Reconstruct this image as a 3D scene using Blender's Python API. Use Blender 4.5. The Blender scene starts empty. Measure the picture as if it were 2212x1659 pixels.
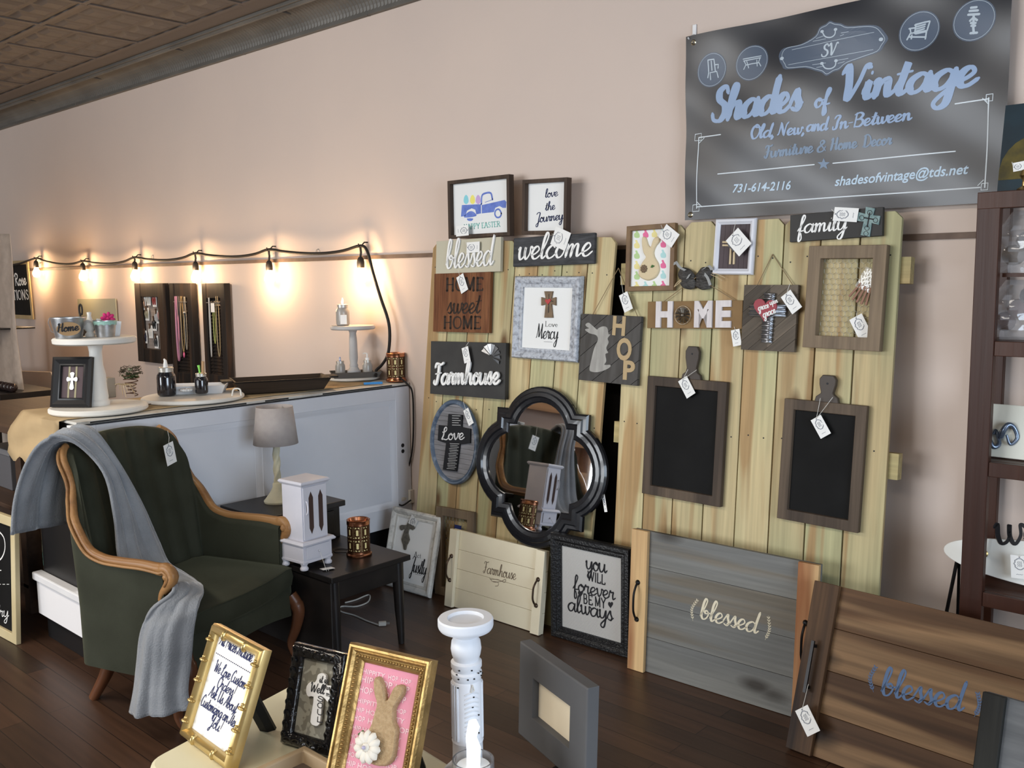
import bpy, bmesh, math, random
import numpy as np
from mathutils import Vector, Matrix
random.seed(7)
PI = math.pi
S = bpy.context.scene
C = S.collection

# ------------------------------------------------------------------ camera
YAW, PITCH, ROLL, FPX, HC = 0.736798, 0.114433, -0.011806, 1998.0, 1.57
def cam_axes():
    cy, sy = math.cos(YAW), math.sin(YAW)
    f = Vector((-sy*math.cos(PITCH), cy*math.cos(PITCH), -math.sin(PITCH)))
    r = Vector((cy, sy, 0)); u = r.cross(f)
    return (math.cos(ROLL)*r + math.sin(ROLL)*u, -math.sin(ROLL)*r + math.cos(ROLL)*u, f)
CR, CU, CF = cam_axes()
cam_d = bpy.data.cameras.new('camera'); cam = bpy.data.objects.new('camera', cam_d); C.objects.link(cam)
cam_d.sensor_width = 36; cam_d.lens = FPX/2212*36; cam_d.clip_start = .05
cam.matrix_world = Matrix(((CR.x, CU.x, -CF.x, 0), (CR.y, CU.y, -CF.y, 0), (CR.z, CU.z, -CF.z, HC), (0, 0, 0, 1)))
S.camera = cam
# ------------------------------------------------------------------ light
S.view_settings.view_transform = 'Standard'; S.view_settings.look = 'None'
S.view_settings.exposure = 0.0; S.view_settings.gamma = 1; S.view_settings.use_curve_mapping = False
w = bpy.data.worlds.new('world'); S.world = w; w.use_nodes = True
w.node_tree.nodes['Background'].inputs[0].default_value = (.75, .85, 1, 1)
w.node_tree.nodes['Background'].inputs[1].default_value = 1.0
def area(name, loc, target, sx, sy, power, col):
    d = bpy.data.lights.new(name, 'AREA'); d.shape = 'RECTANGLE'; d.size = sx; d.size_y = sy; d.energy = power; d.color = col
    o = bpy.data.objects.new(name, d); C.objects.link(o); o.location = loc
    o.rotation_euler = (Vector(target)-Vector(loc)).to_track_quat('-Z', 'Y').to_euler(); return o
# daylight through the storefront windows behind the camera, and through the side window to the right
area('storefront_daylight', (-5.3, -6.22, 1.75), (-5.0, 3, 1.3), 5.7, 2.4, 560, (.92, .96, 1))
area('side_window_daylight', (3.36, .3, 1.6), (-4, .5, 1.3), 2.7, 2.05, 190, (.72, .85, 1))
area('ceiling_tube_light', (-4.6, -.3, 2.93), (-4.6, .4, 0), 3.2, .5, 75, (1, .90, .78))
area('ceiling_tube_light', (-.9, -.6, 2.93), (-.9, .2, 0), 2.6, .5, 40, (1, .90, .78))

# ------------------------------------------------------------------ pixel <-> place
WALL = 3.33
def ray(x, y): return CR*((x-1106)/FPX) - CU*((y-829.5)/FPX) + CF
def at_plane(x, y, p0, n):
    d = ray(x, y); o = Vector((0, 0, HC)); return o + d*((Vector(p0)-o).dot(n)/d.dot(n))
def at_y(x, y, Y): return at_plane(x, y, (0, Y, 0), Vector((0, 1, 0)))
def at_x(x, y, X): return at_plane(x, y, (X, 0, 0), Vector((1, 0, 0)))
def at_z(x, y, Z): return at_plane(x, y, (0, 0, Z), Vector((0, 0, 1)))
FK = .072; FY = 3.10
FN = Vector((0, 1, -FK)).normalized()
def at_f(x, y, off=0): return at_plane(x, y, (0, FY-off, 0), FN)      # the leaning fence's front face
def proj(P):
    d = Vector(P)-Vector((0, 0, HC)); z = d.dot(CF); return (1106+FPX*d.dot(CR)/z, 829.5-FPX*d.dot(CU)/z)
def zat(P, py):                                                        # height over point P seen at row py
    a, b = 0., 3.
    for i in range(40):
        m = (a+b)/2
        if proj((P[0], P[1], m))[1] > py: a = m
        else: b = m
    return m

# ------------------------------------------------------------------ materials
_M = {}
def mat(name, col, rough=.6, metal=0, col2=None, scale=20, stretch=(1, 1, 1), bump=0, bscale=None, coat=0, emis=None, trans=0, alpha=1, thr=(.35, .65), detail=4, rnd=0, spec=.3):
    if name in _M: return _M[name]
    m = bpy.data.materials.new(name); m.use_nodes = True; _M[name] = m
    nt = m.node_tree; N = nt.nodes; Lk = nt.links; b = N['Principled BSDF']
    b.inputs['Base Color'].default_value = (*col, 1); b.inputs['Roughness'].default_value = rough; b.inputs['Metallic'].default_value = metal
    b.inputs['Coat Weight'].default_value = coat; b.inputs['Transmission Weight'].default_value = trans; b.inputs['Alpha'].default_value = alpha
    b.inputs['Specular IOR Level'].default_value = spec
    if emis: b.inputs['Emission Color'].default_value = (*emis[0], 1); b.inputs['Emission Strength'].default_value = emis[1]
    if col2 or bump:
        tc = N.new('ShaderNodeTexCoord'); mp = N.new('ShaderNodeMapping'); mp.inputs['Scale'].default_value = stretch
        oi = N.new('ShaderNodeObjectInfo'); vm = N.new('ShaderNodeVectorMath'); vm.operation = 'SCALE'; vm.inputs[0].default_value = (7, 13, 5)
        Lk.new(oi.outputs['Random'], vm.inputs['Scale']); ad = N.new('ShaderNodeVectorMath'); ad.operation = 'ADD'
        Lk.new(tc.outputs['Object'], ad.inputs[0]); Lk.new(vm.outputs[0], ad.inputs[1]); Lk.new(ad.outputs[0], mp.inputs[0])
    if col2:
        n = N.new('ShaderNodeTexNoise'); n.inputs['Scale'].default_value = scale; n.inputs['Detail'].default_value = detail
        Lk.new(mp.outputs[0], n.inputs[0]); r = N.new('ShaderNodeValToRGB')
        r.color_ramp.elements[0].position = thr[0]; r.color_ramp.elements[0].color = (*col, 1)
        r.color_ramp.elements[1].position = thr[1]; r.color_ramp.elements[1].color = (*col2, 1)
        Lk.new(n.outputs[0], r.inputs[0]); out = r.outputs[0]
        if rnd:
            h = N.new('ShaderNodeHueSaturation'); mr = N.new('ShaderNodeMapRange'); mr.inputs[3].default_value = 1-rnd; mr.inputs[4].default_value = 1+rnd
            Lk.new(oi.outputs['Random'], mr.inputs[0]); Lk.new(mr.outputs[0], h.inputs['Value']); Lk.new(out, h.inputs['Color']); out = h.outputs[0]
        Lk.new(out, b.inputs['Base Color'])
    if bump:
        n2 = N.new('ShaderNodeTexNoise'); n2.inputs['Scale'].default_value = bscale or scale; n2.inputs['Detail'].default_value = 3
        Lk.new(mp.outputs[0], n2.inputs[0]); bp = N.new('ShaderNodeBump'); bp.inputs['Strength'].default_value = bump; bp.inputs['Distance'].default_value = .01
        Lk.new(n2.outputs[0], bp.inputs['Height']); Lk.new(bp.outputs[0], b.inputs['Normal'])
    return m
def wood(name, light, dark, knot=None, axis='Y', scale=9, rough=.6, rnd=.12, tint=None, streak=None, grain=.5):
    """boards: long grain lines along axis, broad streaks, knots, per-board tone"""
    if name in _M: return _M[name]
    m = bpy.data.materials.new(name); m.use_nodes = True; _M[name] = m
    nt = m.node_tree; N = nt.nodes; Lk = nt.links; b = N['Principled BSDF']; b.inputs['Roughness'].default_value = rough; b.inputs['Specular IOR Level'].default_value = .22
    tc = N.new('ShaderNodeTexCoord'); oi = N.new('ShaderNodeObjectInfo')
    vm = N.new('ShaderNodeVectorMath'); vm.operation = 'SCALE'; vm.inputs[0].default_value = (17, 23, 11); Lk.new(oi.outputs['Random'], vm.inputs['Scale'])
    ad = N.new('ShaderNodeVectorMath'); Lk.new(tc.outputs['Object'], ad.inputs[0]); Lk.new(vm.outputs[0], ad.inputs[1])
    def mapn(s):
        mp = N.new('ShaderNodeMapping'); k = {'X': 0, 'Y': 1, 'Z': 2}[axis]; v = [1, 1, 1]; v[k] = s; mp.inputs['Scale'].default_value = v
        Lk.new(ad.outputs[0], mp.inputs[0]); return mp
    def noise(mp, s, d=3, dist=0):
        n = N.new('ShaderNodeTexNoise'); n.inputs['Scale'].default_value = s; n.inputs['Detail'].default_value = d; n.inputs['Distortion'].default_value = dist
        Lk.new(mp.outputs[0], n.inputs[0]); return n.outputs[0]
    def ramp(src, p0, p1, c0=(0, 0, 0), c1=(1, 1, 1)):
        r = N.new('ShaderNodeValToRGB'); r.color_ramp.elements[0].position = p0; r.color_ramp.elements[1].position = p1
        r.color_ramp.elements[0].color = (*c0, 1); r.color_ramp.elements[1].color = (*c1, 1); Lk.new(src, r.inputs[0]); return r.outputs[0]
    def mix(f, a, c, t='MIX'):
        x = N.new('ShaderNodeMixRGB'); x.blend_type = t
        if hasattr(f, 'links'): Lk.new(f, x.inputs[0])
        else: x.inputs[0].default_value = f
        for i, v in ((1, a), (2, c)):
            if hasattr(v, 'links'): Lk.new(v, x.inputs[i])
            else: x.inputs[i].default_value = (*v, 1)
        return x.outputs[0]
    broad = noise(mapn(.10), scale, 2, .3); fine = noise(mapn(.035), scale*9, 4)
    col = ramp(broad, .38, .66, light, dark)
    if tint: col = mix(ramp(noise(mapn(.3), scale*.45, 1), .45, .62), col, tint)
    if streak: col = mix(ramp(noise(mapn(.06), scale*1.6, 2, .5), .53, .61), col, streak)
    g = ramp(fine, .3, .72, (1-grain*.55,)*3, (1, 1, 1)); col = mix(1, col, g, 'MULTIPLY')
    if knot:
        v = N.new('ShaderNodeTexVoronoi'); v.inputs['Scale'].default_value = scale*.75; v.inputs['Randomness'].default_value = 1
        Lk.new(mapn(.42).outputs[0], v.inputs[0]); col = mix(ramp(v.outputs['Distance'], .06, .17, (1, 1, 1), (0, 0, 0)), col, knot)
    h = N.new('ShaderNodeHueSaturation'); mr = N.new('ShaderNodeMapRange'); mr.inputs[3].default_value = 1-rnd; mr.inputs[4].default_value = 1+rnd
    Lk.new(oi.outputs['Random'], mr.inputs[0]); Lk.new(mr.outputs[0], h.inputs['Value']); Lk.new(col, h.inputs['Color']); Lk.new(h.outputs[0], b.inputs['Base Color'])
    bp = N.new('ShaderNodeBump'); bp.inputs['Strength'].default_value = .25; bp.inputs['Distance'].default_value = .004; Lk.new(fine, bp.inputs['Height']); Lk.new(bp.outputs[0], b.inputs['Normal'])
    return m

# ------------------------------------------------------------------ mesh builder
class MB:
    def __init__(s): s.v = []; s.f = []; s.m = []; s.mi = 0
    def add(s, vs, fs):
        n = len(s.v); s.v += [tuple(v) for v in vs]; s.f += [tuple(n+i for i in f) for f in fs]; s.m += [s.mi]*len(fs); return s
    def box(s, x0, x1, y0, y1, z0, z1, M=None):
        vs = [(x, y, z) for z in (z0, z1) for y in (y0, y1) for x in (x0, x1)]
        if M is not None: vs = [M @ Vector(v) for v in vs]
        return s.add(vs, [(0, 2, 3, 1), (4, 5, 7, 6), (0, 1, 5, 4), (2, 6, 7, 3), (0, 4, 6, 2), (1, 3, 7, 5)])
    def cbox(s, x0, x1, y0, y1, z0, z1, c=.003):
        """box whose +z rim is chamfered"""
        vs = [(x0, y0, z0), (x1, y0, z0), (x1, y1, z0), (x0, y1, z0), (x0, y0, z1-c), (x1, y0, z1-c), (x1, y1, z1-c), (x0, y1, z1-c), (x0+c, y0+c, z1), (x1-c, y0+c, z1), (x1-c, y1-c, z1), (x0+c, y1-c, z1)]
        fs = [(3, 2, 1, 0), (8, 9, 10, 11)]
        for k in (0, 4): fs += [(k+i, k+(i+1) % 4, k+4+(i+1) % 4, k+4+i) for i in range(4)]
        return s.add(vs, fs)
    def prism(s, pts, z0, z1, M=None):
        n = len(pts); vs = [(p[0], p[1], z0) for p in pts]+[(p[0], p[1], z1) for p in pts]
        if M is not None: vs = [M @ Vector(v) for v in vs]
        return s.add(vs, [tuple(range(n))[::-1], tuple(range(n, 2*n))]+[(i, (i+1) % n, n+(i+1) % n, n+i) for i in range(n)])
    def lathe(s, prof, n=28, c=(0, 0, 0), M=None, cap=True, sx=1, sy=1):
        vs = []; k = len(prof)
        for r, z in prof:
            for i in range(n): a = 2*PI*i/n; vs.append(Vector((c[0]+r*sx*math.cos(a), c[1]+r*sy*math.sin(a), c[2]+z)))
        if M is not None: vs = [M @ v for v in vs]
        fs = [(j*n+i, j*n+(i+1) % n, (j+1)*n+(i+1) % n, (j+1)*n+i) for j in range(k-1) for i in range(n)]
        if cap: fs += [tuple(range(n))[::-1], tuple(range((k-1)*n, k*n))]
        return s.add(vs, fs)
    def tube(s, pts, r, n=8, flat=1):
        pts = [Vector(p) for p in pts]; vs = []; k = len(pts)
        rr = r if hasattr(r, '__len__') else [r]*k
        t0 = (pts[1]-pts[0]).normalized(); u = t0.orthogonal().normalized()
        for j, p in enumerate(pts):
            t = (pts[min(j+1, k-1)]-pts[max(j-1, 0)]).normalized()
            u = (u-t*u.dot(t)); u = u.normalized() if u.length > 1e-6 else t.orthogonal().normalized(); w_ = t.cross(u)
            for i in range(n): a = 2*PI*i/n; vs.append(p+(u*math.cos(a)+w_*math.sin(a)*flat)*rr[j])
        fs = [(j*n+i, j*n+(i+1) % n, (j+1)*n+(i+1) % n, (j+1)*n+i) for j in range(k-1) for i in range(n)]
        return s.add(vs, fs+[tuple(range(n))[::-1], tuple(range((k-1)*n, k*n))])
    def ball(s, c, r, n=12, M=None):
        r = r if hasattr(r, '__len__') else (r, r, r); k = n//2
        vs = []; fs = []
        for j in range(1, k):
            for i in range(n):
                a = 2*PI*i/n; b = PI*j/k; vs.append(Vector((c[0]+r[0]*math.cos(a)*math.sin(b), c[1]+r[1]*math.sin(a)*math.sin(b), c[2]+r[2]*math.cos(b))))
        top = len(vs); vs += [Vector((c[0], c[1], c[2]+r[2])), Vector((c[0], c[1], c[2]-r[2]))]
        for j in range(k-2):
            for i in range(n): fs.append((j*n+i, (j+1)*n+i, (j+1)*n+(i+1) % n, j*n+(i+1) % n))
        for i in range(n): fs += [(top, i, (i+1) % n), (top+1, (k-2)*n+(i+1) % n, (k-2)*n+i)]
        if M is not None: vs = [M @ v for v in vs]
        return s.add(vs, fs)
    def grid(s, P, closed=False):
        """P[j][i] points"""
        h = len(P); w_ = len(P[0]); vs = [p for row in P for p in row]
        return s.add(vs, [(j*w_+i, j*w_+i+1, (j+1)*w_+i+1, (j+1)*w_+i) for j in range(h-1) for i in range(w_-1)])
    def mould(s, path, prof):
        """path(d) -> closed outline inset by d; prof = [(d, z)...]"""
        rings = [path(d) for d, z in prof]; n = len(rings[0]); vs = [(p[0], p[1], prof[k][1]) for k, r in enumerate(rings) for p in r]
        k = len(prof)
        return s.add(vs, [(((j+1) % k)*n+i, ((j+1) % k)*n+(i+1) % n, j*n+(i+1) % n, j*n+i) for j in range(k) for i in range(n)])
    def build(s, name, m, parent=None, smooth=False, bevel=0, M=None, solid=0, sub=0, recalc=True):
        me = bpy.data.meshes.new(name); me.from_pydata(s.v, [], s.f)
        ms = m if isinstance(m, (list, tuple)) else [m]
        for x in ms: me.materials.append(x)
        if len(ms) > 1: me.polygons.foreach_set('material_index', s.m)
        if recalc:
            b = bmesh.new(); b.from_mesh(me); bmesh.ops.recalc_face_normals(b, faces=b.faces); b.to_mesh(me); b.free()
        if smooth:
            me.polygons.foreach_set('use_smooth', [True]*len(me.polygons)); me.set_sharp_from_angle(angle=math.radians(40 if smooth is True else smooth))
        o = bpy.data.objects.new(name, me); C.objects.link(o)
        if parent: o.parent = parent
        if M is not None: o.matrix_local = M
        if solid: q = o.modifiers.new('thickness', 'SOLIDIFY'); q.thickness = solid; q.offset = 0
        if bevel: q = o.modifiers.new('bevel', 'BEVEL'); q.width = bevel; q.segments = 2; q.limit_method = 'ANGLE'
        if sub: q = o.modifiers.new('sub', 'SUBSURF'); q.levels = sub; q.render_levels = sub
        return o
def thing(name, label, cat, M=None, group=None):
    o = bpy.data.objects.new(name, None); o.empty_display_size = .05; C.objects.link(o); o['label'] = label; o['category'] = cat
    if group: o['group'] = group
    if M is not None: o.matrix_world = M if isinstance(M, Matrix) else Matrix.Translation(M)
    return o
def tag(o, label, cat, group=None, kind=None):
    o['label'] = label; o['category'] = cat
    if group: o['group'] = group
    if kind: o['kind'] = kind
    return o
def struct(o): o['kind'] = 'structure'; return o
def catm(pts, n=8, closed=False):
    P = [Vector(p) for p in pts]; out = []; k = len(P)
    for i in range(k if closed else k-1):
        a = P[(i-1) % k] if closed or i > 0 else P[0]*2-P[1]; b = P[i]; c = P[(i+1) % k]; d = P[(i+2) % k] if closed or i+2 < k else P[-1]*2-P[-2]
        for j in range(n):
            t = j/n; out.append(.5*((2*b)+(c-a)*t+(2*a-5*b+4*c-d)*t*t+(3*b-a-3*c+d)*t**3))
    if not closed: out.append(P[-1])
    return out
def axes(o, x, y, z=None):
    x = x.normalized(); y = (y-x*y.dot(x)).normalized(); z = x.cross(y)
    return Matrix(((x.x, y.x, z.x, o.x), (x.y, y.y, z.y, o.y), (x.z, y.z, z.z, o.z), (0, 0, 0, 1)))
class Loc:
    """a flat thing's frame: M (centre, x right, y up, z out), w, h, and pixel -> local"""
    def __init__(s, TL, TR, BL, push=0):
        s.w = (TR-TL).length; s.h = (TL-BL).length; x = (TR-TL); y = (TL-BL)
        s.M = axes((TR+BL)/2, x, y); s.M = s.M @ Matrix.Translation((0, 0, push)); s.I = s.M.inverted()
        s.n = s.M.to_3x3() @ Vector((0, 0, 1)); s.o = s.M.translation
    def __call__(s, px, py): p = s.I @ at_plane(px, py, s.o, s.n); return Vector((p.x, p.y, 0))
def onF(tl, tr, bl, off): return Loc(at_f(*tl, off), at_f(*tr, off), at_f(*bl, off))
def onW(tl, tr, bl, Y): return Loc(at_y(*tl, Y), at_y(*tr, Y), at_y(*bl, Y))
def lean(tl, bl, br, Ytop, z0=0.0):
    BL = at_z(*bl, z0); BR = at_z(*br, z0); TL = at_y(*tl, Ytop); x = (BR-BL); y = TL-BL; y = y-x*(y.dot(x)/x.length_squared)
    return Loc(BL+y, BR+y, BL)
def rect(w, h): return lambda d: [(-w/2+d, -h/2+d), (w/2-d, -h/2+d), (w/2-d, h/2-d), (-w/2+d, h/2-d)]
def ell(a, b, n=56): return lambda d: [((a-d)*math.cos(2*PI*i/n), (b-d)*math.sin(2*PI*i/n)) for i in range(n)]

# ------------------------------------------------------------------ lettering
SC = {
'a': (1.15, [[(.9, .82), (.6, 1), (.2, .75), (.08, .35), (.3, 0), (.65, .15), (.92, .75)], [(.97, 1), (.9, .35), (1.02, .02), (1.3, .3)]]),
'b': (1.0, [[(0, .25), (.35, 1.1), (.52, 1.85), (.36, 2.05), (.2, 1.6), (.12, .5), (.3, .02), (.62, .1), (.82, .55), (.65, .9), (.42, .75), (.6, .6), (1.05, .75)]]),
'c': (.85, [[(.78, .8), (.52, 1), (.2, .75), (.08, .35), (.3, 0), (.6, .05), (.95, .35)]]),
'd': (1.15, [[(.9, .8), (.6, 1), (.2, .75), (.08, .35), (.3, 0), (.65, .15), (.92, .7)], [(1.15, 2.05), (1.0, 1.2), (.9, .35), (1.02, .02), (1.3, .3)]]),
'e': (.85, [[(.02, .3), (.4, .42), (.7, .72), (.55, 1), (.28, .88), (.1, .48), (.25, .06), (.55, .02), (.95, .35)]]),
'f': (.7, [[(0, .25), (.4, 1.0), (.68, 1.8), (.55, 2.1), (.38, 1.75), (.3, .8), (.2, -.6), (.3, -1.0), (.5, -.7), (.4, -.1), (.25, .15), (.8, .3)]]),
'g': (1.1, [[(.9, .82), (.6, 1), (.2, .75), (.08, .35), (.3, 0), (.65, .15), (.92, .7)], [(.97, 1), (.9, .1), (.78, -.8), (.42, -1.05), (.22, -.75), (.6, -.25), (1.25, .3)]]),
'h': (1.1, [[(0, .25), (.4, 1.2), (.56, 1.9), (.4, 2.05), (.24, 1.5), (.13, 0)], [(.17, .3), (.45, .9), (.72, .95), (.78, .6), (.76, .15), (.92, 0), (1.2, .3)]]),
'i': (.5, [[(0, .3), (.22, 1), (.18, .35), (.3, 0), (.6, .3)], [(.3, 1.42), (.31, 1.5)]]),
'j': (.5, [[(0, .3), (.28, 1), (.26, 0), (.1, -.9), (-.2, -1), (-.3, -.7), (.1, -.2), (.6, .3)], [(.36, 1.42), (.37, 1.5)]]),
'k': (.98, [[(0, .25), (.4, 1.2), (.55, 1.9), (.38, 2.05), (.24, 1.5), (.13, 0)], [(.2, .4), (.6, 1), (.72, .8), (.3, .5)], [(.33, .5), (.6, .1), (.8, 0), (1.08, .3)]]),
'l': (.52, [[(0, .25), (.4, 1.2), (.54, 1.85), (.38, 2.05), (.2, 1.5), (.15, .4), (.28, 0), (.6, .3)]]),
'm': (1.45, [[(0, .8), (.15, 1), (.2, .7), (.13, 0)], [(.17, .4), (.45, .95), (.62, .9), (.62, .5), (.56, 0)], [(.6, .4), (.88, .95), (1.08, .9), (1.08, .4), (1.15, .02), (1.5, .3)]]),
'n': (1.05, [[(0, .8), (.15, 1), (.2, .7), (.13, 0)], [(.17, .4), (.48, .95), (.68, .9), (.7, .4), (.8, .02), (1.12, .3)]]),
'o': (.85, [[(.5, 1), (.2, .8), (.08, .4), (.3, 0), (.62, .12), (.78, .55), (.58, .95), (.42, .98), (.55, .75), (.95, .8)]]),
'p': (.95, [[(0, .5), (.2, 1), (.2, .5), (.1, -1)], [(.17, .5), (.48, .97), (.78, .8), (.75, .3), (.45, 0), (.2, .15)]]),
'r': (.8, [[(0, .3), (.2, 1.08), (.32, .85), (.6, .95), (.52, .5), (.58, .03), (.9, .3)]]),
's': (.72, [[(0, .3), (.38, 1.08), (.46, .7), (.6, .3), (.42, 0), (.12, .12)], [(.42, .02), (.82, .35)]]),
't': (.65, [[(0, .25), (.4, 1.2), (.48, 1.75), (.34, .9), (.24, .3), (.38, 0), (.72, .3)], [(.05, 1.15), (.75, 1.22)]]),
'u': (1.1, [[(0, .8), (.13, 1), (.1, .4), (.28, 0), (.6, .18), (.8, .7), (.85, 1), (.8, .35), (.92, 0), (1.2, .3)]]),
'v': (.85, [[(0, .8), (.15, 1), (.2, .5), (.38, 0), (.7, .5), (.75, 1), (1.0, .85)]]),
'w': (1.25, [[(0, .8), (.15, 1), (.15, .4), (.3, 0), (.6, .25), (.68, 1), (.66, .4), (.85, 0), (1.13, .45), (1.15, 1), (1.4, .85)]]),
'y': (1.0, [[(0, .8), (.13, 1), (.1, .4), (.28, .05), (.6, .25), (.85, 1), (.8, 0), (.6, -.9), (.3, -1), (.2, -.7), (.6, -.2), (1.1, .3)]]),
'z': (.8, [[(0, .8), (.2, .95), (.7, .9), (.2, .1), (.5, .1), (.6, -.3), (.4, -.9), (.15, -.7), (.5, -.2), (.9, .3)]]),
'A': (1.25, [[(0, 0), (.4, .7), (.9, 2), (.95, 1), (1.05, 0)], [(.3, .7), (1.1, .78)]]),
'B': (1.3, [[(.35, 2), (.2, 0)], [(.1, 1.8), (.7, 2.05), (1.1, 1.7), (.8, 1.15), (.4, 1.05), (1.0, 1.0), (1.2, .5), (.8, 0), (.2, .05)]]),
'C': (1.1, [[(1.1, 1.6), (.85, 2.05), (.35, 1.6), (.1, .8), (.35, .05), (.8, .05), (1.15, .4)]]),
'D': (1.4, [[(.35, 1.9), (.25, .1), (0, .12), (.6, -.05), (1.2, .5), (1.2, 1.4), (.7, 2), (.1, 1.8)]]),
'F': (1.05, [[(.1, 1.6), (.3, 2.02), (.9, 1.9), (1.3, 2.1)], [(.65, 1.9), (.55, .8), (.3, .03), (0, .12), (.08, .4)], [(.2, 1.0), (.95, 1.1)]]),
'H': (1.35, [[(.1, 1.7), (.35, 2), (.3, 1), (.15, 0)], [(1.1, 2.05), (1.0, 1), (1.0, .1), (1.35, .3)], [(.1, 1.0), (1.2, 1.15)]]),
'I': (.85, [[(.1, 1.6), (.4, 2.05), (.8, 1.9), (.55, 1.2), (.4, .2), (.0, .05), (.0, .5)]]),
'J': (.95, [[(.1, 1.7), (.4, 2.05), (.95, 1.95), (.7, .8), (.45, -.7), (.1, -.9), (.05, -.5), (.5, -.1), (1.0, .3)]]),
'L': (1.1, [[(.15, 1.3), (.4, 1.2), (.8, 1.6), (.75, 2.05), (.45, 1.8), (.35, .8), (.1, .12), (.4, .12), (.8, 0), (1.2, .3)]]),
'M': (1.6, [[(0, .1), (.2, .4), (.4, 2)], [(.4, 2), (.6, .9), (.7, .2), (1.1, 1.3), (1.25, 2)], [(1.25, 2), (1.25, .8), (1.35, .02), (1.6, .3)]]),
'N': (1.35, [[(0, .1), (.2, .4), (.35, 2)], [(.35, 2), (.7, .8), (.95, 0)], [(.95, 0), (1.1, 1.5), (1.4, 2.05)]]),
'O': (1.3, [[(.7, 2.05), (.25, 1.6), (.1, .8), (.4, 0), (.9, .1), (1.2, .9), (1.05, 1.75), (.7, 2.05), (.65, 1.7), (1.3, 1.6)]]),
'P': (1.0, [[(.35, 1.9), (.2, 0)], [(0, 1.6), (.5, 2.05), (1.1, 1.8), (1.0, 1.2), (.4, .95)]]),
'R': (1.3, [[(.35, 1.9), (.2, 0)], [(0, 1.6), (.5, 2.05), (1.05, 1.75), (.9, 1.25), (.45, 1.0), (.85, .3), (1.1, 0), (1.35, .3)]]),
'S': (1.05, [[(.95, 1.6), (.75, 2.05), (.35, 1.8), (.4, 1.3), (.82, .9), (.9, .4), (.6, 0), (.15, .08), (0, .5)]]),
'T': (1.1, [[(.0, 1.7), (.3, 2.0), (1.3, 2.0)], [(.7, 2), (.6, 1), (.45, .1), (.2, .1)]]),
'U': (1.4, [[(.1, 1.6), (.3, 2), (.2, .8), (.4, .05), (.8, .2), (1.1, 1), (1.15, 2), (1.1, .6), (1.22, .02), (1.45, .3)]]),
'V': (1.2, [[(.0, 1.6), (.25, 2.05), (.42, 1), (.5, 0), (.9, 1), (1.15, 1.9), (1.4, 1.8)]]),
'W': (1.65, [[(0, 1.7), (.2, 2.05), (.3, .8), (.45, 0), (.85, 1.5), (.95, .8), (1.1, 0), (1.5, 1.2), (1.65, 2)]]),
'Y': (1.1, [[(0, 1.6), (.2, 2), (.3, 1.2), (.6, 1.0), (.95, 1.8), (1.0, 2), (.8, .6), (.5, -.7), (.2, -.8), (.3, -.4), (1.1, .3)]]),
'&': (1.25, [[(1.15, .1), (.4, 1.5), (.6, 2), (.85, 1.6), (.2, .7), (.3, .05), (.8, .1), (1.1, .9)]]),
'!': (.5, [[(.35, 2), (.25, .6)], [(.2, .05), (.21, .12)]]), ',': (.4, [[(.2, .1), (.2, -.1), (.05, -.35)]]), '-': (.6, [[(.05, .7), (.55, .75)]]), ' ': (.55, []),
}
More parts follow.
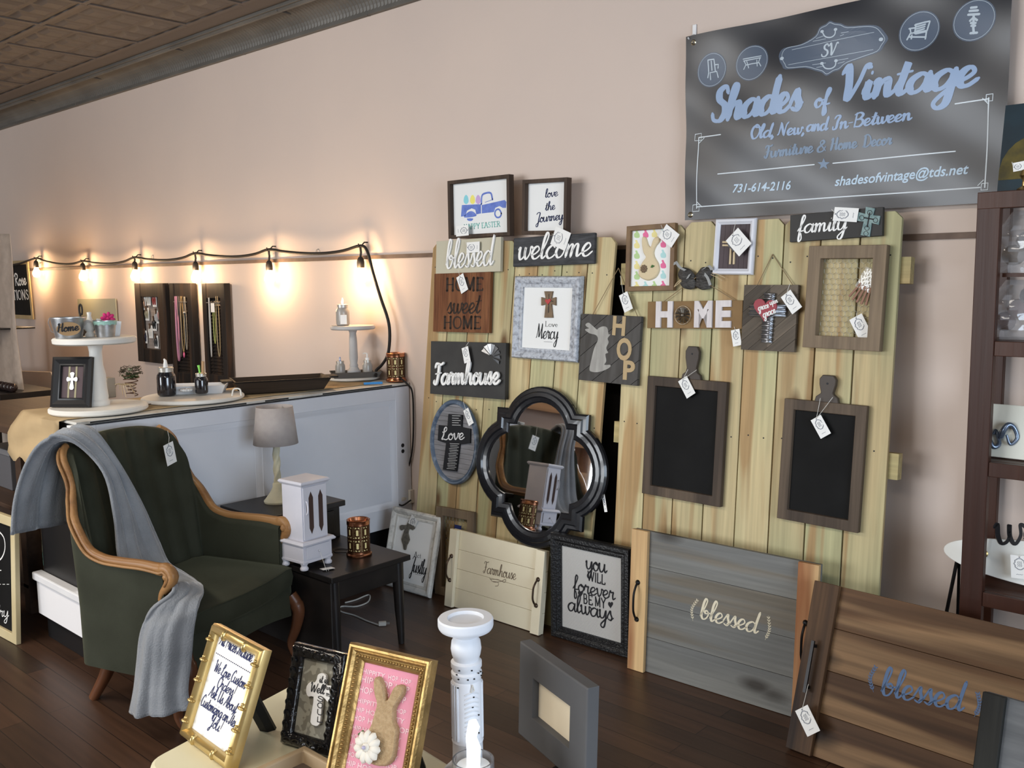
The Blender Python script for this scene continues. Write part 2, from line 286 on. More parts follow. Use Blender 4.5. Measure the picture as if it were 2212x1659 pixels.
# upright capitals for serif and hand-block styles: straight strokes, 's' ends get serifs
BL = {
'A': (1.45, [[(.1, 0), (.72, 2)], [(.72, 2), (1.35, 0)], [(.35, .7), (1.1, .7)]], [(.1, 0), (1.35, 0)]),
'B': (1.3, [[(.25, 2), (.25, 0)], [(.25, 2), (.8, 2), (1.0, 1.55), (.8, 1.08), (.25, 1.05)], [(.8, 1.05), (1.15, .55), (.8, 0), (.25, 0)]], [(.2, 0), (.2, 2)]),
'C': (1.35, [[(1.2, 1.5), (.9, 1.95), (.5, 1.95), (.15, 1.3), (.15, .7), (.5, .03), (.9, .03), (1.2, .5)]], []),
'E': (1.25, [[(.25, 2), (.25, 0)], [(.25, 2), (1.1, 2), (1.1, 1.75)], [(.25, 1), (.85, 1)], [(.25, 0), (1.15, 0), (1.15, .3)]], [(.25, 0), (.25, 2)]),
'H': (1.55, [[(.25, 2), (.25, 0)], [(1.25, 2), (1.25, 0)], [(.25, 1), (1.25, 1)]], [(.25, 0), (.25, 2), (1.25, 0), (1.25, 2)]),
'I': (.6, [[(.3, 2), (.3, 0)]], [(.3, 0), (.3, 2)]),
'L': (1.2, [[(.25, 2), (.25, 0)], [(.25, 0), (1.1, 0), (1.1, .35)]], [(.25, 0), (.25, 2)]),
'M': (1.8, [[(.25, 2), (.25, 0)], [(.25, 2), (.9, .2)], [(.9, .2), (1.5, 2)], [(1.5, 2), (1.5, 0)]], [(.25, 0), (.25, 2), (1.5, 0), (1.5, 2)]),
'N': (1.6, [[(.25, 2), (.25, 0)], [(.25, 2), (1.3, 0)], [(1.3, 2), (1.3, 0)]], [(.25, 0), (.2, 2), (1.3, 2)]),
'O': (1.6, [[(.8, 2), (.35, 1.75), (.15, 1), (.35, .25), (.8, 0), (1.25, .25), (1.45, 1), (1.25, 1.75), (.8, 2)]], []),
'P': (1.25, [[(.25, 2), (.25, 0)], [(.25, 2), (.8, 2), (1.1, 1.5), (.8, 1), (.25, 1)]], [(.25, 0), (.2, 2)]),
'R': (1.4, [[(.25, 2), (.25, 0)], [(.25, 2), (.8, 2), (1.1, 1.5), (.8, 1.02), (.25, 1)], [(.7, 1), (1.25, 0)]], [(.25, 0), (.2, 2), (1.3, 0)]),
'S': (1.15, [[(1.0, 1.6), (.75, 1.97), (.4, 1.95), (.2, 1.5), (.5, 1.1), (.85, .85), (1.0, .45), (.75, .03), (.35, .05), (.12, .45)]], []),
'T': (1.35, [[(.68, 2), (.68, 0)], [(.1, 1.7), (.12, 2), (1.25, 2), (1.27, 1.7)]], [(.68, 0)]),
'U': (1.5, [[(.25, 2), (.25, .6), (.5, .05), (.95, .05), (1.25, .6), (1.25, 2)]], [(.25, 2), (1.25, 2)]),
'W': (1.9, [[(.1, 2), (.5, 0)], [(.5, 0), (.95, 1.7)], [(.95, 1.7), (1.4, 0)], [(1.4, 0), (1.8, 2)]], [(.1, 2), (1.8, 2)]),
'Y': (1.4, [[(.1, 2), (.7, 1)], [(1.3, 2), (.7, 1)], [(.7, 1), (.7, 0)]], [(.1, 2), (1.3, 2), (.7, 0)]),
'c': (.95, [[(.85, .8), (.5, 1.02), (.15, .5), (.5, 0), (.88, .2)]], []), 't': (.7, [[(.3, 1.5), (.3, .2), (.45, 0), (.65, .12)], [(.05, 1), (.6, 1)]], []),
'o': (1.1, [[(.55, 1.02), (.15, .8), (.15, .2), (.55, -.02), (.95, .2), (.95, .8), (.55, 1.02)]], []), 'v': (1.05, [[(.1, 1), (.52, 0)], [(.52, 0), (.95, 1)]], [(.1, 1), (.95, 1)]),
'e': (1.0, [[(.15, .55), (.88, .55), (.75, .95), (.4, .98), (.13, .5), (.45, 0), (.88, .2)]], []), ' ': (.7, [], []),
}
def ribbon(mb, pts, hw, z0, z1, nib):
    """brush stroke along 2-D pts; nib 0 = even width, 1 = full thick/thin contrast"""
    n = len(pts); Lp = []; Rp = []
    for i, p in enumerate(pts):
        t = pts[min(i+1, n-1)]-pts[max(i-1, 0)]
        if t.length < 1e-9: t = Vector((1, 0, 0))
        t.normalize(); down = max(0, -t.y); up = abs(t.y)
        k = hw*((1-nib)+nib*(.28+.72*max(down, .15*up)))
        if nib and (i == 0 or i == n-1): k *= .6
        nn = Vector((-t.y, t.x, 0))*k; Lp.append(p+nn); Rp.append(p-nn)
    vs = []; fs = []
    for a, b in zip(Lp, Rp):
        vs += [(a.x, a.y, z1), (b.x, b.y, z1)]
    fs = [(2*i, 2*i+1, 2*i+3, 2*i+2) for i in range(n-1)]
    if z1-z0 > .0008:
        o = len(vs)
        for a, b in zip(Lp, Rp): vs += [(a.x, a.y, z0), (b.x, b.y, z0)]
        fs += [(2*i, 2*i+2, o+2*i+2, o+2*i) for i in range(n-1)]+[(2*i+1, o+2*i+1, o+2*i+3, 2*i+3) for i in range(n-1)]
        fs += [(0, o, o+1, 1), (2*n-2, 2*n-1, o+2*n-1, o+2*n-2)]
    mb.add(vs, fs)
    for e, k in ((0, 0), (n-1, n-1)):                                    # round ends
        r = (Lp[e]-Rp[e]).length/2
        if r > .0003: mb.add([(pts[e].x+r*math.cos(a*PI/4), pts[e].y+r*math.sin(a*PI/4), z1) for a in range(8)], [tuple(range(8))])
_bf = {}
def bfont(text, shear=0, bold=0):
    k = (text, shear, bold)
    if k not in _bf:
        cu = bpy.data.curves.new('t', 'FONT'); cu.body = text; cu.shear = shear; cu.offset = bold; cu.resolution_u = 4
        o = bpy.data.objects.new('t', cu); C.objects.link(o); bpy.context.view_layer.update()
        me = bpy.data.meshes.new_from_object(o.evaluated_get(bpy.context.evaluated_depsgraph_get()))
        _bf[k] = ([Vector(v.co) for v in me.vertices], [tuple(p.vertices) for p in me.polygons], [tuple(e.vertices) for e in me.edges if True])
        bpy.data.objects.remove(o); bpy.data.curves.remove(cu); bpy.data.meshes.remove(me)
    return _bf[k]
def write(mb, style, text, p0, p1, height, thick=.12, nib=1, slant=0, z0=0, z1=.0008, warp=None):
    """lay text from baseline point p0 to p1 (local 2-D), ascender height in metres"""
    p0 = Vector((p0[0], p0[1], 0)); p1 = Vector((p1[0], p1[1], 0)); d = p1-p0; W_ = d.length; ex = d.normalized(); ey = Vector((-ex.y, ex.x, 0))
    start = len(mb.v)
    if style == 'sans':
        vs, fs, es = bfont(text, slant, thick); x0 = min(v.x for v in vs); x1 = max(v.x for v in vs); capv = bfont('H')[0]; ch = max(v.y for v in capv)
        sx = W_/(x1-x0); sy = height/ch; P = [p0+ex*((v.x-x0)*sx)+ey*(v.y*sy) for v in vs]
        n = len(P); mb.add([(p.x, p.y, z1) for p in P], fs)
        if z1-z0 > .0008:
            cnt = {}
            for f in fs:
                for i in range(len(f)): e = (f[i], f[(i+1) % len(f)]); k = tuple(sorted(e)); cnt.setdefault(k, []).append(e)
            bd = [e[0] for e in cnt.values() if len(e) == 1]
            mb.add([(p.x, p.y, z1) for p in P]+[(p.x, p.y, z0) for p in P], [(a, n+a, n+b, b) for a, b in bd])
    else:
        tab = SC if style == 'script' else BL; st = []; x = 0
        for ch in text:
            g = tab.get(ch) or tab[' ']
            for s_ in g[1]: st.append([Vector((x+q[0]+slant*q[1], q[1], 0)) for q in s_])
            if style == 'serif':
                for q in g[2]: st.append([Vector((x+q[0]-.16, q[1], 0)), Vector((x+q[0]+.16, q[1], 0))])
            x += g[0]*(1 if style == 'script' else 1.06)
        x0 = min(q.x for s_ in st for q in s_); x1 = max(q.x for s_ in st for q in s_); sx = W_/(x1-x0); sy = height/2
        for s_ in st:
            curve = s_ if (len(s_) == 2) else None
            if curve is None:
                if style == 'script' or len(s_) > 4: curve = catm(s_, 6)
                else:
                    curve = []
                    for a, b in zip(s_[:-1], s_[1:]): curve += [a, a.lerp(b, .5)]
                    curve.append(s_[-1])
            pts = [p0+ex*((q.x-x0)*sx)+ey*(q.y*sy) for q in curve]
            hw = thick*sy*(.74 if style == 'script' else 1)
            if style == 'serif':
                v = abs(pts[-1].y-pts[0].y) > abs(pts[-1].x-pts[0].x)*.3 and len(s_) == 2
                if len(s_) == 2: ribbon(mb, pts, hw if v else hw*.35, z0, z1, 0)
                else: ribbon(mb, pts, hw*.85, z0, z1, .55)
            else: ribbon(mb, pts, hw, z0, z1, nib)
    if warp:
        for i in range(start, len(mb.v)): v = mb.v[i]; mb.v[i] = (v[0], v[1], v[2]+warp(v[0], v[1]))
def wpx(mb, L, style, text, a, b, hpx, **k):
    """text whose baseline runs from pixel a to pixel b on the flat thing L"""
    p0 = L(*a); p1 = L(*b); h = (L(a[0], a[1]-hpx)-p0).length; write(mb, style, text, p0, p1, h, **k)
# ------------------------------------------------------------------ the room
m_wall = mat('wall_plaster', (.635, .525, .455), .75, col2=(.60, .50, .44), scale=1.3, bump=.12, bscale=9, thr=(.3, .7))
m_dark = mat('dark_trim', (.10, .075, .06), .6); m_floor_dummy = None
def floor_mat():
    m = bpy.data.materials.new('dark_plank_floor'); m.use_nodes = True; nt = m.node_tree; N = nt.nodes; Lk = nt.links; b = N['Principled BSDF']
    tc = N.new('ShaderNodeTexCoord'); br = N.new('ShaderNodeTexBrick'); br.inputs['Scale'].default_value = 1; br.inputs['Brick Width'].default_value = 1.15; br.inputs['Row Height'].default_value = .083
    br.inputs['Mortar Size'].default_value = .0012; br.inputs['Color1'].default_value = (.036, .020, .013, 1); br.inputs['Color2'].default_value = (.085, .042, .024, 1); br.inputs['Mortar'].default_value = (.008, .005, .004, 1)
    br.offset = .37; Lk.new(tc.outputs['Object'], br.inputs[0]); mp = N.new('ShaderNodeMapping'); mp.inputs['Scale'].default_value = (1, 14, 1); Lk.new(tc.outputs['Object'], mp.inputs[0])
    n = N.new('ShaderNodeTexNoise'); n.inputs['Scale'].default_value = 3; n.inputs['Detail'].default_value = 5; Lk.new(mp.outputs[0], n.inputs[0])
    r = N.new('ShaderNodeValToRGB'); r.color_ramp.elements[0].color = (.45, .45, .45, 1); r.color_ramp.elements[1].color = (1.35, 1.3, 1.25, 1); Lk.new(n.outputs[0], r.inputs[0])
    x = N.new('ShaderNodeMixRGB'); x.blend_type = 'MULTIPLY'; x.inputs[0].default_value = 1; Lk.new(br.outputs[0], x.inputs[1]); Lk.new(r.outputs[0], x.inputs[2]); Lk.new(x.outputs[0], b.inputs[0])
    b.inputs['Roughness'].default_value = .38; bp = N.new('ShaderNodeBump'); bp.inputs['Strength'].default_value = .25; bp.inputs['Distance'].default_value = .003; Lk.new(br.outputs['Fac'], bp.inputs['Height']); bp.invert = True; Lk.new(bp.outputs[0], b.inputs['Normal'])
    return m
struct(MB().box(-12, 3.2, -6, WALL+.15, -.1, 0).build('floor', floor_mat()))
struct(MB().box(-12.1, 3.2, WALL, WALL+.15, 0, 3.3).build('wall_back', m_wall))
struct(MB().box(-12.1, -12, -6, WALL, 0, 3.3).build('wall_left', m_wall))
CEIL = 3.11
def ceil_mat():
    m = bpy.data.materials.new('pressed_tin'); m.use_nodes = True; nt = m.node_tree; N = nt.nodes; Lk = nt.links; b = N['Principled BSDF']
    b.inputs['Roughness'].default_value = .55
    n = N.new('ShaderNodeTexNoise'); n.inputs['Scale'].default_value = 2; r = N.new('ShaderNodeValToRGB'); r.color_ramp.elements[0].color = (.085, .07, .06, 1); r.color_ramp.elements[1].color = (.14, .118, .102, 1)
    Lk.new(n.outputs[0], r.inputs[0]); Lk.new(r.outputs[0], b.inputs[0]); return m
m_tin = ceil_mat(); m_cove = mat('cove_metal', (.14, .132, .118), .5, .1, col2=(.10, .094, .084), scale=3)
struct(MB().box(-12, 3.2, -6, WALL, CEIL, CEIL+.1).build('ceiling', m_tin))
def tin_panels():
    mb = MB(); s = .61; bw = .028
    for i in range(14):
        for j in range(4):
            x = -9.6+i*s; y = 3.0-j*s
            mb.box(x, x+s-.004, y-bw, y, CEIL-.008, CEIL+.002); mb.box(x, x+bw, y-s+.004, y-bw, CEIL-.008, CEIL+.002)
            for a in range(3):
                for b in range(3):
                    u = x+.055+a*.178; v = y-.055-b*.178
                    mb.add([(u, v, CEIL), (u+.155, v, CEIL), (u+.155, v-.155, CEIL), (u, v-.155, CEIL), (u+.035, v-.035, CEIL-.014), (u+.12, v-.035, CEIL-.014), (u+.12, v-.12, CEIL-.014), (u+.035, v-.12, CEIL-.014)],
                           [(0, 4, 5, 1), (1, 5, 6, 2), (2, 6, 7, 3), (3, 7, 4, 0), (4, 7, 6, 5)])
    return mb
struct(tin_panels().build('trim_ceiling_panels', m_tin, recalc=False))
# cove cornice: ribbed band, moulded edges
mb = MB(); N_ = 430; x0, x1 = -11, 1.5
prof = [(WALL-.004, 2.975), (WALL-.02, 2.985), (WALL-.02, 2.998)]
cove = [(WALL-.022-.135*(1-math.cos(a*PI/2/7)), 3.0+.095*math.sin(a*PI/2/7)) for a in range(8)]
rows = []
for i in range(N_*2+1):
    x = x0+(x1-x0)*i/(N_*2); o = .007 if i % 2 else 0
    rows.append([Vector((x, p[0]-o*.7, p[1]-o*.7)) for p in cove])
mb.grid(rows)
struct(mb.build('trim_cove_ribs', m_cove))
mb = MB(); mb.box(x0, x1, WALL-.024, WALL, 2.976, 3.003)
for y0_, y1_, z0_, z1_ in ((WALL-.185, WALL-.155, 3.082, CEIL), (WALL-.20, WALL-.183, 3.09, CEIL)): mb.box(x0, x1, y0_, y1_, z0_, z1_)
mb.tube([(x0, WALL-.17, 3.084), (x1, WALL-.17, 3.084)], .012)
for k in range(9):
    xx = -9.5+k*1.22; mb.box(xx, xx+.012, WALL-.19, WALL-.004, 3.078, 3.1); mb.box(xx+.6, xx+.606, WALL-.027, WALL, 2.974, 3.004)
struct(mb.build('trim_cornice_edges', m_cove, bevel=.003))
# the old chair-rail groove board along the wall
struct(MB().box(-12, 2.5, WALL-.012, WALL, 1.682, 1.703).build('trim_rail', mat('rail_brown', (.17, .115, .085), .6, col2=(.12, .08, .06), scale=14)))
struct(MB().box(-12, 3.2, WALL-.018, WALL, 0, .16).build('baseboard_back', m_dark))
# storefront (behind the camera) and side wall with window openings
mb = MB(); 
for a in ((-12.1, 3.3, 0, .5), (-12.1, 3.3, 2.95, 3.3)): mb.box(a[0], a[1], -6.15, -6, a[2], a[3])
for a, b in ((-12.1, -8.2), (-6.4, -6.3), (-4.4, -4.3), (-2.4, 3.3)): mb.box(a, b, -6.15, -6, .5, 2.95)
struct(mb.build('wall_front', mat('front_wall', (.5, .42, .36), .7)))
mb = MB(); mb.box(3.2, 3.3, -6, WALL, 0, .55); mb.box(3.2, 3.3, -6, WALL, 2.65, 3.3); mb.box(3.2, 3.3, -6, -1.1, .55, 2.65); mb.box(3.2, 3.3, 1.7, WALL, .55, 2.65); mb.box(3.2, 3.3, .26, .34, .55, 2.65)
struct(mb.build('wall_right', m_wall))

# ------------------------------------------------------------------ palette
paint_white = mat('white_paint', (.80, .80, .80), .45, col2=(.72, .72, .73), scale=5); m_cream = mat('cream_paint', (.80, .74, .56), .45, col2=(.74, .67, .50), scale=4)
m_black = mat('black_satin', (.012, .012, .013), .35); m_blackw = mat('black_wood', (.010, .009, .009), .38, col2=(.018, .015, .014), scale=8)
m_chalk = mat('chalkboard', (.007, .007, .007), .7, col2=(.010, .010, .010), scale=6, spec=.12); m_ink = mat('black_ink', (.015, .015, .018), .6); m_navy = mat('navy_ink', (.02, .03, .09), .6)
m_char = mat('charcoal_paint', (.036, .035, .034), .65, col2=(.044, .043, .041), scale=9); m_wht = mat('letter_white', (.85, .85, .83), .5)
m_brownw = wood('brown_frame_wood', (.085, .055, .038), (.045, .03, .022), axis='Y', scale=14); m_gwood = wood('grey_brown_wood', (.23, .17, .11), (.15, .11, .075), axis='Y', scale=12)
m_paper = mat('paper', (.82, .82, .80), .7); m_print = mat('print_white', (.78, .79, .78), .5)
m_twine = mat('twine', (.25, .18, .10), .9); m_string = mat('white_string', (.7, .68, .62), .9); m_silver = mat('galvanised', (.55, .56, .57), .35, .9, col2=(.35, .36, .37), scale=25)
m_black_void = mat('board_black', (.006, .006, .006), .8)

# ------------------------------------------------------------------ fence panels
m_pine = wood('treated_pine', (.58, .49, .28), (.58, .46, .25), knot=(.16, .09, .04), axis='Y', scale=7, rnd=.12, tint=(.49, .465, .26), streak=(.43, .285, .135), grain=.5)
m_pined = wood('treated_pine_rail', (.45, .40, .20), (.50, .38, .18), axis='X', scale=7)
def fence(x0, x1, skew, label, tops):
    n = 8; H = 1.72; tilt = math.atan(FK)
    M = Matrix.Translation((x0, FY, 0)) @ Matrix.Rotation(PI/2-tilt, 4, 'X') @ Matrix.Rotation(skew, 4, 'Z')
    t = thing('fence_panel', label, 'fence', M)
    W_ = x1-x0; pw = W_/n
    for i in range(n):
        h = H+tops[i]+.052; a = i*pw+.0026; b = (i+1)*pw-.0026; c = .024; bow = random.uniform(-.001, .001)
        pts = [(a, .0), (b, 0), (b+bow, h-c), (b-c, h), (a+c, h), (a+bow, h-c)]
        mb = MB().prism([(p[0]-(a+b)/2, p[1]) for p in pts], -.016, 0)
        mb.mi = 1
        o = mb.build('picket', m_pine, t, bevel=.0015, M=Matrix.Translation(((a+b)/2, 0, random.uniform(-.0015, .0015))))
        nl = MB()
        for zz in (.30, .965, 1.63):
            for dx in (-.035, .03): nl.lathe([(.0028, 0), (.0028, .0012)], 8, (dx+random.uniform(-.008, .008), zz-h*0+random.uniform(-.015, .015), 0))
        nl.build('nail_heads', m_ink, o)
    for zz in (.25, .915, 1.585): MB().box(-.035 if skew == 0 else 0, W_+(.03 if skew == 0 else -.03), zz-.045, zz+.045, -.055, -.0185).build('rail', m_pined, t)
    return t
fence(-2.268, -1.142, 0, 'pale pine picket fence panel leaning on wall, the one behind the paddle chalkboards', [0, .005, .012, .004, .008, .006, .004, .012])
fence(-3.535, -2.405, -math.radians(2.7), 'pale pine picket fence panel leaning on wall, the one behind the black mirror', [-.02, -.01, 0, .0, .005, .01, .012, .022])
# dark folded board standing in the gap behind the panels
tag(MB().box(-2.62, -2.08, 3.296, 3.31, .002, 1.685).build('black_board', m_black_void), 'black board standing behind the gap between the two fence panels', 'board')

# ------------------------------------------------------------------ helper builders for wall pieces
FLATP = lambda fw, t: [(0, 0), (0, t), (fw, t), (fw, 0)]
def framed(name, label, cat, L, fw, t, mf, mp=None, prof=None, bevel=.0015, path=None, recess=.006, frame_name='frame', panel='panel', smooth=False):
    t_ = thing(name, label, cat, L.M); path = path or rect(L.w, L.h)
    MB().mould(path, prof or FLATP(fw, t)).build(frame_name, mf, t_, bevel=bevel if not smooth else 0, smooth=smooth)
    if mp: MB().prism([(p[0], p[1]) for p in path(fw*.9)], .001, recess).build(panel, mp, t_)
    return t_, recess
def board(name, label, cat, L, t, m, bevel=.0015):
    r = thing(name, label, cat, L.M); MB().box(-L.w/2, L.w/2, -L.h/2, L.h/2, 0, t).build('board', m, r, bevel=bevel); return r, t
def inner(L, z):
    """copy of frame L whose pixel plane lies z in front"""
    q = Loc.__new__(Loc); q.w, q.h = L.w, L.h; q.M = L.M @ Matrix.Translation((0, 0, z)); q.I = q.M.inverted(); q.n = L.n; q.o = q.M.translation; return q
def price_tag(a, b, label, plane, strings=(), wr=.58):
    """card with its punched end at pixel a and its far end at b; plane(x, y) -> point"""
    A = plane(*a); B = plane(*b); h = (A-B).length; w_ = h*wr; n = (plane(a[0]+20, a[1])-A).cross(plane(a[0], a[1]-20)-A).normalized()
    y = A-B; M = axes((A+B)/2, y.cross(n), y)
    t = thing('price_tag', label, 'price tag', M, 'white price tags tied to the goods')
    c = w_*.5; pts = [(-c, -h/2), (c, -h/2), (c, h/2), (-c, h/2)]
    MB().prism(pts, -.0004, .0004).build('card', m_paper, t)
    mb = MB(); m2 = mat('tag_ink', (.10, .12, .17), .7)
    for k in range(2):
        ring = [Vector((math.cos(u*PI/10)*w_*(.27+.04*k+.03*(-1)**u), h*.13+math.sin(u*PI/10)*h*(.23+.02*k), 0)) for u in range(k, 19+k)]
        ribbon(mb, ring, h*.006, 0, .0009, 0)
    for k in range(-1, 2): ribbon(mb, [Vector((w_*(.05*k*1.8)+(.03*w_ if u % 2 else -.03*w_), h*(.02+.045*u), 0)) for u in range(6)], h*.007, 0, .0009, 0)
    ribbon(mb, [Vector((-w_*.2+u*w_*.07, -h*.33+(h*.02 if u % 2 else 0), 0)) for u in range(6)], h*.006, 0, .0009, 0)
    mb.lathe([(h*.03, .0004), (h*.03, .0010)], 8, (0, h*.43, 0)); mb.build('ink', m2, t)
    I = M.inverted(); q = MB(); top = Vector((0, h*.43, .001))
    if not strings: strings = [(a[0]-6, a[1]-20), (a[0]+6, a[1]-20)]
    for s_ in strings:
        e = I @ (plane(*s_) if len(s_) == 2 else Vector(s_)); mid = top.lerp(e, .5)+Vector((h*.03, 0, .003)); q.tube([top, mid, e], .0008, 5)
    q.build('string', m_string, t)
    return t
PF = lambda off: (lambda x, y: at_f(x, y, off))
PW = lambda Y: (lambda x, y: at_y(x, y, Y))

# ------------------------------------------------------------------ banner
BY = 3.29
L = onW((1483, 80), (2199, -145), (1478, 476), BY)
TLb = at_y(1483, 80, BY); TRx = at_y(2186, 20, BY).x; BLb = at_y(1478, 476, BY)
L = Loc(TLb, Vector((TRx, BY, TLb.z)), Vector((TLb.x, BY, BLb.z)))
def bw(x, y):
    u = x/L.w+.5; v = .5-y/L.h
    return .010*math.sin(PI*u)*math.sin(PI*v)+.007*math.sin((u*1.3+v*.8)*9+.6)*math.exp(-2.0*v)+.003*math.sin((u-v*.9)*17)+.006*max(0, v-.93)*14*math.sin(u*3.2)
root = thing('vinyl_banner', 'large dark grey vinyl banner with pale blue script hung high on the pink wall', 'banner', L.M)
m_vinyl = mat('banner_vinyl', (.022, .023, .028), .33, bump=.05, bscale=4, spec=.5); nx, ny = 70, 44
mb = MB().grid([[Vector(((i/nx-.5)*L.w, (.5-j/ny)*L.h, bw((i/nx-.5)*L.w, (.5-j/ny)*L.h))) for i in range(nx+1)] for j in range(ny+1)])
mb.build('banner_sheet', m_vinyl, root, smooth=True)
m_bl = mat('banner_blue', (.28, .38, .55), .4); m_bs = mat('banner_slate', (.085, .11, .155), .38); m_bw = mat('banner_white', (.62, .68, .72), .4); m_bl2 = mat('banner_blue_dim', (.17, .24, .34), .4)
K = dict(warp=lambda x, y: bw(x, y)+.0008, z0=0, z1=.0004)
mb = MB()
wpx(mb, L, 'script', 'Shades', (1540, 263), (1737, 235), 70, thick=.33, nib=.75, slant=.12, **K)
wpx(mb, L, 'script', 'of', (1765, 233), (1797, 229), 36, thick=.30, nib=.75, slant=.12, **K)
wpx(mb, L, 'script', 'Vintage', (1820, 219), (2115, 183), 72, thick=.33, nib=.75, slant=.12, **K)
wpx(mb, L, 'script', 'Old,', (1627, 300), (1672, 296), 28, thick=.30, nib=.7, slant=.1, **K)
wpx(mb, L, 'script', 'New,', (1682, 294), (1737, 289), 27, thick=.30, nib=.7, slant=.1, **K)
wpx(mb, L, 'script', 'and', (1745, 284), (1791, 281), 27, thick=.30, nib=.7, slant=.1, **K)
wpx(mb, L, 'script', 'In-Between', (1801, 281), (1972, 259), 28, thick=.30, nib=.7, slant=.1, **K)
mb.build('headline_lettering', m_bl, root, recalc=False)
mb = MB()
wpx(mb, L, 'script', 'Furniture', (1654, 342), (1759, 329), 25, thick=.30, nib=.7, slant=.1, **K)
wpx(mb, L, 'script', '&', (1769, 329), (1785, 327), 24, thick=.30, nib=.7, slant=.1, **K)
wpx(mb, L, 'script', 'Home', (1796, 325), (1854, 319), 25, thick=.30, nib=.7, slant=.1, **K)
wpx(mb, L, 'script', 'Decor', (1866, 318), (1930, 312), 25, thick=.30, nib=.7, slant=.1, **K)
st = [L(1781+14*(1 if k % 2 == 0 else .42)*math.sin(k*PI/5), 355-13*(1 if k % 2 == 0 else .42)*math.cos(k*PI/5)) for k in range(10)]
mb.add([(p.x, p.y, bw(p.x, p.y)+.0012) for p in st], [tuple(range(10))]); mb.build('tagline_lettering', m_bl2, root, recalc=False)
mb = MB()
wpx(mb, L, 'sans', '731-614-2116', (1584, 416), (1709, 409), 17, thick=.02, slant=.25, **K)
mb.build('phone_lettering', mat('banner_pale', (.45, .58, .70), .4), root, recalc=False); mb = MB()
wpx(mb, L, 'sans', 'shadesofvintage@tds.net', (1805, 402), (2093, 375), 19, thick=.02, slant=.25, **K)
mb.build('email_lettering', mat('banner_pale', (.45, .58, .70), .4), root, recalc=False)
mb = MB()
def bline(m_, pts, hw=.0016, close=False):
    P = [L(*p) for p in pts]
    if close: P.append(P[0])
    Q = []
    for a, b in zip(P[:-1], P[1:]):
        k = max(1, int((b-a).length/.02)); Q += [a.lerp(b, i/k) for i in range(k)]
    Q.append(P[-1]); s0 = len(m_.v); ribbon(m_, Q, hw, 0, .0004, 0)
    for i in range(s0, len(m_.v)): v = m_.v[i]; m_.v[i] = (v[0], v[1], v[2]+bw(v[0], v[1])+.001)
for pts in ([(1552, 376), (1761, 356)], [(1801, 353), (2064, 327)], [(1509, 297), (1505, 450)], [(1509, 297), (1558, 291)], [(1505, 447), (2118, 405)], [(2137, 212), (2128, 405)], [(2065, 225), (2137, 214)]): bline(mb, pts, .002)
for cx, cy in ((1507, 296), (1503, 449), (2138, 211), (2127, 403)):
    bline(mb, [(cx-6, cy-6), (cx+8, cy-8), (cx+7, cy+7), (cx-7, cy+8)], .0013, True); sx = 1 if cx < 1800 else -1; sy = 1 if cy < 380 and cx < 2000 or cy < 300 else -1
    bline(mb, [(cx+sx*14, cy+sy*2), (cx+sx*2, cy+sy*14)], .0013)
mb.build('border_lines', m_bw, root, recalc=False)
# emblem and four roundels
def patch(m_, pts, lift):
    P = [L(*p) for p in pts]; c = sum(P, Vector())/len(P); R_ = [[c.lerp(p, k/4) for p in P+[P[0]]] for k in range(5)]
    m_.grid([[Vector((p.x, p.y, bw(p.x, p.y)+lift)) for p in r] for r in R_])
emb = [(1684, 118), (1694, 104), (1730, 96), (1762, 78), (1772, 60), (1786, 53), (1795, 46), (1806, 50), (1820, 52), (1836, 58), (1880, 55), (1900, 58), (1912, 70), (1920, 84), (1912, 98), (1902, 112), (1870, 124), (1832, 138), (1815, 152), (1803, 156), (1788, 165), (1778, 158), (1764, 154), (1740, 148), (1700, 151), (1692, 142), (1686, 132)]
es = [tuple(p)[:2] for p in catm([(a, b, 0) for a, b in emb], 3, True)]
mb = MB(); patch(mb, es, .0006)
for cx, cy, rx, ry in ((1538, 151, 31, 37), (1625, 136, 36, 38), (1986, 67, 44, 44), (2105, 44, 48, 45)): patch(mb, [(cx+rx*math.cos(a*PI/16), cy+ry*math.sin(a*PI/16)-.22*rx*math.cos(a*PI/16)) for a in range(32)], .0006)
mb.build('emblem_patches', m_bs, root, recalc=False)
mb = MB(); cx, cy = 1802, 105
bline(mb, [(cx+(x-cx)*.94, cy+(y-cy)*.93) for x, y in es], .0009, True)
for pts in ([(1712, 108), (1890, 71)], [(1706, 141), (1888, 108)], [(1765, 84), (1783, 78)], [(1758, 90), (1786, 85)], [(1820, 73), (1836, 70)], [(1818, 79), (1826, 76)], [(1758, 141), (1786, 137)], [(1767, 147), (1781, 144)], [(1812, 131), (1834, 127)], [(1812, 138), (1826, 134)]): bline(mb, pts, .0008)
for pts in ([(1778, 69), (1785, 80), (1797, 82), (1806, 76), (1808, 65)], [(1778, 138), (1785, 148), (1797, 149), (1806, 143), (1808, 132)]):
    bline(mb, [tuple(p)[:2] for p in catm([(a, b, 0) for a, b in pts], 4)], .0022)
    for q in (pts[0], pts[-1]): bline(mb, [(q[0]-1, q[1]), (q[0]+1, q[1])], .005)
wpx(mb, L, 'script', 'SV', (1777, 124), (1814, 117), 25, thick=.24, nib=.6, slant=.1, **K)
for q in ((1691, 127), (1905, 86)): bline(mb, [(q[0]-1, q[1]), (q[0]+1, q[1])], .006)
for cx, cy, rx, ry in ((1538, 151, 31, 37), (1625, 136, 36, 38), (1986, 67, 44, 44), (2105, 44, 48, 45)):
    bline(mb, [(cx+.93*(rx*math.cos(a*PI/16)), cy+.93*(ry*math.sin(a*PI/16)-.22*rx*math.cos(a*PI/16))) for a in range(32)], .0007, True)
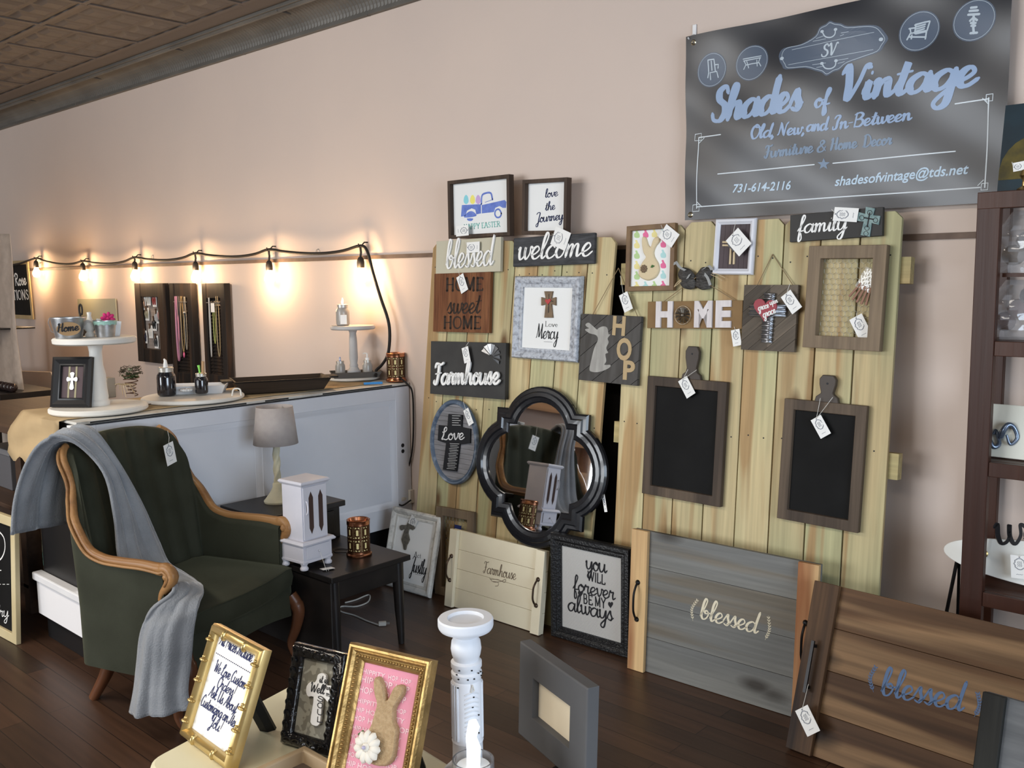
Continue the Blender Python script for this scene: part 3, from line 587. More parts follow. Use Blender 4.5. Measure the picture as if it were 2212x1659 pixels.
for pl in ([(1530, 130), (1531, 155)], [(1543, 128), (1545, 153)], [(1530, 130), (1543, 128)], [(1537, 132), (1538, 152)], [(1545, 140), (1552, 139), (1551, 147)], [(1535, 172), (1534, 157), (1548, 154), (1551, 167)], [(1531, 157), (1529, 168)]): bline(mb, pl, .0022)
for pl in ([(1606, 128), (1645, 121)], [(1607, 132), (1644, 125)], [(1608, 132), (1612, 140), (1607, 150)], [(1643, 126), (1640, 134), (1645, 143)], [(1614, 133), (1618, 147)], [(1636, 130), (1637, 143)], [(1612, 141), (1625, 138), (1640, 136)]): bline(mb, pl, .0018)
for pl in ([(1976, 54), (1998, 47)], [(1978, 58), (1998, 52)], [(1977, 63), (1997, 57)], [(1976, 68), (1996, 62)], [(1978, 73), (2001, 68)], [(2008, 45), (1978, 52), (1976, 72)], [(2008, 45), (2002, 66)], [(1964, 62), (1976, 60)], [(1966, 62), (1968, 72), (2001, 66)], [(1967, 72), (1960, 86)], [(1964, 80), (2000, 80)], [(2001, 68), (1999, 84)], [(1970, 76), (1969, 84)]): bline(mb, pl, .0026)
for pl in ([(2092, 32), (2116, 31)], [(2095, 24), (2113, 23)], [(2098, 17), (2110, 16)], [(2104, 32), (2103, 60)], [(2096, 45), (2103, 38), (2111, 44)], [(2098, 50), (2108, 50)], [(2099, 56), (2107, 56)], [(2097, 72), (2111, 71)], [(2103, 60), (2104, 72)]): bline(mb, pl, .0038)
mb.build('emblem_lines', mat('banner_line', (.45, .52, .58), .4), root, recalc=False)
mb = MB()
for q in ((1500, 92), (1491, 464)):
    p = L(*q); mb.lathe([(.004, bw(p.x, p.y)), (.009, bw(p.x, p.y)+.003), (.012, bw(p.x, p.y))], 16, (p.x, p.y, 0), cap=False)
mb.build('grommet', mat('brass_ring', (.6, .55, .42), .3, 1), root, smooth=True)
hk = thing('wall_hook', 'small clear adhesive hook holding the top left corner of the banner', 'hook', at_y(1501, 70, WALL-.001))
MB().box(-.009, .009, -.006, 0, -.03, .03).build('hook_plate', paint_white, hk, bevel=.003); MB().tube(catm([(0, -.006, -.01), (0, -.028, -.02), (0, -.034, -.035), (0, -.05, -.03)], 4), .003).build('hook', paint_white, hk)

# plain plank rack across the room (the mirror shows it)
t = thing('plank_rack', 'tall rack of pale brown planks across the room, seen only in the mirror', 'rack', Matrix.Translation((-6.9, -1.7, 0)) @ Matrix.Rotation(math.radians(-48), 4, 'Z'))
m_rk = wood('rack_plank', (.42, .24, .12), (.33, .18, .09), axis='X', scale=5)
for z in (.35, .75, 1.15, 1.5, 1.85): MB().box(-1.7, 1.7, -.18, .18, z, z+.03).build('shelf', m_rk, t); MB().box(-1.7, 1.7, .16, .18, z-.09, z).build('slat', m_rk, t)
MB().box(-1.7, 1.7, -.2, -.18, .02, 2.4).build('back_panel', mat('added_rack_back', (.55, .42, .34), .7), t)  # back panel added to keep the bright window out of the mirror
for x in (-1.7, -.9, -.1, .7, 1.66): MB().box(x, x+.04, -.18, .18, 0, 2.4).build('upright', m_rk, t)
# ------------------------------------------------------------------ signs on and above the fence
# -- frames standing on the picket tops
def deep_frame(name, label, cat, L, fw, t, mf, mp, rec):
    r = thing(name, label, cat, L.M); MB().mould(rect(L.w, L.h), [(0, 0), (0, t), (fw, t), (fw, 0)]).build('frame', mf, r, bevel=.0015)
    MB().box(-L.w/2+fw*.9, L.w/2-fw*.9, -L.h/2+fw*.9, L.h/2-fw*.9, .001, rec).build('panel', mp, r); return r, rec
L = onW((983, 392), (1117, 377), (973, 516), 3.262)
r, z = deep_frame('framed_sign', 'dark wood framed sign with a blue truck and HAPPY EASTER, on top of the fence', 'framed sign', L, .017, .034, m_brownw, m_print, .010)
Q = inner(L, z)
m_tb = mat('truck_blue', (.10, .16, .50), .6, col2=(.16, .24, .62), scale=30)
def poly(mb, L, pts, z0, z1, smooth=0):
    P = [L(*p) for p in pts]
    if smooth: P = catm(P, smooth, True)
    mb.prism([(p.x, p.y) for p in P], z0, z1)
def stroke(mb, L, pts, hw, z0=0, z1=.0008, smooth=4, close=False):
    P = [L(*p) for p in pts]
    if smooth: P = catm(P, smooth, close)
    if close: P.append(P[0])
    ribbon(mb, P, hw, z0, z1, 0)
mb = MB(); 
poly(mb, Q, [(998, 443), (1039, 441), (1039, 461), (1029, 463), (1027, 453), (1019, 450), (1009, 455), (1005, 467), (996, 468)], 0, z*0+.0008)
poly(mb, Q, [(1041, 443), (1090, 432), (1094, 436), (1093, 449), (1086, 449), (1079, 445), (1070, 449), (1067, 458), (1041, 461)], 0, .0008)
stroke(mb, Q, [(1040, 441), (1041, 424), (1047, 418), (1060, 417), (1064, 431)], .0045)
stroke(mb, Q, [(1048, 437), (1062, 432)], .0012, smooth=0)
for cx, cy, rr in ((1076, 461, 7),): stroke(mb, Q, [(cx+rr*math.cos(a), cy+rr*1.3*math.sin(a)) for a in (0, 1, 2, 3, 4, 5)], .004, close=True)
poly(mb, Q, [(1003, 470), (1009, 460), (1018, 456), (1026, 460), (1028, 467)], 0, .0008, 3); poly(mb, Q, [(1009, 472), (1022, 472), (1019, 477), (1012, 477)], 0, .0008, 2)
mb.build('truck_print', m_tb, r, M=Matrix.Translation((0, 0, z)), recalc=False)
for c, col in zip((1007, 1021, 1033), ((.25, .62, .70), (.82, .75, .18), (.55, .38, .68))):
    mb = MB(); poly(mb, Q, [(c-5, 436), (c-4, 426), (c, 421), (c+4, 426), (c+5, 436), (c, 441)], 0, .0009, 4); mb.build('egg_print', mat('egg%d' % c, col, .6), r, M=Matrix.Translation((0, 0, z)))
mb = MB(); wpx(mb, Q, 'serif', 'HAPPY EASTER', (1003, 496), (1081, 489), 11, thick=.17); mb.build('lettering', mat('mint_ink', (.16, .52, .46), .6), r, M=Matrix.Translation((0, 0, z)), recalc=False)
L = onW((1144, 390), (1241, 384), (1132, 507), 3.262)
r, z = deep_frame('framed_sign', 'dark wood framed sign reading love the Journey, standing on top of the left fence panel', 'framed sign', L, .017, .034, m_brownw, m_print, .010)
Q = inner(L, z); mb = MB()
wpx(mb, Q, 'script', 'love', (1178, 427), (1206, 423), 18, thick=.2, nib=.6, slant=.1)
wpx(mb, Q, 'script', 'the', (1178, 455), (1200, 452), 18, thick=.2, nib=.6, slant=.1)
wpx(mb, Q, 'script', 'Journey', (1158, 481), (1217, 474), 20, thick=.2, nib=.6, slant=.1)
mb.build('lettering', m_navy, r, M=Matrix.Translation((0, 0, z)), recalc=False)
# -- blessed (beige board with raised letters)
L = onF((950, 522), (1090, 512), (945, 592), .004)
r, z = board('wall_sign', 'beige board sign with raised white script blessed, top left of the fence', 'sign', L, .018, mat('putty_paint', (.50, .47, .36), .6))
Q = inner(L, z+.008); mb = MB(); wpx(mb, Q, 'script', 'blessed', (963, 580), (1067, 572), 60, thick=.11, nib=.6, slant=.12, z0=-.006, z1=.001); mb.build('lettering', m_wht, r, M=Matrix.Translation((0, 0, z+.008)), recalc=False)
# -- welcome
L = onF((1117, 515), (1293, 503), (1111, 577), .004)
r, z = board('wall_sign', 'rough black board sign reading welcome in white script, above the silver Love Mercy frame', 'sign', L, .018, mat('rough_black', (.035, .036, .038), .8, col2=(.07, .072, .078), scale=12, stretch=(1, 6, 1), bump=.4), .004)
Q = inner(L, z); mb = MB(); wpx(mb, Q, 'script', 'welcome', (1120, 561), (1280, 552), 52, thick=.17, nib=.75, slant=.16, z1=.0012); mb.build('lettering', m_wht, r, M=Matrix.Translation((0, 0, z)), recalc=False)
# -- home sweet home
L = onF((948, 592), (1070, 588), (938, 716), .004)
m_cedar = wood('striped_cedar', (.25, .10, .04), (.14, .045, .018), axis='Y', scale=26, grain=.9)
r, z = board('wall_sign', 'reddish striped wood sign with dark letters HOME sweet HOME', 'sign', L, .02, m_cedar)
Q = inner(L, z); mb = MB()
wpx(mb, Q, 'serif', 'HOME', (964, 628), (1043, 627), 26, thick=.24); wpx(mb, Q, 'script', 'sweet', (966, 677), (1040, 676), 42, thick=.18, nib=.6, slant=.1); wpx(mb, Q, 'serif', 'HOME', (959, 709), (1038, 710), 25, thick=.24)
mb.build('lettering', mat('burnt_letters', (.03, .018, .012), .7), r, M=Matrix.Translation((0, 0, z)), recalc=False)
# -- love mercy frame
L = onF((1122, 597), (1266, 597), (1108, 772), .004)
m_dist = mat('distressed_silver', (.50, .53, .58), .55, col2=(.25, .26, .29), scale=60, bump=.7, bscale=90, thr=(.45, .7)); ORN = lambda fw, t: [(0, 0), (0, t*.55), (fw*.12, t*.9), (fw*.3, t), (fw*.55, t*.8), (fw*.7, t*.5), (fw*.8, t*.6), (fw, t*.55), (fw, 0)]
r = thing('framed_sign', 'ornate silver grey framed print reading Love Mercy with a small wooden cross', 'framed sign', L.M)
MB().mould(rect(L.w, L.h), ORN(.05, .03)).build('frame', m_dist, r, smooth=30); MB().box(-L.w/2+.045, L.w/2-.045, -L.h/2+.045, L.h/2-.045, .001, .009).build('panel', m_print, r); z = .009
def crosspts(cx, cy, w_, h_, a, flare=1.5):
    p = []; q = w_/2; cyy = cy
    return [(cx-a*.5, cy-a*.5), (cx-q, cy-a*flare*.5), (cx-q, cy+a*flare*.5), (cx-a*.5, cy+a*.5), (cx-a*flare*.5, cy+h_*.62), (cx+a*flare*.5, cy+h_*.62), (cx+a*.5, cy+a*.5), (cx+q, cy+a*flare*.5), (cx+q, cy-a*flare*.5), (cx+a*.5, cy-a*.5), (cx+a*flare*.5, cy-h_*.38), (cx-a*flare*.5, cy-h_*.38)]
Q = inner(L, z); mb = MB(); poly(mb, Q, crosspts(1187, 651, 31, 57, 12, 1.5), 0, .008); mb.build('wooden_cross', mat('cross_wood', (.22, .15, .09), .7, col2=(.16, .11, .07), scale=40), r, M=Matrix.Translation((0, 0, z)))
mb = MB(); poly(mb, inner(L, z+.008), [(1184, 658), (1178, 650), (1180, 646), (1184, 648), (1188, 645), (1191, 649)], 0, .003); mb.build('red_heart', mat('heart_red', (.45, .05, .05), .5), r, M=Matrix.Translation((0, 0, z+.008)))
mb = MB(); stroke(mb, inner(L, z+.008), [(1186, 636), (1185, 675)], .0016, smooth=0); stroke(mb, inner(L, z+.008), [(1178, 649), (1195, 651)], .0014, smooth=0); mb.build('inlay', m_ink, r, M=Matrix.Translation((0, 0, z+.0081)), recalc=False)
mb = MB(); wpx(mb, Q, 'serif', 'Love', (1178, 705), (1204, 706), 11, thick=.12); wpx(mb, Q, 'script', 'Mercy', (1158, 731), (1206, 733), 32, thick=.13, nib=.8, slant=.1); stroke(mb, Q, [(1175, 738), (1193, 739)], .0006, smooth=0); mb.build('lettering', m_ink, r, M=Matrix.Translation((0, 0, z)), recalc=False)
# -- farmhouse sign
L = onF((940, 737), (1102, 741), (936, 850), .004)
r, z = board('wall_sign', 'charcoal board sign with thick raised white script Farmhouse and half a metal windmill', 'sign', L, .026, m_char)
Q = inner(L, z+.018); mb = MB(); wpx(mb, Q, 'script', 'Farmhouse', (938, 830), (1080, 829), 44, thick=.20, nib=.35, slant=.1, z0=-.006, z1=.003); mb.build('lettering', m_wht, r, M=Matrix.Translation((0, 0, z+.018)), recalc=False)
mb = MB(); c = Q(1056, 771)
for k in range(8):
    a0 = math.radians(-32+k*24.5); a1 = a0+.28; r0, r1 = .012, .062
    mb.add([(c.x+r0*math.cos(a0), c.y+r0*math.sin(a0), 0), (c.x+r1*math.cos(a0), c.y+r1*math.sin(a0), .002), (c.x+r1*math.cos(a1), c.y+r1*math.sin(a1), .010), (c.x+r0*math.cos(a1), c.y+r0*math.sin(a1), .004)], [(0, 1, 2, 3)])
mb.build('windmill_half', m_silver, r, solid=.001, M=Matrix.Translation((0, 0, z+.001)) @ Matrix.Translation((0, 0, .001)))
# -- hop sign
L = onF((1263, 678), (1391, 684), (1254, 820), .006)
m_bw = mat('weathered_grey', (.055, .05, .045), .75, col2=(.085, .08, .075), scale=7, stretch=(5, .7, 1))
r = thing('wall_sign', 'square dark plank sign with a pale rabbit and tan letters HOP, hung on twine', 'sign', L.M)
n = 6
for k in range(-4, 5):                                                   # diagonal planks clipped to the square
    import itertools
    hw, hh = L.w/2, L.h/2; s = .062; a = k*s; b = a+s-.0016
    def clip(pts, f):
        o = []
        for i in range(len(pts)):
            p, q = pts[i], pts[(i+1) % len(pts)]; fp, fq = f(p), f(q)
            if fp >= 0: o.append(p)
            if fp*fq < 0: t = fp/(fp-fq); o.append((p[0]+(q[0]-p[0])*t, p[1]+(q[1]-p[1])*t))
        return o
    P = [(-hw, -hh), (hw, -hh), (hw, hh), (-hw, hh)]; dx, dy = math.cos(math.radians(38)), math.sin(math.radians(38)); N2 = (-dy, dx)
    P = clip(P, lambda p: p[0]*N2[0]+p[1]*N2[1]-a); P = clip(P, lambda p: b-(p[0]*N2[0]+p[1]*N2[1])) if len(P) > 2 else P
    if len(P) > 2: MB().prism(P, 0, .018).build('plank', m_bw, r, bevel=.001)
z = .018; Q = inner(L, z); mb = MB()
rab = [(1265, 701), (1272, 697), (1282, 705), (1290, 712), (1293, 709), (1303, 705), (1312, 708), (1315, 722), (1319, 722), (1313, 731), (1315, 740), (1310, 752), (1314, 762), (1308, 765), (1310, 780), (1306, 788), (1318, 788), (1318, 793), (1306, 800), (1290, 804), (1276, 802), (1274, 795), (1278, 776), (1284, 752), (1292, 734), (1288, 724), (1274, 720), (1264, 712), (1273, 709), (1268, 706)]
poly(mb, Q, rab, 0, .0015, 3); mb.build('rabbit', mat('rabbit_pale', (.42, .41, .38), .7, col2=(.30, .29, .27), scale=9, stretch=(5, .8, 1)), r, M=Matrix.Translation((0, 0, z)))
for ch, a, b, h in (('H', (1323, 722), (1350, 724), 38), ('O', (1332, 775), (1364, 777), 43), ('P', (1346, 818), (1371, 820), 38)):
    mb = MB(); wpx(mb, Q, 'sans', ch, a, b, h, thick=.035, z1=.003); mb.build('letter', mat('tan_letter', (.45, .33, .18), .6), r, M=Matrix.Translation((0, 0, z)), recalc=False)
mb = MB(); e = at_f(1336, 579, .004); I = L.M.inverted(); e = I @ e
mb.tube([e, Vector((-L.w*.33, L.h*.5, .009))], .0016, 6); mb.tube([e, Vector((L.w*.42, L.h*.5, .009))], .0016, 6); mb.build('hanging_twine', m_twine, r)
# -- bunny in patterned frame
L = onF((1360, 490), (1465, 482), (1356, 630), .004)
r, z = deep_frame('framed_picture', 'brown wood framed picture of a cream felt bunny on rabbit patterned paper', 'framed picture', L, .020, .022, mat('walnut', (.20, .12, .055), .5, col2=(.14, .08, .04), scale=12), m_print, .008)
Q = inner(L, z)
cols = [(.45, .62, .30), (.72, .16, .32), (.78, .70, .32), (.42, .66, .66)]
for j in range(6):
    for i in range(5):
        px = 1376+i*19; py = 505+j*22.5+(i*-.6)
        if px > 1450 or (1385 < px < 1422 and 515 < py < 600 and not (px < 1392)): continue
        mb = MB(); poly(mb, Q, [(px-5, py+8), (px-6, py), (px-2, py-3), (px-4, py-8), (px, py-9), (px+2, py-4), (px+5, py), (px+6, py+6), (px+3, py+9)], 0, .0005, 2)
        mb.build('printed_rabbit', mat('pr%d' % ((i+j*2) % 4), cols[(i+j*2) % 4], .7), r, M=Matrix.Translation((0, 0, z)))
def puffy(mb, L, pts, depth, smooth=4):
    P = [L(*p) for p in pts]; P = catm(P, smooth, True); c = sum(P, Vector())/len(P); K_ = 7; n = len(P); rings = []
    # shrink towards a skeleton line rather than one point, so ears stay full
    for k in range(K_+1):
        t = k/K_; zz = depth*math.sin(t*PI/2); sc_ = (1-t)
        ring = []
        for i, p in enumerate(P):
            nb = (P[(i+1) % n]-P[i-1]); nn = Vector((-nb.y, nb.x, 0)); nn = nn.normalized() if nn.length else nn
            ring.append(p+nn*(.018*(1-math.cos(t*PI/2))*L.w/.2)+Vector((0, 0, zz)))
        rings.append(ring)
    A = sum((rings[0][i].x*rings[0][(i+1) % n].y-rings[0][(i+1) % n].x*rings[0][i].y) for i in range(n))
    if A < 0: rings = [[P[i]*2-rings[k][i]+Vector((0, 0, 2*depth*math.sin(k/K_*PI/2))) for i in range(n)] for k in range(K_+1)]
    return P, rings
def felt(mb, L, pts, depth, inset=.006, smooth=4):
    P = [L(*p) for p in pts]; P = catm(P, smooth, True); n = len(P); A = sum(P[i].x*P[(i+1) % n].y-P[(i+1) % n].x*P[i].y for i in range(n)); sg = 1 if A > 0 else -1
    R_ = []
    for k in range(4):
        t = k/3; ring = []
        for i, p in enumerate(P):
            nb = P[(i+1) % n]-P[i-1]; nn = Vector((-nb.y, nb.x, 0)).normalized()*sg; ring.append(p+nn*inset*(1-math.cos(t*PI/2))+Vector((0, 0, depth*math.sin(t*PI/2))))
        R_.append(ring+[ring[0]])
    mb.grid(R_); mb.add([tuple(v) for v in R_[-1][:-1]], [tuple(range(n))])
bun = [(1398, 606), (1383, 598), (1381, 583), (1389, 566), (1396, 556), (1391, 546), (1388, 530), (1388, 516), (1391, 511), (1397, 514), (1402, 529), (1407, 533), (1412, 518), (1420, 511), (1427, 513), (1426, 522), (1418, 533), (1414, 545), (1416, 556), (1423, 568), (1426, 583), (1420, 597), (1410, 604)]
mb = MB(); felt(mb, Q, bun, .009); mb.build('felt_bunny', mat('cream_felt', (.66, .55, .36), .9, bump=.2, bscale=200), r, M=Matrix.Translation((0, 0, z)), smooth=50)
def flower(c, rad, root, m, n=9, name='rosette', z=0):
    mb = MB()
    for k in range(n):
        a = k*2*PI/n; M_ = Matrix.Translation((c.x, c.y, z)) @ Matrix.Rotation(a, 4, 'Z'); mb.ball((rad*.58, 0, rad*.16), (rad*.45, rad*.30, rad*.24), 8, M_)
    mb.ball((c.x, c.y, z+rad*.28), (rad*.3, rad*.3, rad*.2), 8); return mb.build(name, m, root, smooth=60)
c = Q(1394, 581); flower(c, .017, r, mat('burlap_flower', (.20, .14, .09), .9), 9, z=z+.009)
mb = MB(); c = Q(1412, 576); mb.add([(c.x-.008, c.y-.004, .011), (c.x, c.y+.007, .013), (c.x+.012, c.y+.002, .011), (c.x+.001, c.y-.005, .012)], [(0, 1, 2, 3)]); mb.build('leaf', mat('leaf_green', (.06, .14, .04), .7), r, M=Matrix.Translation((0, 0, z)), solid=.001)
# -- white frame with clothespin cross
L = onF((1549, 474), (1636, 471), (1542, 593), .004)
r = thing('framed_picture', 'white framed picture of a stick cross with a grey heart, under the banner', 'framed picture', L.M)
MB().mould(rect(L.w, L.h), [(0, 0), (0, .010), (.004, .016), (.012, .018), (.018, .012), (.022, .010), (.022, 0)]).build('frame', mat('frame_white', (.66, .67, .72), .4), r, smooth=30)
mb = MB(); n = 6; iw = L.w-.04
for k in range(n): mb.box(-iw/2+k*iw/n, -iw/2+(k+1)*iw/n-.0008, -L.h/2+.02, L.h/2-.02, .001, .006)
mb.build('plank_backing', mat('plum_wood', (.06, .045, .05), .7, col2=(.09, .07, .075), scale=5, stretch=(1, .2, 1)), r); z = .006; Q = inner(L, z)
m_stick = mat('pale_stick', (.58, .47, .30), .7); mb = MB()
for a, b in (((1562, 523), (1600, 524)), ((1562, 530), (1600, 531)), ((1581, 515), (1578, 571)), ((1588, 515), (1586, 571))):
    p, q = Q(*a), Q(*b); d = (q-p); M_ = axes((p+q)/2, d, Vector((-d.y, d.x, 0))); mb.box(-d.length/2, d.length/2, -.0035, .0035, 0, .006, M_)
mb.build('stick_cross', m_stick, r, M=Matrix.Translation((0, 0, z)))
def heart(cx, cy, w_, h_): return [(cx+w_*.5*16*math.sin(t)**3/16, cy-h_*.5*(13*math.cos(t)-5*math.cos(2*t)-2*math.cos(3*t)-math.cos(4*t))/15) for t in [2*PI*i/24 for i in range(24)]]
mb = MB(); poly(mb, Q, heart(1586, 530, 24, 27), .006, .010); mb.build('grey_heart', mat('slate_heart', (.09, .09, .10), .6, col2=(.14, .14, .15), scale=80), r, M=Matrix.Translation((0, 0, z)))
mb = MB(); stroke(mb, inner(L, z+.010), [(1583, 519), (1584, 508), (1588, 509), (1588, 520)], .0012); mb.build('cord', m_string, r, M=Matrix.Translation((0, 0, z+.010)), recalc=False)
# -- family
L = onF((1712, 466), (1912, 448), (1710, 524), .004)
r, z = board('wall_sign', 'dark charcoal board sign reading family with a turquoise cross', 'sign', L, .018, m_char)
Q = inner(L, z); mb = MB(); wpx(mb, Q, 'script', 'family', (1723, 504), (1830, 496), 36, thick=.17, nib=.7, slant=.1, z1=.0012); mb.build('lettering', m_wht, r, M=Matrix.Translation((0, 0, z)), recalc=False)
m_teal = mat('teal_patina', (.16, .25, .25), .6, col2=(.28, .38, .37), scale=55, bump=.6, bscale=120)
def rot(pts, c, a): return [(c[0]+(x-c[0])*math.cos(a)-(y-c[1])*math.sin(a), c[1]+(x-c[0])*math.sin(a)+(y-c[1])*math.cos(a)) for x, y in pts]
mb = MB(); poly(mb, Q, rot(crosspts(1876, 472, 48, 62, 17, 1.15), (1876, 478), .18), 0, .006); mb.build('turquoise_cross', m_teal, r, M=Matrix.Translation((0, 0, z)))
mb = MB(); Q2 = inner(L, z+.006)
for a in (0, PI/2): stroke(mb, Q2, rot([(1866, 472), (1886, 472)] if a == 0 else [(1876, 460), (1876, 490)], (1876, 476), .18), .0022, smooth=0)
for dx, dy in ((-15, 0), (15, 0), (0, -14), (0, 20), (0, 32)): stroke(mb, Q2, rot([(1876+dx+5*math.cos(t), 473+dy+5*math.sin(t)) for t in (0, 1, 2, 3, 4, 5)], (1876, 476), .18), .0008, close=True)
mb.build('cross_scrolls', m_ink, r, M=Matrix.Translation((0, 0, z+.006)), recalc=False)
# -- HOME with windmill
L = onF((1402, 652), (1607, 649), (1402, 709), .008)
r, z = board('wall_sign', 'tan board sign with white letters H M E and a metal windmill for the O', 'sign', L, .012, mat('tan_board', (.24, .145, .06), .7, col2=(.20, .12, .05), scale=10))
Q = inner(L, z)
for ch, a, b, h in (('H', (1418, 704), (1454, 704), 49), ('M', (1501, 704), (1539, 704), 50), ('E', (1547, 704), (1580, 704), 51)):
    mb = MB(); wpx(mb, Q, 'sans', ch, a, b, h, thick=.05, z1=.008); mb.build('letter', mat('chalky_white', (.70, .66, .66), .7, col2=(.60, .56, .56), scale=60, stretch=(1, .2, 1)), r, M=Matrix.Translation((0, 0, z)), recalc=False)
mb = MB(); c = Q(1477, 681); R0 = .032
for k in range(12):
    a0 = k*PI/6; a1 = a0+.36
    mb.add([(c.x+.009*math.cos(a0), c.y+.009*math.sin(a0), .006), (c.x+R0*math.cos(a0), c.y+R0*math.sin(a0), .005), (c.x+R0*math.cos(a1), c.y+R0*math.sin(a1), .013), (c.x+.009*math.cos(a1), c.y+.009*math.sin(a1), .009)], [(0, 1, 2, 3)])
mb.tube([(c.x+.036*math.cos(a*PI/16), c.y+.036*math.sin(a*PI/16), .008) for a in range(33)], .0012, 5); mb.lathe([(.007, .004), (.007, .012), (.003, .015)], 12, (c.x, c.y, 0)); mb.build('windmill', mat('aged_metal', (.30, .27, .22), .4, .85, col2=(.12, .10, .08), scale=70), r, M=Matrix.Translation((0, 0, z)))
# twine of the HOME sign, and the black ribbon bow it hangs from
I = L.M.inverted(); mb = MB(); e = I @ at_f(1505, 598, .02)
for x in (-.33, .42): mb.tube([e, Vector((L.w*x, L.h*.5-.001, .006))], .0016, 6)
mb.build('hanging_twine', m_twine, r)
bowM = axes(at_f(1503, 600, .012), Vector((1, 0, 0)), Vector((0, FK, 1)))
r = thing('ribbon_bow', 'dark gauze ribbon bow with raffia ends above the HOME windmill sign', 'bow', bowM)
m_gauze = mat('dark_gauze', (.035, .032, .03), .8, col2=(.09, .085, .08), scale=60, stretch=(1, 4, 1))
def blob(name, pts, th, m, seed=0, bulge=.02):
    mb = MB(); I = bowM.inverted(); P = catm([I @ at_f(x, y, .016) for x, y in pts], 4, True); c = sum(P, Vector())/len(P)
    rows = []
    for k in range(7):
        t = k/6; rows.append([Vector((c.x+(p.x-c.x)*(1-t)+0, c.y+(p.y-c.y)*(1-t), .004+bulge*math.sin(t*PI/2)+.004*math.sin(i*1.1+seed)*(1-t))) for i, p in enumerate(P+[P[0]])])
    mb.grid(rows); return mb.build(name, m, r, smooth=60, solid=th)
blob('bow_loop', [(1503, 598), (1490, 582), (1472, 578), (1466, 590), (1470, 606), (1487, 612)], .002, m_gauze, 0)
blob('bow_loop', [(1503, 598), (1514, 580), (1530, 578), (1540, 590), (1532, 606), (1516, 608)], .002, m_gauze, 2)
blob('bow_tail', [(1498, 600), (1484, 606), (1469, 612), (1478, 622), (1494, 625), (1504, 616)], .0015, m_gauze, 1, .012)
blob('bow_tail', [(1505, 600), (1503, 616), (1516, 626), (1535, 622), (1536, 608), (1520, 602)], .0015, m_gauze, 3, .012)
m_rib = mat('silver_ribbon', (.30, .31, .31), .45); I = bowM.inverted()
for pts in ([(1480, 584), (1468, 577), (1459, 565), (1457, 572)], [(1518, 582), (1530, 574), (1538, 583)], [(1520, 590), (1528, 600), (1534, 616)], [(1490, 592), (1484, 602)]):
    mb = MB(); P = catm([I @ at_f(x, y, .036) for x, y in pts], 4); mb.grid([[p+Vector((.006, .002, 0)), p-Vector((.006, .002, .002))] for p in P]); mb.build('ribbon_strip', m_rib, r, solid=.0006)
for pts in ([(1480, 597), (1466, 612), (1453, 622)], [(1526, 590), (1545, 597), (1560, 606)], [(1528, 588), (1548, 592), (1566, 600)], [(1476, 600), (1462, 611), (1456, 620)]): MB().tube(catm([I @ at_f(x, y, .02) for x, y in pts], 3), .0016, 5).build('raffia_end', mat('raffia', (.52, .40, .24), .8), r)
# -- grace upon grace
L = onF((1614, 616), (1730, 616), (1604, 755), .006)
r = thing('wall_sign', 'grey plank sign with corrugated metal cross and red heart reading grace upon grace', 'sign', L.M)
m_gp = wood('chevron_plank', (.15, .12, .09), (.09, .072, .055), axis='X', scale=14, rnd=.25)
for side in (-1, 1):
    for k in range(-5, 6):
        s = .042; a = k*s; b = a+s-.001; hw, hh = L.w/2, L.h/2; P = [(0, -hh), (hw, -hh), (hw, hh), (0, hh)] if side > 0 else [(-hw, -hh), (0, -hh), (0, hh), (-hw, hh)]
        dx, dy = math.cos(math.radians(40)), math.sin(math.radians(40)); N2 = (-dy, dx)
        P = clip(P, lambda p: p[0]*N2[0]+p[1]*N2[1]-a)
        if len(P) > 2: P = clip(P, lambda p: b-(p[0]*N2[0]+p[1]*N2[1]))
        if side > 0 and len(P) > 2: pass
        if len(P) > 2:
            Mp = Matrix.Rotation(math.radians(40), 4, 'Z'); Mi = Mp.inverted(); PP = [Mi @ Vector((p[0], p[1], 0)) for p in P]; MB().prism([(p.x, p.y) for p in PP], 0, .018).build('plank', m_gp, r, M=Mp)
z = .018; Q = inner(L, z); mb = MB()
def corr(mb, a, b, hw, n, ripple='y'):
    A = Q(*a); B = Q(*b); d = (B-A); ex = d.normalized(); ey = Vector((-ex.y, ex.x, 0)); rows = []
    for i in range(n*8+1):
        p = A+d*i/(n*8); zz = .007+.005*math.sin(i*2*PI/8); rows.append([p+ey*hw+Vector((0, 0, zz)), p-ey*hw+Vector((0, 0, zz))])
    mb.grid(rows)
corr(mb, (1665, 633), (1657, 740), .022, 11)
m_corr = mat('corrugated', (.50, .51, .53), .3, .9, col2=(.30, .30, .31), scale=20)
mb.build('corrugated_upright', m_corr, r, M=Matrix.Translation((0, 0, z)), solid=.001, smooth=70)
mb = MB()
A = Q(1622, 670); B = Q(1701, 671); rows = []
for i in range(33):
    t = i/32; zz = .013+.005*math.sin(t*3*2*PI); rows.append([A.lerp(B, 0)+Vector((0, .022-.044*t, zz)), B+Vector((0, .022-.044*t, zz))])
mb.grid(rows); mb.build('corrugated_crossbar', m_corr, r, M=Matrix.Translation((0, 0, z)), solid=.001, smooth=70)
mb = MB(); hp = rot(heart(1659, 667, 50, 50), (1659, 667), .10); poly(mb, Q, hp, .019, .025); mb.build('red_heart', mat('heart_wine', (.30, .035, .05), .5), r, M=Matrix.Translation((0, 0, z)))
mb = MB(); Q2 = inner(L, z+.025); wpx(mb, Q2, 'script', 'grace', (1639, 671), (1662, 664), 14, thick=.2, nib=.5, slant=.1); wpx(mb, Q2, 'script', 'upon', (1664, 659), (1681, 653), 12, thick=.2, nib=.5, slant=.1); wpx(mb, Q2, 'script', 'grace', (1650, 686), (1677, 675), 16, thick=.2, nib=.5, slant=.1)
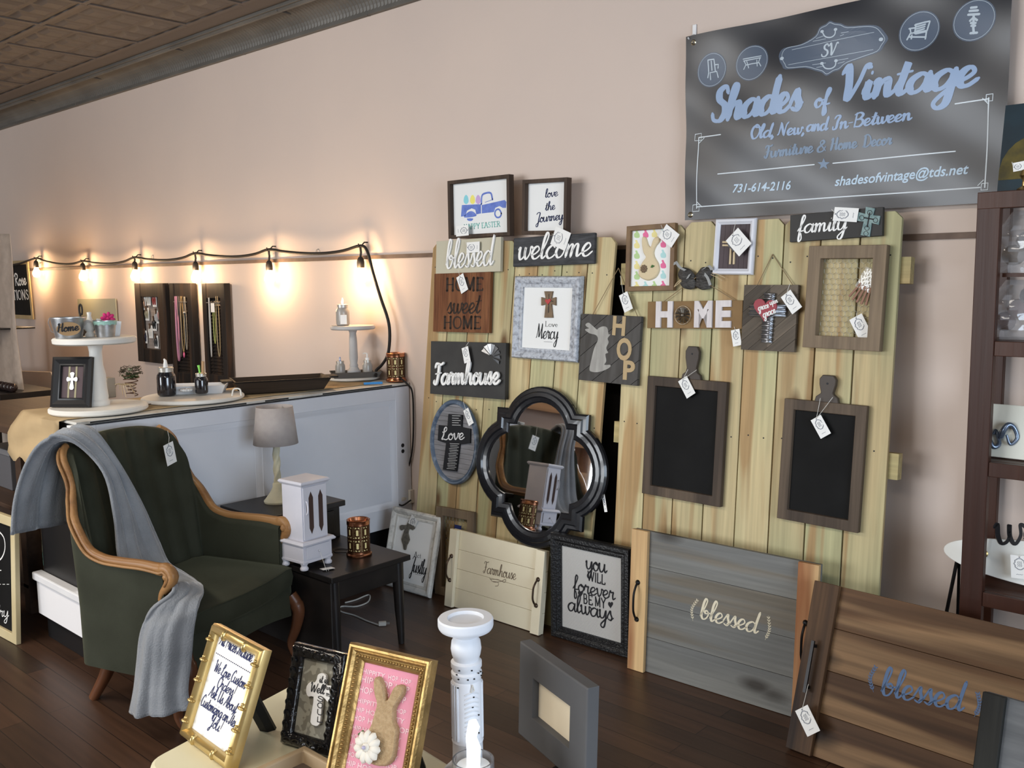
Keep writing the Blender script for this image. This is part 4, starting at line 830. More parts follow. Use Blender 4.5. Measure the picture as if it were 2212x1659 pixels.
mb.build('lettering', m_wht, r, M=Matrix.Translation((0, 0, z+.025)), recalc=False)
I = L.M.inverted(); e = I @ at_f(1669, 549, .004); mb = MB(); mb.tube([e, Vector((-L.w*.42+.03, L.h*.5, .006))], .0016, 6); mb.tube([e, Vector((L.w*.38, L.h*.5, .006))], .0016, 6); mb.build('hanging_twine', m_twine, r)
# -- chicken wire frame
def hexwire(mb, w_, h_, s, r_, z):
    dx = s*1.5; dy = s*math.sqrt(3)/1; nx_ = int(w_/(s*1.732))+2; ny_ = int(h_/(s*1.5))+2; seen = set()
    for j in range(-ny_//2-1, ny_//2+2):
        for i in range(-nx_//2-1, nx_//2+2):
            cx = i*s*1.732+(j % 2)*s*.866; cy = j*s*1.5
            P = [Vector((cx+s*math.sin(k*PI/3), cy+s*math.cos(k*PI/3), z)) for k in range(6)]
            for k in range(3):
                a, b = P[k], P[k+1]
                if all(abs(p.x) <= w_/2 and abs(p.y) <= h_/2 for p in (a, b)): mb.tube([a, b], r_, 3)
L = onF((1757, 533), (1925, 530), (1740, 750), .004)
r = thing('picture_frame', 'large grey brown wooden frame filled with chicken wire at the top right of the fence', 'frame', L.M)
MB().mould(rect(L.w, L.h), [(0, 0), (0, .032), (.045, .032), (.045, 0)]).build('frame', m_gwood, r, bevel=.002)
m_wire = mat('chicken_wire', (.22, .22, .20), .5, .6); mb = MB(); hexwire(mb, L.w-.085, L.h-.085, .0125, .0006, .006); mb.build('chicken_wire', m_wire, r)
r = thing('bag_of_clothespins', 'small clear bag of brown clothespins hung inside the chicken wire frame', 'bag', axes(at_f(1866, 625, .024), Vector((.9, 0, -.45)), Vector((.45, FK, .9))))
mb = MB()
mb.grid([[Vector(((i/8-.5)*.06, (j/10-.5)*.075+.035, .004*math.sin(i*2.1+j*1.3)+.006)) for i in range(9)] for j in range(11)])
mb.build('plastic_bag', mat('clear_plastic', (.75, .72, .66), .12, alpha=.4, coat=1, spec=1), r, smooth=60)
for k in range(5):
    MB().box(-.024+k*.011, -.017+k*.011, -.05, .012, 0, .007, Matrix.Rotation(.12*(k-2), 4, 'Z')).build('clothespin', mat('pin_wood', (.28, .15, .10), .7), r, bevel=.001)
# -- paddle chalkboards
def paddle(tl, tr, bl, hx, hy0, hy1, label):
    L = onF(tl, tr, bl, .004); r = thing('paddle_chalkboard', label, 'chalkboard', L.M)
    MB().mould(rect(L.w, L.h), [(0, 0), (0, .022), (.038, .022), (.040, .012), (.040, 0)]).build('frame', m_brownw2, r, bevel=.002)
    MB().box(-L.w/2+.035, L.w/2-.035, -L.h/2+.035, L.h/2-.035, .001, .010).build('slate', m_chalk, r)
    a = L(hx, hy1); b = L(hx, hy0); y0_ = L.h/2-.002; y1_ = b.y; c = a.x; H_ = y1_-y0_
    pts = [(c-.045, y0_), (c-.040, y0_+.02), (c-.026, y0_+.03), (c-.022, y0_+H_*.35), (c-.030, y0_+H_*.65), (c-.031, y0_+H_*.85), (c-.02, y1_), (c+.02, y1_), (c+.031, y0_+H_*.85), (c+.03, y0_+H_*.65), (c+.022, y0_+H_*.35), (c+.026, y0_+.03), (c+.040, y0_+.02), (c+.045, y0_)]
    h_ = MB().prism(pts, .002, .020).build('handle', m_hnd, r, bevel=.003); MB().lathe([(.004, .0201), (.004, .0208)], 10, (c, y1_-.03, 0)).build('hang_hole', m_ink, h_)
m_brownw2 = wood('walnut_stained', (.125, .09, .062), (.06, .043, .032), axis='Y', scale=10, grain=.6); m_hnd = mat('dark_handle', (.045, .034, .027), .5, col2=(.06, .045, .034), scale=5, stretch=(1, .2, 1))
paddle((1410, 812), (1582, 826), (1388, 1063), 1498, 748, 815, 'left, higher paddle shaped chalkboard in brown frame with a handle, on the fence')
paddle((1702, 860), (1880, 877), (1682, 1117), 1790, 810, 862, 'right, lower paddle shaped chalkboard in brown frame with a handle, on the fence')
# -- oval Love sign
Pc = at_f(983, 955, .012); a = (at_f(1035, 957, .012)-at_f(932, 953, .012)).length/2; b = (at_f(984, 863, .012)-at_f(984, 1047, .012)).length/2
Mo = axes(Pc, Vector((1, 0, 0)), Vector((-.10, FK, 1)))
r = thing('oval_sign', 'oval blue grey framed sign with a black cross reading Love', 'sign', Mo)
L = Loc(Pc+Vector((-a, 0, b)), Pc+Vector((a, 0, b)), Pc+Vector((-a, 0, -b))); L.M = Mo; L.I = Mo.inverted(); L.n = Mo.to_3x3() @ Vector((0, 0, 1)); L.o = Mo.translation
MB().mould(ell(a, b), [(0, 0), (0, .010), (.006, .018), (.014, .014), (.018, .018), (.024, .008), (.024, 0)]).build('frame', mat('denim_frame', (.10, .135, .19), .5, col2=(.26, .30, .36), scale=28, bump=.4, thr=(.5, .72)), r, smooth=40)
mb = MB(); n = 16
for k in range(n):
    y0_ = -b+.012+(2*b-.024)*k/n; y1_ = y0_+(2*b-.024)/n-.0012; pts = []
    ex = lambda y: (a-.012)*math.sqrt(max(0, 1-(y/(b-.010))**2)); mb.prism([(-ex(y0_), y0_), (ex(y0_), y0_), (ex(y1_), y1_), (-ex(y1_), y1_)], .001, .006)
mb.build('slat_backing', mat('grey_slats', (.17, .17, .18), .7, col2=(.25, .25, .27), scale=20, stretch=(.3, 2, 1)), r)
z = .006; Q = inner(L, z); mb = MB(); poly(mb, Q, [(972, 894), (1001, 896), (1000, 922), (1019, 926), (1018, 957), (996, 960), (989, 1018), (960, 1014), (967, 957), (949, 951), (951, 918), (970, 920)], .002, .012); mb.build('black_cross', m_black, r, M=Matrix.Translation((0, 0, z)), bevel=.001)
mb = MB(); Q2 = inner(L, z+.012); wpx(mb, Q2, 'script', 'Love', (955, 950), (1004, 949), 26, thick=.2, nib=.6, slant=.1)
for k in range(5): stroke(mb, Q2, [(977, 898+k*5), (995-(k % 2)*4, 898.5+k*5)], .0011, smooth=0)
for k in range(16): stroke(mb, Q2, [(972-k*.45+(k % 3), 958+k*3.6), (992-k*.45-(k % 2)*3, 959+k*3.6)], .0009, smooth=0)
mb.build('lettering', mat('pale_letter', (.62, .62, .62), .6), r, M=Matrix.Translation((0, 0, z+.0121)), recalc=False)
# -- quatrefoil mirror
top = at_f(1165, 838, .045); bot = at_f(1176, 1181, .045); lf = at_f(1037, 985, .045); rt = at_f(1307, 1035, .045)
H2 = (top-bot).length/2; W2 = (rt-lf).length/2; ctr = (top+bot+lf+rt)/4
Mm = axes(ctr, rt-lf+Vector((0, .052, .015)), Vector((-.02, FK+.058, 1)))
def quat(Hh, s, rr, n=14):
    c = Hh-rr
    def f(d):
        S_ = s-d; R_ = rr-d; x = math.sqrt(max(1e-6, R_*R_-(S_-c)**2)) if abs(S_-c) < R_ else .01; a0 = math.atan2(S_-c, x); pts = []
        for q in range(4):
            A = [(x_, y_) for x_, y_ in [(c*0+R_*math.cos(a0+(PI-2*a0)*k/n), c+R_*math.sin(a0+(PI-2*a0)*k/n)) for k in range(n+1)]]+[(-S_, S_)]
            ca, sa = math.cos(q*PI/2), math.sin(q*PI/2); pts += [(x_*ca-y_*sa, x_*sa+y_*ca) for x_, y_ in A]
        return pts
    return f
Hh = (H2+W2)/2; pth = quat(Hh, Hh*.70, Hh*.60)
r = thing('quatrefoil_mirror', 'large black quatrefoil mirror leaning on the left fence panel', 'mirror', Mm)
MB().mould(pth, [(0, 0), (0, .018), (.008, .026), (.022, .028), (.028, .036), (.044, .038), (.05, .030), (.066, .026), (.072, .020), (.072, 0)]).build('frame', mat('mirror_black', (.012, .012, .014), .22, coat=.3), r, smooth=30)
MB().prism(pth(.068), .001, .015).build('mirror_glass', mat('mirror', (.86, .87, .88), .02, 1), r)

# ------------------------------------------------------------------ things leaning at the foot of the fence
def cloc(L): return L
# act justly
L = lean((850, 1093), (818, 1254), (934, 1287), 3.12)
L = lean((849, 1093), (828, 1261), (932, 1292), 3.085)
r = thing('framed_sign', 'white distressed framed print reading Act Justly on the floor beside the black end table', 'framed sign', L.M)
m_dw = mat('distressed_white', (.62, .61, .57), .6, col2=(.30, .29, .27), scale=24, bump=.5, thr=(.5, .75))
MB().mould(rect(L.w, L.h), ORN(.045, .026)).build('frame', m_dw, r, smooth=30); MB().box(-L.w/2+.04, L.w/2-.04, -L.h/2+.04, L.h/2-.04, .001, .008).build('panel', m_print, r); z = .008; Q = inner(L, z)
mb = MB(); poly(mb, Q, [(885, 1124), (889, 1130), (898, 1138), (893, 1145), (886, 1142), (883, 1152), (886, 1166), (880, 1178), (878, 1187), (874, 1187), (872, 1176), (869, 1165), (874, 1150), (876, 1141), (868, 1146), (865, 1138), (870, 1134), (880, 1134)], 0, .007, 2); mb.build('bronze_cross', mat('bronze_cross', (.13, .12, .10), .5, .5, col2=(.22, .20, .16), scale=70), r, M=Matrix.Translation((0, 0, z)))
mb = MB(); wpx(mb, Q, 'serif', 'Act', (894, 1203), (909, 1206), 12, thick=.11); wpx(mb, Q, 'script', 'Justly', (886, 1234), (920, 1243), 32, thick=.13, nib=.8, slant=.1); stroke(mb, Q, [(897, 1240), (910, 1243)], .0006, smooth=0); mb.build('lettering', m_ink, r, M=Matrix.Translation((0, 0, z)), recalc=False)
# small chicken wire frame behind the cream tray
L = lean((960, 1094), (945, 1280), (1026, 1300), 3.105)
r = thing('picture_frame', 'small brown wooden frame with chicken wire on the floor behind the cream Farmhouse tray', 'frame', L.M)
MB().mould(rect(L.w, L.h), [(0, 0), (0, .022), (.042, .022), (.042, 0)]).build('frame', m_gwood, r, bevel=.002); mb = MB(); hexwire(mb, L.w-.08, L.h-.08, .0125, .0006, .006); mb.build('chicken_wire', m_wire, r)
Q = inner(L, .012); mb = MB(); poly(mb, Q, [(983, 1133), (997, 1136), (994, 1165), (980, 1162)], .012, .014); mb.build('blue_card', mat('blue_card', (.02, .03, .12), .5), r)
# wooden trays
def tray(L, t, label, mb_, mr_, rail, hmat, planks, hpx, straight=False, both=True, right_rail=None):
    r = thing('serving_tray', label, 'tray', L.M); n = planks; ph = L.h/n
    for k in range(n): MB().box(-L.w/2+.002, L.w/2-.002, -L.h/2+k*ph+.0006, -L.h/2+(k+1)*ph-.0006, 0, t).build('plank', mb_, r, bevel=.0012)
    for s in ((-1, 1) if both else (-1,)):
        rw = rail; x0_ = -L.w/2 if s < 0 else L.w/2-rw
        ra = MB().box(x0_, x0_+rw, -L.h/2-.001, L.h/2+.001, t, t+.019).build('rail', mr_, r, bevel=.002)
        cx = x0_+rw*.5; hh = hpx
        if straight: q = MB(); q.box(cx-.005, cx+.005, -hh, hh, t+.040, t+.048); q.box(cx-.004, cx+.004, -hh+.012, -hh+.022, t+.018, t+.041); q.box(cx-.004, cx+.004, hh-.022, hh-.012, t+.018, t+.041); q.build('handle', hmat, r)
        else:
            q = MB(); P = catm([(cx, -hh, t+.021), (cx, -hh*.8, t+.034), (cx, -hh*.45, t+.046), (cx, 0, t+.048), (cx, hh*.45, t+.046), (cx, hh*.8, t+.034), (cx, hh, t+.021)], 5); q.tube(P, .0045, 8)
            for e in (-1, 1): q.lathe([(.011, t+.018), (.010, t+.022), (.006, t+.027)], 12, (cx, e*hh, 0))
            q.build('handle', hmat, r, smooth=True)
    return r
m_iron = mat('handle_black', (.015, .014, .014), .35, .6); m_bronze = mat('handle_bronze', (.10, .07, .05), .35, .8)
L = lean((988, 1142), (971, 1305), (1174, 1370), 3.05)
r = tray(L, .018, 'cream tray with bronze handles reading Farmhouse, leaning at the foot of the fence', m_cream, m_cream, .05, m_bronze, 4, .058)
Q = inner(L, .018); mb = MB(); wpx(mb, Q, 'script', 'Farmhouse', (1044, 1237), (1115, 1253), 25, thick=.13, nib=.7, slant=.1); 
stroke(mb, Q, [(1058, 1249), (1066, 1257), (1082, 1256), (1092, 1251), (1090, 1258), (1076, 1252), (1060, 1251)], .0012); stroke(mb, Q, [(1066, 1256), (1076, 1258), (1076, 1265), (1070, 1266)], .0012)
mb.build('lettering', mat('taupe_letter', (.20, .155, .11), .7), r, M=Matrix.Translation((0, 0, .018)), recalc=False)
# black frame
L = lean((1232, 1155), (1198, 1369), (1368, 1419), 3.045)
r = thing('framed_sign', 'black ornate framed sign reading you WILL forever BE MY always on the floor', 'framed sign', L.M)
m_bf = mat('black_frame', (.013, .013, .014), .35, bump=.5, bscale=110)
MB().mould(rect(L.w, L.h), [(0, 0), (0, .024), (.006, .034), (.020, .036), (.030, .028), (.036, .030), (.046, .018), (.050, .018), (.050, 0)]).build('frame', m_bf, r, smooth=30)
mb = MB()
for s in (-1, 1):
    for k in range(24):
        for ax in (0, 1):
            n_ = (L.w if ax else L.h)-.09; u = -n_/2+n_*k/23; M_ = Matrix.Translation((u, s*(L.h/2-.041), .025) if ax else (s*(L.w/2-.041), u, .025)); mb.ball((0, 0, 0), (.004, .004, .003), 6, M_)
tag_ = mb.build('bead_trim', m_bf, r, smooth=60)
def chev():
    m = bpy.data.materials.new('herringbone'); m.use_nodes = True; nt = m.node_tree; N = nt.nodes; Lk = nt.links; b = N['Principled BSDF']; b.inputs['Roughness'].default_value = .7
    tc = N.new('ShaderNodeTexCoord'); sp = N.new('ShaderNodeSeparateXYZ'); Lk.new(tc.outputs['Object'], sp.inputs[0])
    def mth(op, a, c=None, v=None):
        x = N.new('ShaderNodeMath'); x.operation = op; Lk.new(a, x.inputs[0])
        if c is not None: Lk.new(c, x.inputs[1])
        elif v is not None: x.inputs[1].default_value = v
        return x.outputs[0]
    pp = mth('PINGPONG', sp.outputs[0], v=.005); s = mth('ADD', sp.outputs[1], pp); f = mth('FRACT', mth('MULTIPLY', s, v=190)); g = mth('GREATER_THAN', f, v=.55)
    x = N.new('ShaderNodeMixRGB'); Lk.new(g, x.inputs[0]); x.inputs[1].default_value = (.62, .61, .58, 1); x.inputs[2].default_value = (.22, .22, .22, 1); Lk.new(x.outputs[0], b.inputs[0]); return m
MB().box(-L.w/2+.045, L.w/2-.045, -L.h/2+.045, L.h/2-.045, .001, .010).build('panel', chev(), r); z = .010; Q = inner(L, z); mb = MB()
kk = dict(thick=.15, nib=.35)
wpx(mb, Q, 'script', 'you', (1266, 1229), (1312, 1238), 36, **kk); wpx(mb, Q, 'block', 'WILL', (1270, 1253), (1307, 1263), 20, thick=.14, nib=0)
wpx(mb, Q, 'script', 'forever', (1238, 1275), (1330, 1297), 33, **kk); wpx(mb, Q, 'block', 'BE', (1262, 1303), (1280, 1307), 20, thick=.14, nib=0); wpx(mb, Q, 'block', 'MY', (1287, 1309), (1308, 1314), 20, thick=.14, nib=0)
wpx(mb, Q, 'script', 'always', (1228, 1318), (1326, 1342), 36, **kk)
mb.build('lettering', m_ink, r, M=Matrix.Translation((0, 0, z)), recalc=False)
for cx, cy in ((1254, 1282), (1319, 1306)): mb = MB(); poly(mb, Q, heart(cx, cy, 11, 15), 0, .0009); mb.build('heart_print', m_ink, r, M=Matrix.Translation((0, 0, z)))
# grey blessed tray
m_gt = wood('grey_stain', (.20, .20, .185), (.145, .148, .145), knot=(.05, .045, .04), axis='X', scale=6, rnd=.1, streak=(.17, .15, .12)); m_raw = wood('raw_pine', (.62, .42, .21), (.30, .13, .055), axis='Y', scale=11, rnd=.1, grain=.3)
L = lean((1410, 1146), (1366, 1437), (1762, 1560), 3.02)
r = tray(L, .02, 'grey stained plank tray with raw pine rails, blessed in cream script', m_gt, m_raw, .075, m_iron, 4, .075)
Q = inner(L, .02)
def wreath(mb, Q, pts, hw, side):
    P = catm([Q(*p) for p in pts], 5); ribbon(mb, P, hw*.35, 0, .0008, 0)
    for i in range(1, len(P)-1):
        d = (P[i+1]-P[i-1]).normalized(); nn = Vector((-d.y, d.x, 0))
        for s_ in (-1, 1): ribbon(mb, [P[i], P[i]+(nn*s_+d*1.0).normalized()*hw*3.0, P[i]+(nn*s_+d*1.3).normalized()*hw*5.0], hw*.9, 0, .0008, 0)
mb = MB(); wpx(mb, Q, 'script', 'blessed', (1512, 1335), (1640, 1370), 44, thick=.17, nib=.75, slant=.12)
wreath(mb, Q, [(1497, 1341), (1495, 1315), (1508, 1294)], .0016, 1); wreath(mb, Q, [(1653, 1382), (1662, 1360), (1660, 1330)], .0016, -1)
mb.build('lettering', mat('cream_letter', (.66, .60, .45), .6), r, M=Matrix.Translation((0, 0, .02)), recalc=False)
# brown blessed tray
m_bt = wood('brown_stain', (.15, .078, .036), (.095, .047, .022), knot=(.02, .012, .008), axis='X', scale=5, rnd=.08, streak=(.27, .16, .08), grain=.85); m_bt2 = wood('brown_stain_rail', (.15, .08, .038), (.035, .02, .013), axis='Y', scale=13, grain=.7)
BLp = at_z(1708, 1612, 0); TLp = at_y(1750, 1251, 2.97)
yv = TLp-BLp; xv = Vector((1, -.05, 0)); yv = yv-xv*(yv.dot(xv)/xv.length_squared); xv = xv.normalized()*.92
L = Loc(BLp+yv, BLp+yv+xv, BLp)
r = tray(L, .02, 'large brown stained plank tray, blessed in faded blue script, in front of the grey tray', m_bt, m_bt2, .088, m_iron, 4, .085, straight=True)
Q = inner(L, .075); TRAY_O, TRAY_N = Q.o.copy(), Q.n.copy(); Q = inner(L, .02); mb = MB(); wpx(mb, Q, 'script', 'blessed', (1903, 1500), (2085, 1538), 60, thick=.17, nib=.75, slant=.12)
wreath(mb, Q, [(1887, 1495), (1880, 1465), (1893, 1438)], .0018, 1); wreath(mb, Q, [(2105, 1548), (2116, 1525), (2112, 1495)], .0018, -1)
mb.build('lettering', mat('faded_blue', (.10, .16, .28), .7), r, M=Matrix.Translation((0, 0, .02)), recalc=False)
# dark tray at the lower right corner
p = at_y(2147, 1496, 2.35); b0 = Vector((p.x-.02, 2.20, 0)); yv = p-b0; xv = Vector((1, -.04, 0)); yv = yv-xv*(yv.dot(xv)/xv.length_squared); xv = xv.normalized()*.6
L = Loc(b0+yv, b0+yv+xv, b0)
tray(L, .02, 'grey tray with a black rail in front of the brown tray, at the lower right', mat('grey_weather', (.17, .175, .18), .6, col2=(.10, .105, .11), scale=8, stretch=(.4, 4, 1)), wood('black_stain', (.03, .03, .026), (.012, .012, .011), axis='Y', scale=12), .05, m_iron, 3, .06)
# ------------------------------------------------------------------ price tags
price_tag((1012, 497), (985, 500), 'price tag in the lower left corner of the HAPPY EASTER sign', PW(3.225), [(1014, 490)])
price_tag((1008, 535), (1036, 533), 'price tag over the letters of the beige blessed sign', PF(.034), [(1006, 522)])
price_tag((1195, 508), (1227, 523), 'price tag over the black welcome sign', PF(.028), [(1192, 505)], .9)
price_tag((993, 595), (1004, 630), 'price tag hanging over HOME sweet HOME', PF(.030), [(990, 584)])
price_tag((1004, 750), (1010, 783), 'price tag above the thick Farmhouse lettering', PF(.050), [(1013, 738)])
price_tag((1346, 634), (1358, 671), 'price tag on the twine of the HOP sign', PF(.03), [(1340, 596)])
price_tag((1431, 498), (1459, 521), 'price tag on the patterned bunny picture', PF(.034), [(1428, 486)], .8)
price_tag((1581, 506), (1610, 540), 'price tag on the white framed cross picture', PF(.036), [(1590, 476)], .8)
price_tag((1801, 462), (1853, 465), 'price tag over the family sign', PF(.032), [(1796, 452)], .55)
price_tag((1588, 712), (1593, 747), 'price tag under the HOME windmill sign', PF(.022), [(1586, 706)])
price_tag((1697, 634), (1722, 671), 'price tag on the grace upon grace sign', PF(.040), [(1706, 613)])
price_tag((1848, 684), (1871, 730), 'price tag in the large chicken wire frame', PF(.012), [(1850, 676)])
price_tag((1474, 818), (1493, 855), 'price tag tied to the left paddle chalkboard', PF(.034), [(1486, 798), (1505, 799)])
price_tag((1762, 902), (1784, 942), 'price tag tied to the right paddle chalkboard', PF(.034), [(1772, 860), (1799, 858)])
price_tag((1006, 884), (1018, 917), 'price tag on the oval Love sign', PF(.045), [(1001, 868)], .45)
price_tag((1303, 1068), (1309, 1106), 'price tag hanging off the right side of the black mirror', PF(.03), [(1306, 1045)], .2)
price_tag((1731, 1529), (1758, 1585), 'price tag tied to the handle of the brown tray', lambda x, y: at_plane(x, y, TRAY_O, TRAY_N), [(1746, 1478)])
price_tag((896, 1118), (884, 1146), 'price tag in front of the Act Justly cross', lambda x, y: at_y(x, y, 3.06), [(897, 1112)])
# ------------------------------------------------------------------ string lights and things on the wall, left
m_cord = mat('black_cord', (.015, .013, .012), .6)
bulbs = [(77, 560, 563, 591), (178, 566, 568, 594), (290, 558, 565, 592), (421, 549, 565, 595), (580, 541, 563, 594), (778, 533, 555, 590)]
t = thing('string_lights', 'black cord of glowing globe bulbs strung along the pink wall above the counter', 'string lights', at_y(778, 533, WALL-.03))
T0 = Matrix.Translation(-t.location)
LY = WALL-.055
anch = [at_y(b[0], b[1]-2, LY) for b in bulbs]
pts = [at_y(8, 574, LY), at_y(40, 570, LY)]
for a, b in zip(anch[:-1], anch[1:]):
    for k in range(6): u = k/6; p = a.lerp(b, u); p.z -= .045*4*u*(1-u)*(.5+.5*u); pts.append(p)
pts.append(anch[-1])
pts += [at_y(793, 542, LY), at_y(806, 590, LY), at_y(823, 645, LY), at_y(838, 690, LY), at_y(842, 725, LY), at_y(838, 765, LY), at_y(825, 788, LY), at_y(813, 800, LY), at_y(812, 812, WALL-.09)]
MB().tube([T0 @ p for p in catm(pts, 4)], .0085, 8).build('cord', m_cord, t, smooth=60)
m_bulb = mat('bulb_glow', (1, .8, .5), .3, emis=((1, .62, .28), 22))
for (bx, y0, y1, yb), A in zip(bulbs, anch):
    mb = MB(); h = A.z-zat(A, y1); sk = .06
    mb.tube([T0 @ A, T0 @ (A-Vector((0, -.004, h*.6))), T0 @ (A-Vector((0, 0, h)))], .0065, 6)
    q = T0 @ (A-Vector((0, 0, h))); mb.lathe([(.010, 0), (.018, -.012), (.021, -.03), (.021, -.055), (.017, -.06)], 14, tuple(q)); so = mb.build('socket', m_cord, t, smooth=True)
    MB().lathe([(.013, -.058), (.020, -.075), (.032, -.10), (.033, -.12), (.024, -.14), (.002, -.147)], 16, tuple(q)).build('bulb', m_bulb, so, smooth=60)
    ld = bpy.data.lights.new('bulb_light', 'POINT'); ld.energy = 7; ld.color = (1, .66, .36); ld.shadow_soft_size = .03; lo = bpy.data.objects.new('bulb_light', ld); C.objects.link(lo); lo.location = t.location+Vector(q)+Vector((0, -.065, -.105))
    MB().tube([(q[0], q[1]+.055-.002, q[2]+h+.02), (q[0], q[1]+.03, q[2]+h+.02), (q[0], q[1]+.012, q[2]+h+.004), (q[0], q[1]-.012, q[2]+h-.006), (q[0], q[1]-.012, q[2]+h+.012)], .004, 6).build('clip', m_cord, t)
for px, py in ((331, 556), (688, 544), (88, 571)):
    r = thing('cup_hook', 'small wire ring hook on the wall beside the light cord at pixel column %s' % {331: 'over the left shutter', 688: 'between the last two bulbs', 88: 'by the first bulb'}[px].replace('pixel column ', ''), 'hook', at_y(px, py, WALL-.001))
    r['label'] = {331: 'wire ring hook on the wall above the gap left of the shutters', 688: 'wire ring hook on the wall between the last two bulbs', 88: 'wire ring hook on the wall by the leftmost bulb'}[px]
    MB().tube([(.016*math.sin(a*PI/6), -.006, .016*math.cos(a*PI/6)) for a in range(12)], .0018, 5).build('ring', m_silver, r); MB().box(-.002, .002, -.006, .001, .012, .018).build('screw', m_silver, r)
# chalkboard with gold edge (Rose ...TIONS)
L = onW((-60, 562), (57, 558), (-25, 683), WALL-.05); L2 = Loc(at_y(-70, 566, WALL-.05), at_y(60, 563, WALL-.05), at_y(-66, 690, WALL-.05))
TLc = at_y(62, 562, WALL-.028); BRc = at_y(80, 690, WALL-.015); Lw = 1.25
L = Loc(Vector((TLc.x-Lw, TLc.y, TLc.z)), TLc, Vector((TLc.x-Lw, BRc.y, BRc.z)))
r = thing('chalkboard_sign', 'gold edged chalkboard with white lettering on the wall at far left below the cord', 'chalkboard', L.M); m_gold = mat('dull_gold', (.50, .40, .22), .45, .4, col2=(.42, .32, .16), scale=8)
MB().mould(rect(L.w, L.h), [(0, 0), (0, .012), (.035, .012), (.035, 0)]).build('frame', m_gold, r); MB().box(-L.w/2+.03, L.w/2-.03, -L.h/2+.03, L.h/2-.03, .001, .008).build('slate', m_chalk, r)
Q = inner(L, .008); mb = MB(); wpx(mb, Q, 'script', 'Rose', (33, 617), (58, 614), 24, thick=.24, nib=.3); wpx(mb, Q, 'serif', 'CREATIONS', (2, 648), (62, 646), 18, thick=.2); mb.build('lettering', mat('chalk_white', (.8, .8, .78), .8), r, M=Matrix.Translation((0, 0, .008)), recalc=False)
# pale square picture on the wall behind the buckets
L = onW((170, 646), (252, 645), (172, 700), WALL-.012)
tag(MB().box(-L.w/2, L.w/2, -L.h/2, L.h/2, 0, .008).build('wall_plate', mat('sage_card', (.36, .36, .27), .7), None, M=L.M), 'plain sage grey panel on the wall behind the buckets', 'panel')
# three old shutters as display boards
m_sh = wood('old_shutter', (.028, .022, .019), (.014, .012, .011), axis='Y', scale=9, streak=(.05, .03, .02), grain=.5)
def shutter(tl, tr, bl, label, louver=True):
    L = onW(tl, tr, bl, WALL-.06); L.M = L.M @ Matrix.Translation((0, 0, -.045)); r = thing('shutter_display', label, 'shutter', L.M); st = L.w*.20
    for s in (-1, 1): MB().box(s*L.w/2-(st if s > 0 else 0), s*L.w/2+(0 if s > 0 else st), -L.h/2, L.h/2, 0, .045).build('stile', m_sh, r, bevel=.003)
    for a, b in ((L.h/2-.10, L.h/2), (-L.h/2, -L.h/2+.10)): MB().box(-L.w/2+st, L.w/2-st, a, b, .002, .043).build('top_rail' if a > 0 else 'bottom_rail', m_sh, r, bevel=.002)
    iw = L.w/2-st
    if louver:
        n = 22; y0_ = -L.h/2+.10; y1_ = L.h/2-.10
        mb = MB()
        for k in range(n): y = y0_+(k+.5)*(y1_-y0_)/n; mb.box(-iw, iw, -.003, .003, -.02, .02, Matrix.Translation((0, y, .022)) @ Matrix.Rotation(math.radians(50), 4, 'X'))
        mb.box(-iw, iw, y0_, y1_, .001, .004); mb.build('louvres', m_sh, r)
        mb = MB(); mb.tube([(-iw, L.h/2-.13, .047), (iw, L.h/2-.13, .047)], .0025, 5); mb.build('hanging_rod', m_silver, r)
    else: MB().box(-iw, iw, -L.h/2+.1, L.h/2-.1, .004, .012).build('display_panel', mat('ribbed_fabric', (.30, .26, .235), .8, col2=(.24, .205, .185), scale=3, stretch=(.1, 30, 1)), r)
    return r, L, iw
r, L, iw = shutter((287, 612), (349, 612), (301, 780), 'black framed board of clipped earring cards, leftmost of the three shutter displays', False)
random.seed(3)
CL = ['peach drop earrings on a card at the upper left of the board', 'brown earrings on a card just right of the peach ones', 'white earrings on a card near the top middle of the board', 'red bar earrings on a card at the upper right of the board', 'olive earrings on a card in the middle of the board', 'dark twisted earrings on a card at the left edge mid height', 'grey earrings on a card at the right side mid height', 'pink earrings on a card against the right edge', 'black slim earrings on a card low on the right', 'white round earrings on a card low in the middle', 'rust bar earrings on a card at the lower left', 'navy earrings on a card beside the rust bars', 'black bar earrings on the lowest card at right']
cards = [((.62, .25, .18), 298, 640), ((.30, .20, .15), 311, 655), ((.62, .60, .55), 321, 645), ((.35, .06, .05), 334, 648), ((.30, .28, .20), 318, 678), ((.28, .24, .2), 305, 690), ((.5, .5, .5), 339, 684), ((.60, .35, .33), 346, 680), ((.02, .02, .02), 334, 700), ((.7, .68, .64), 326, 716), ((.45, .28, .2), 307, 728), ((.03, .03, .05), 314, 727), ((.05, .05, .05), 338, 738)]
for i, (c, px, py) in enumerate(cards):
    p = at_y(px, py, WALL-.036); e = thing('earring_card', CL[i], 'earring card', axes(p, Vector((1, 0, 0)), Vector((.05, 0, 1))), 'earring cards on the display board')
    MB().box(-.030, .030, -.05, .045, -.001, .001).build('card', m_paper, e); mb = MB()
    for s in (-1, 1): mb.tube([(s*.013, .03, .004), (s*.015, .0, .006), (s*.013, -.035, .004)], [.003, .008, .004], 6)
    mb.build('earrings', mat('ear%d' % i, c, .4), e); MB().box(-.005, .005, .02, .06, .002, .012).build('clothespin', mat('dark_pin', (.10, .06, .04), .7), e)
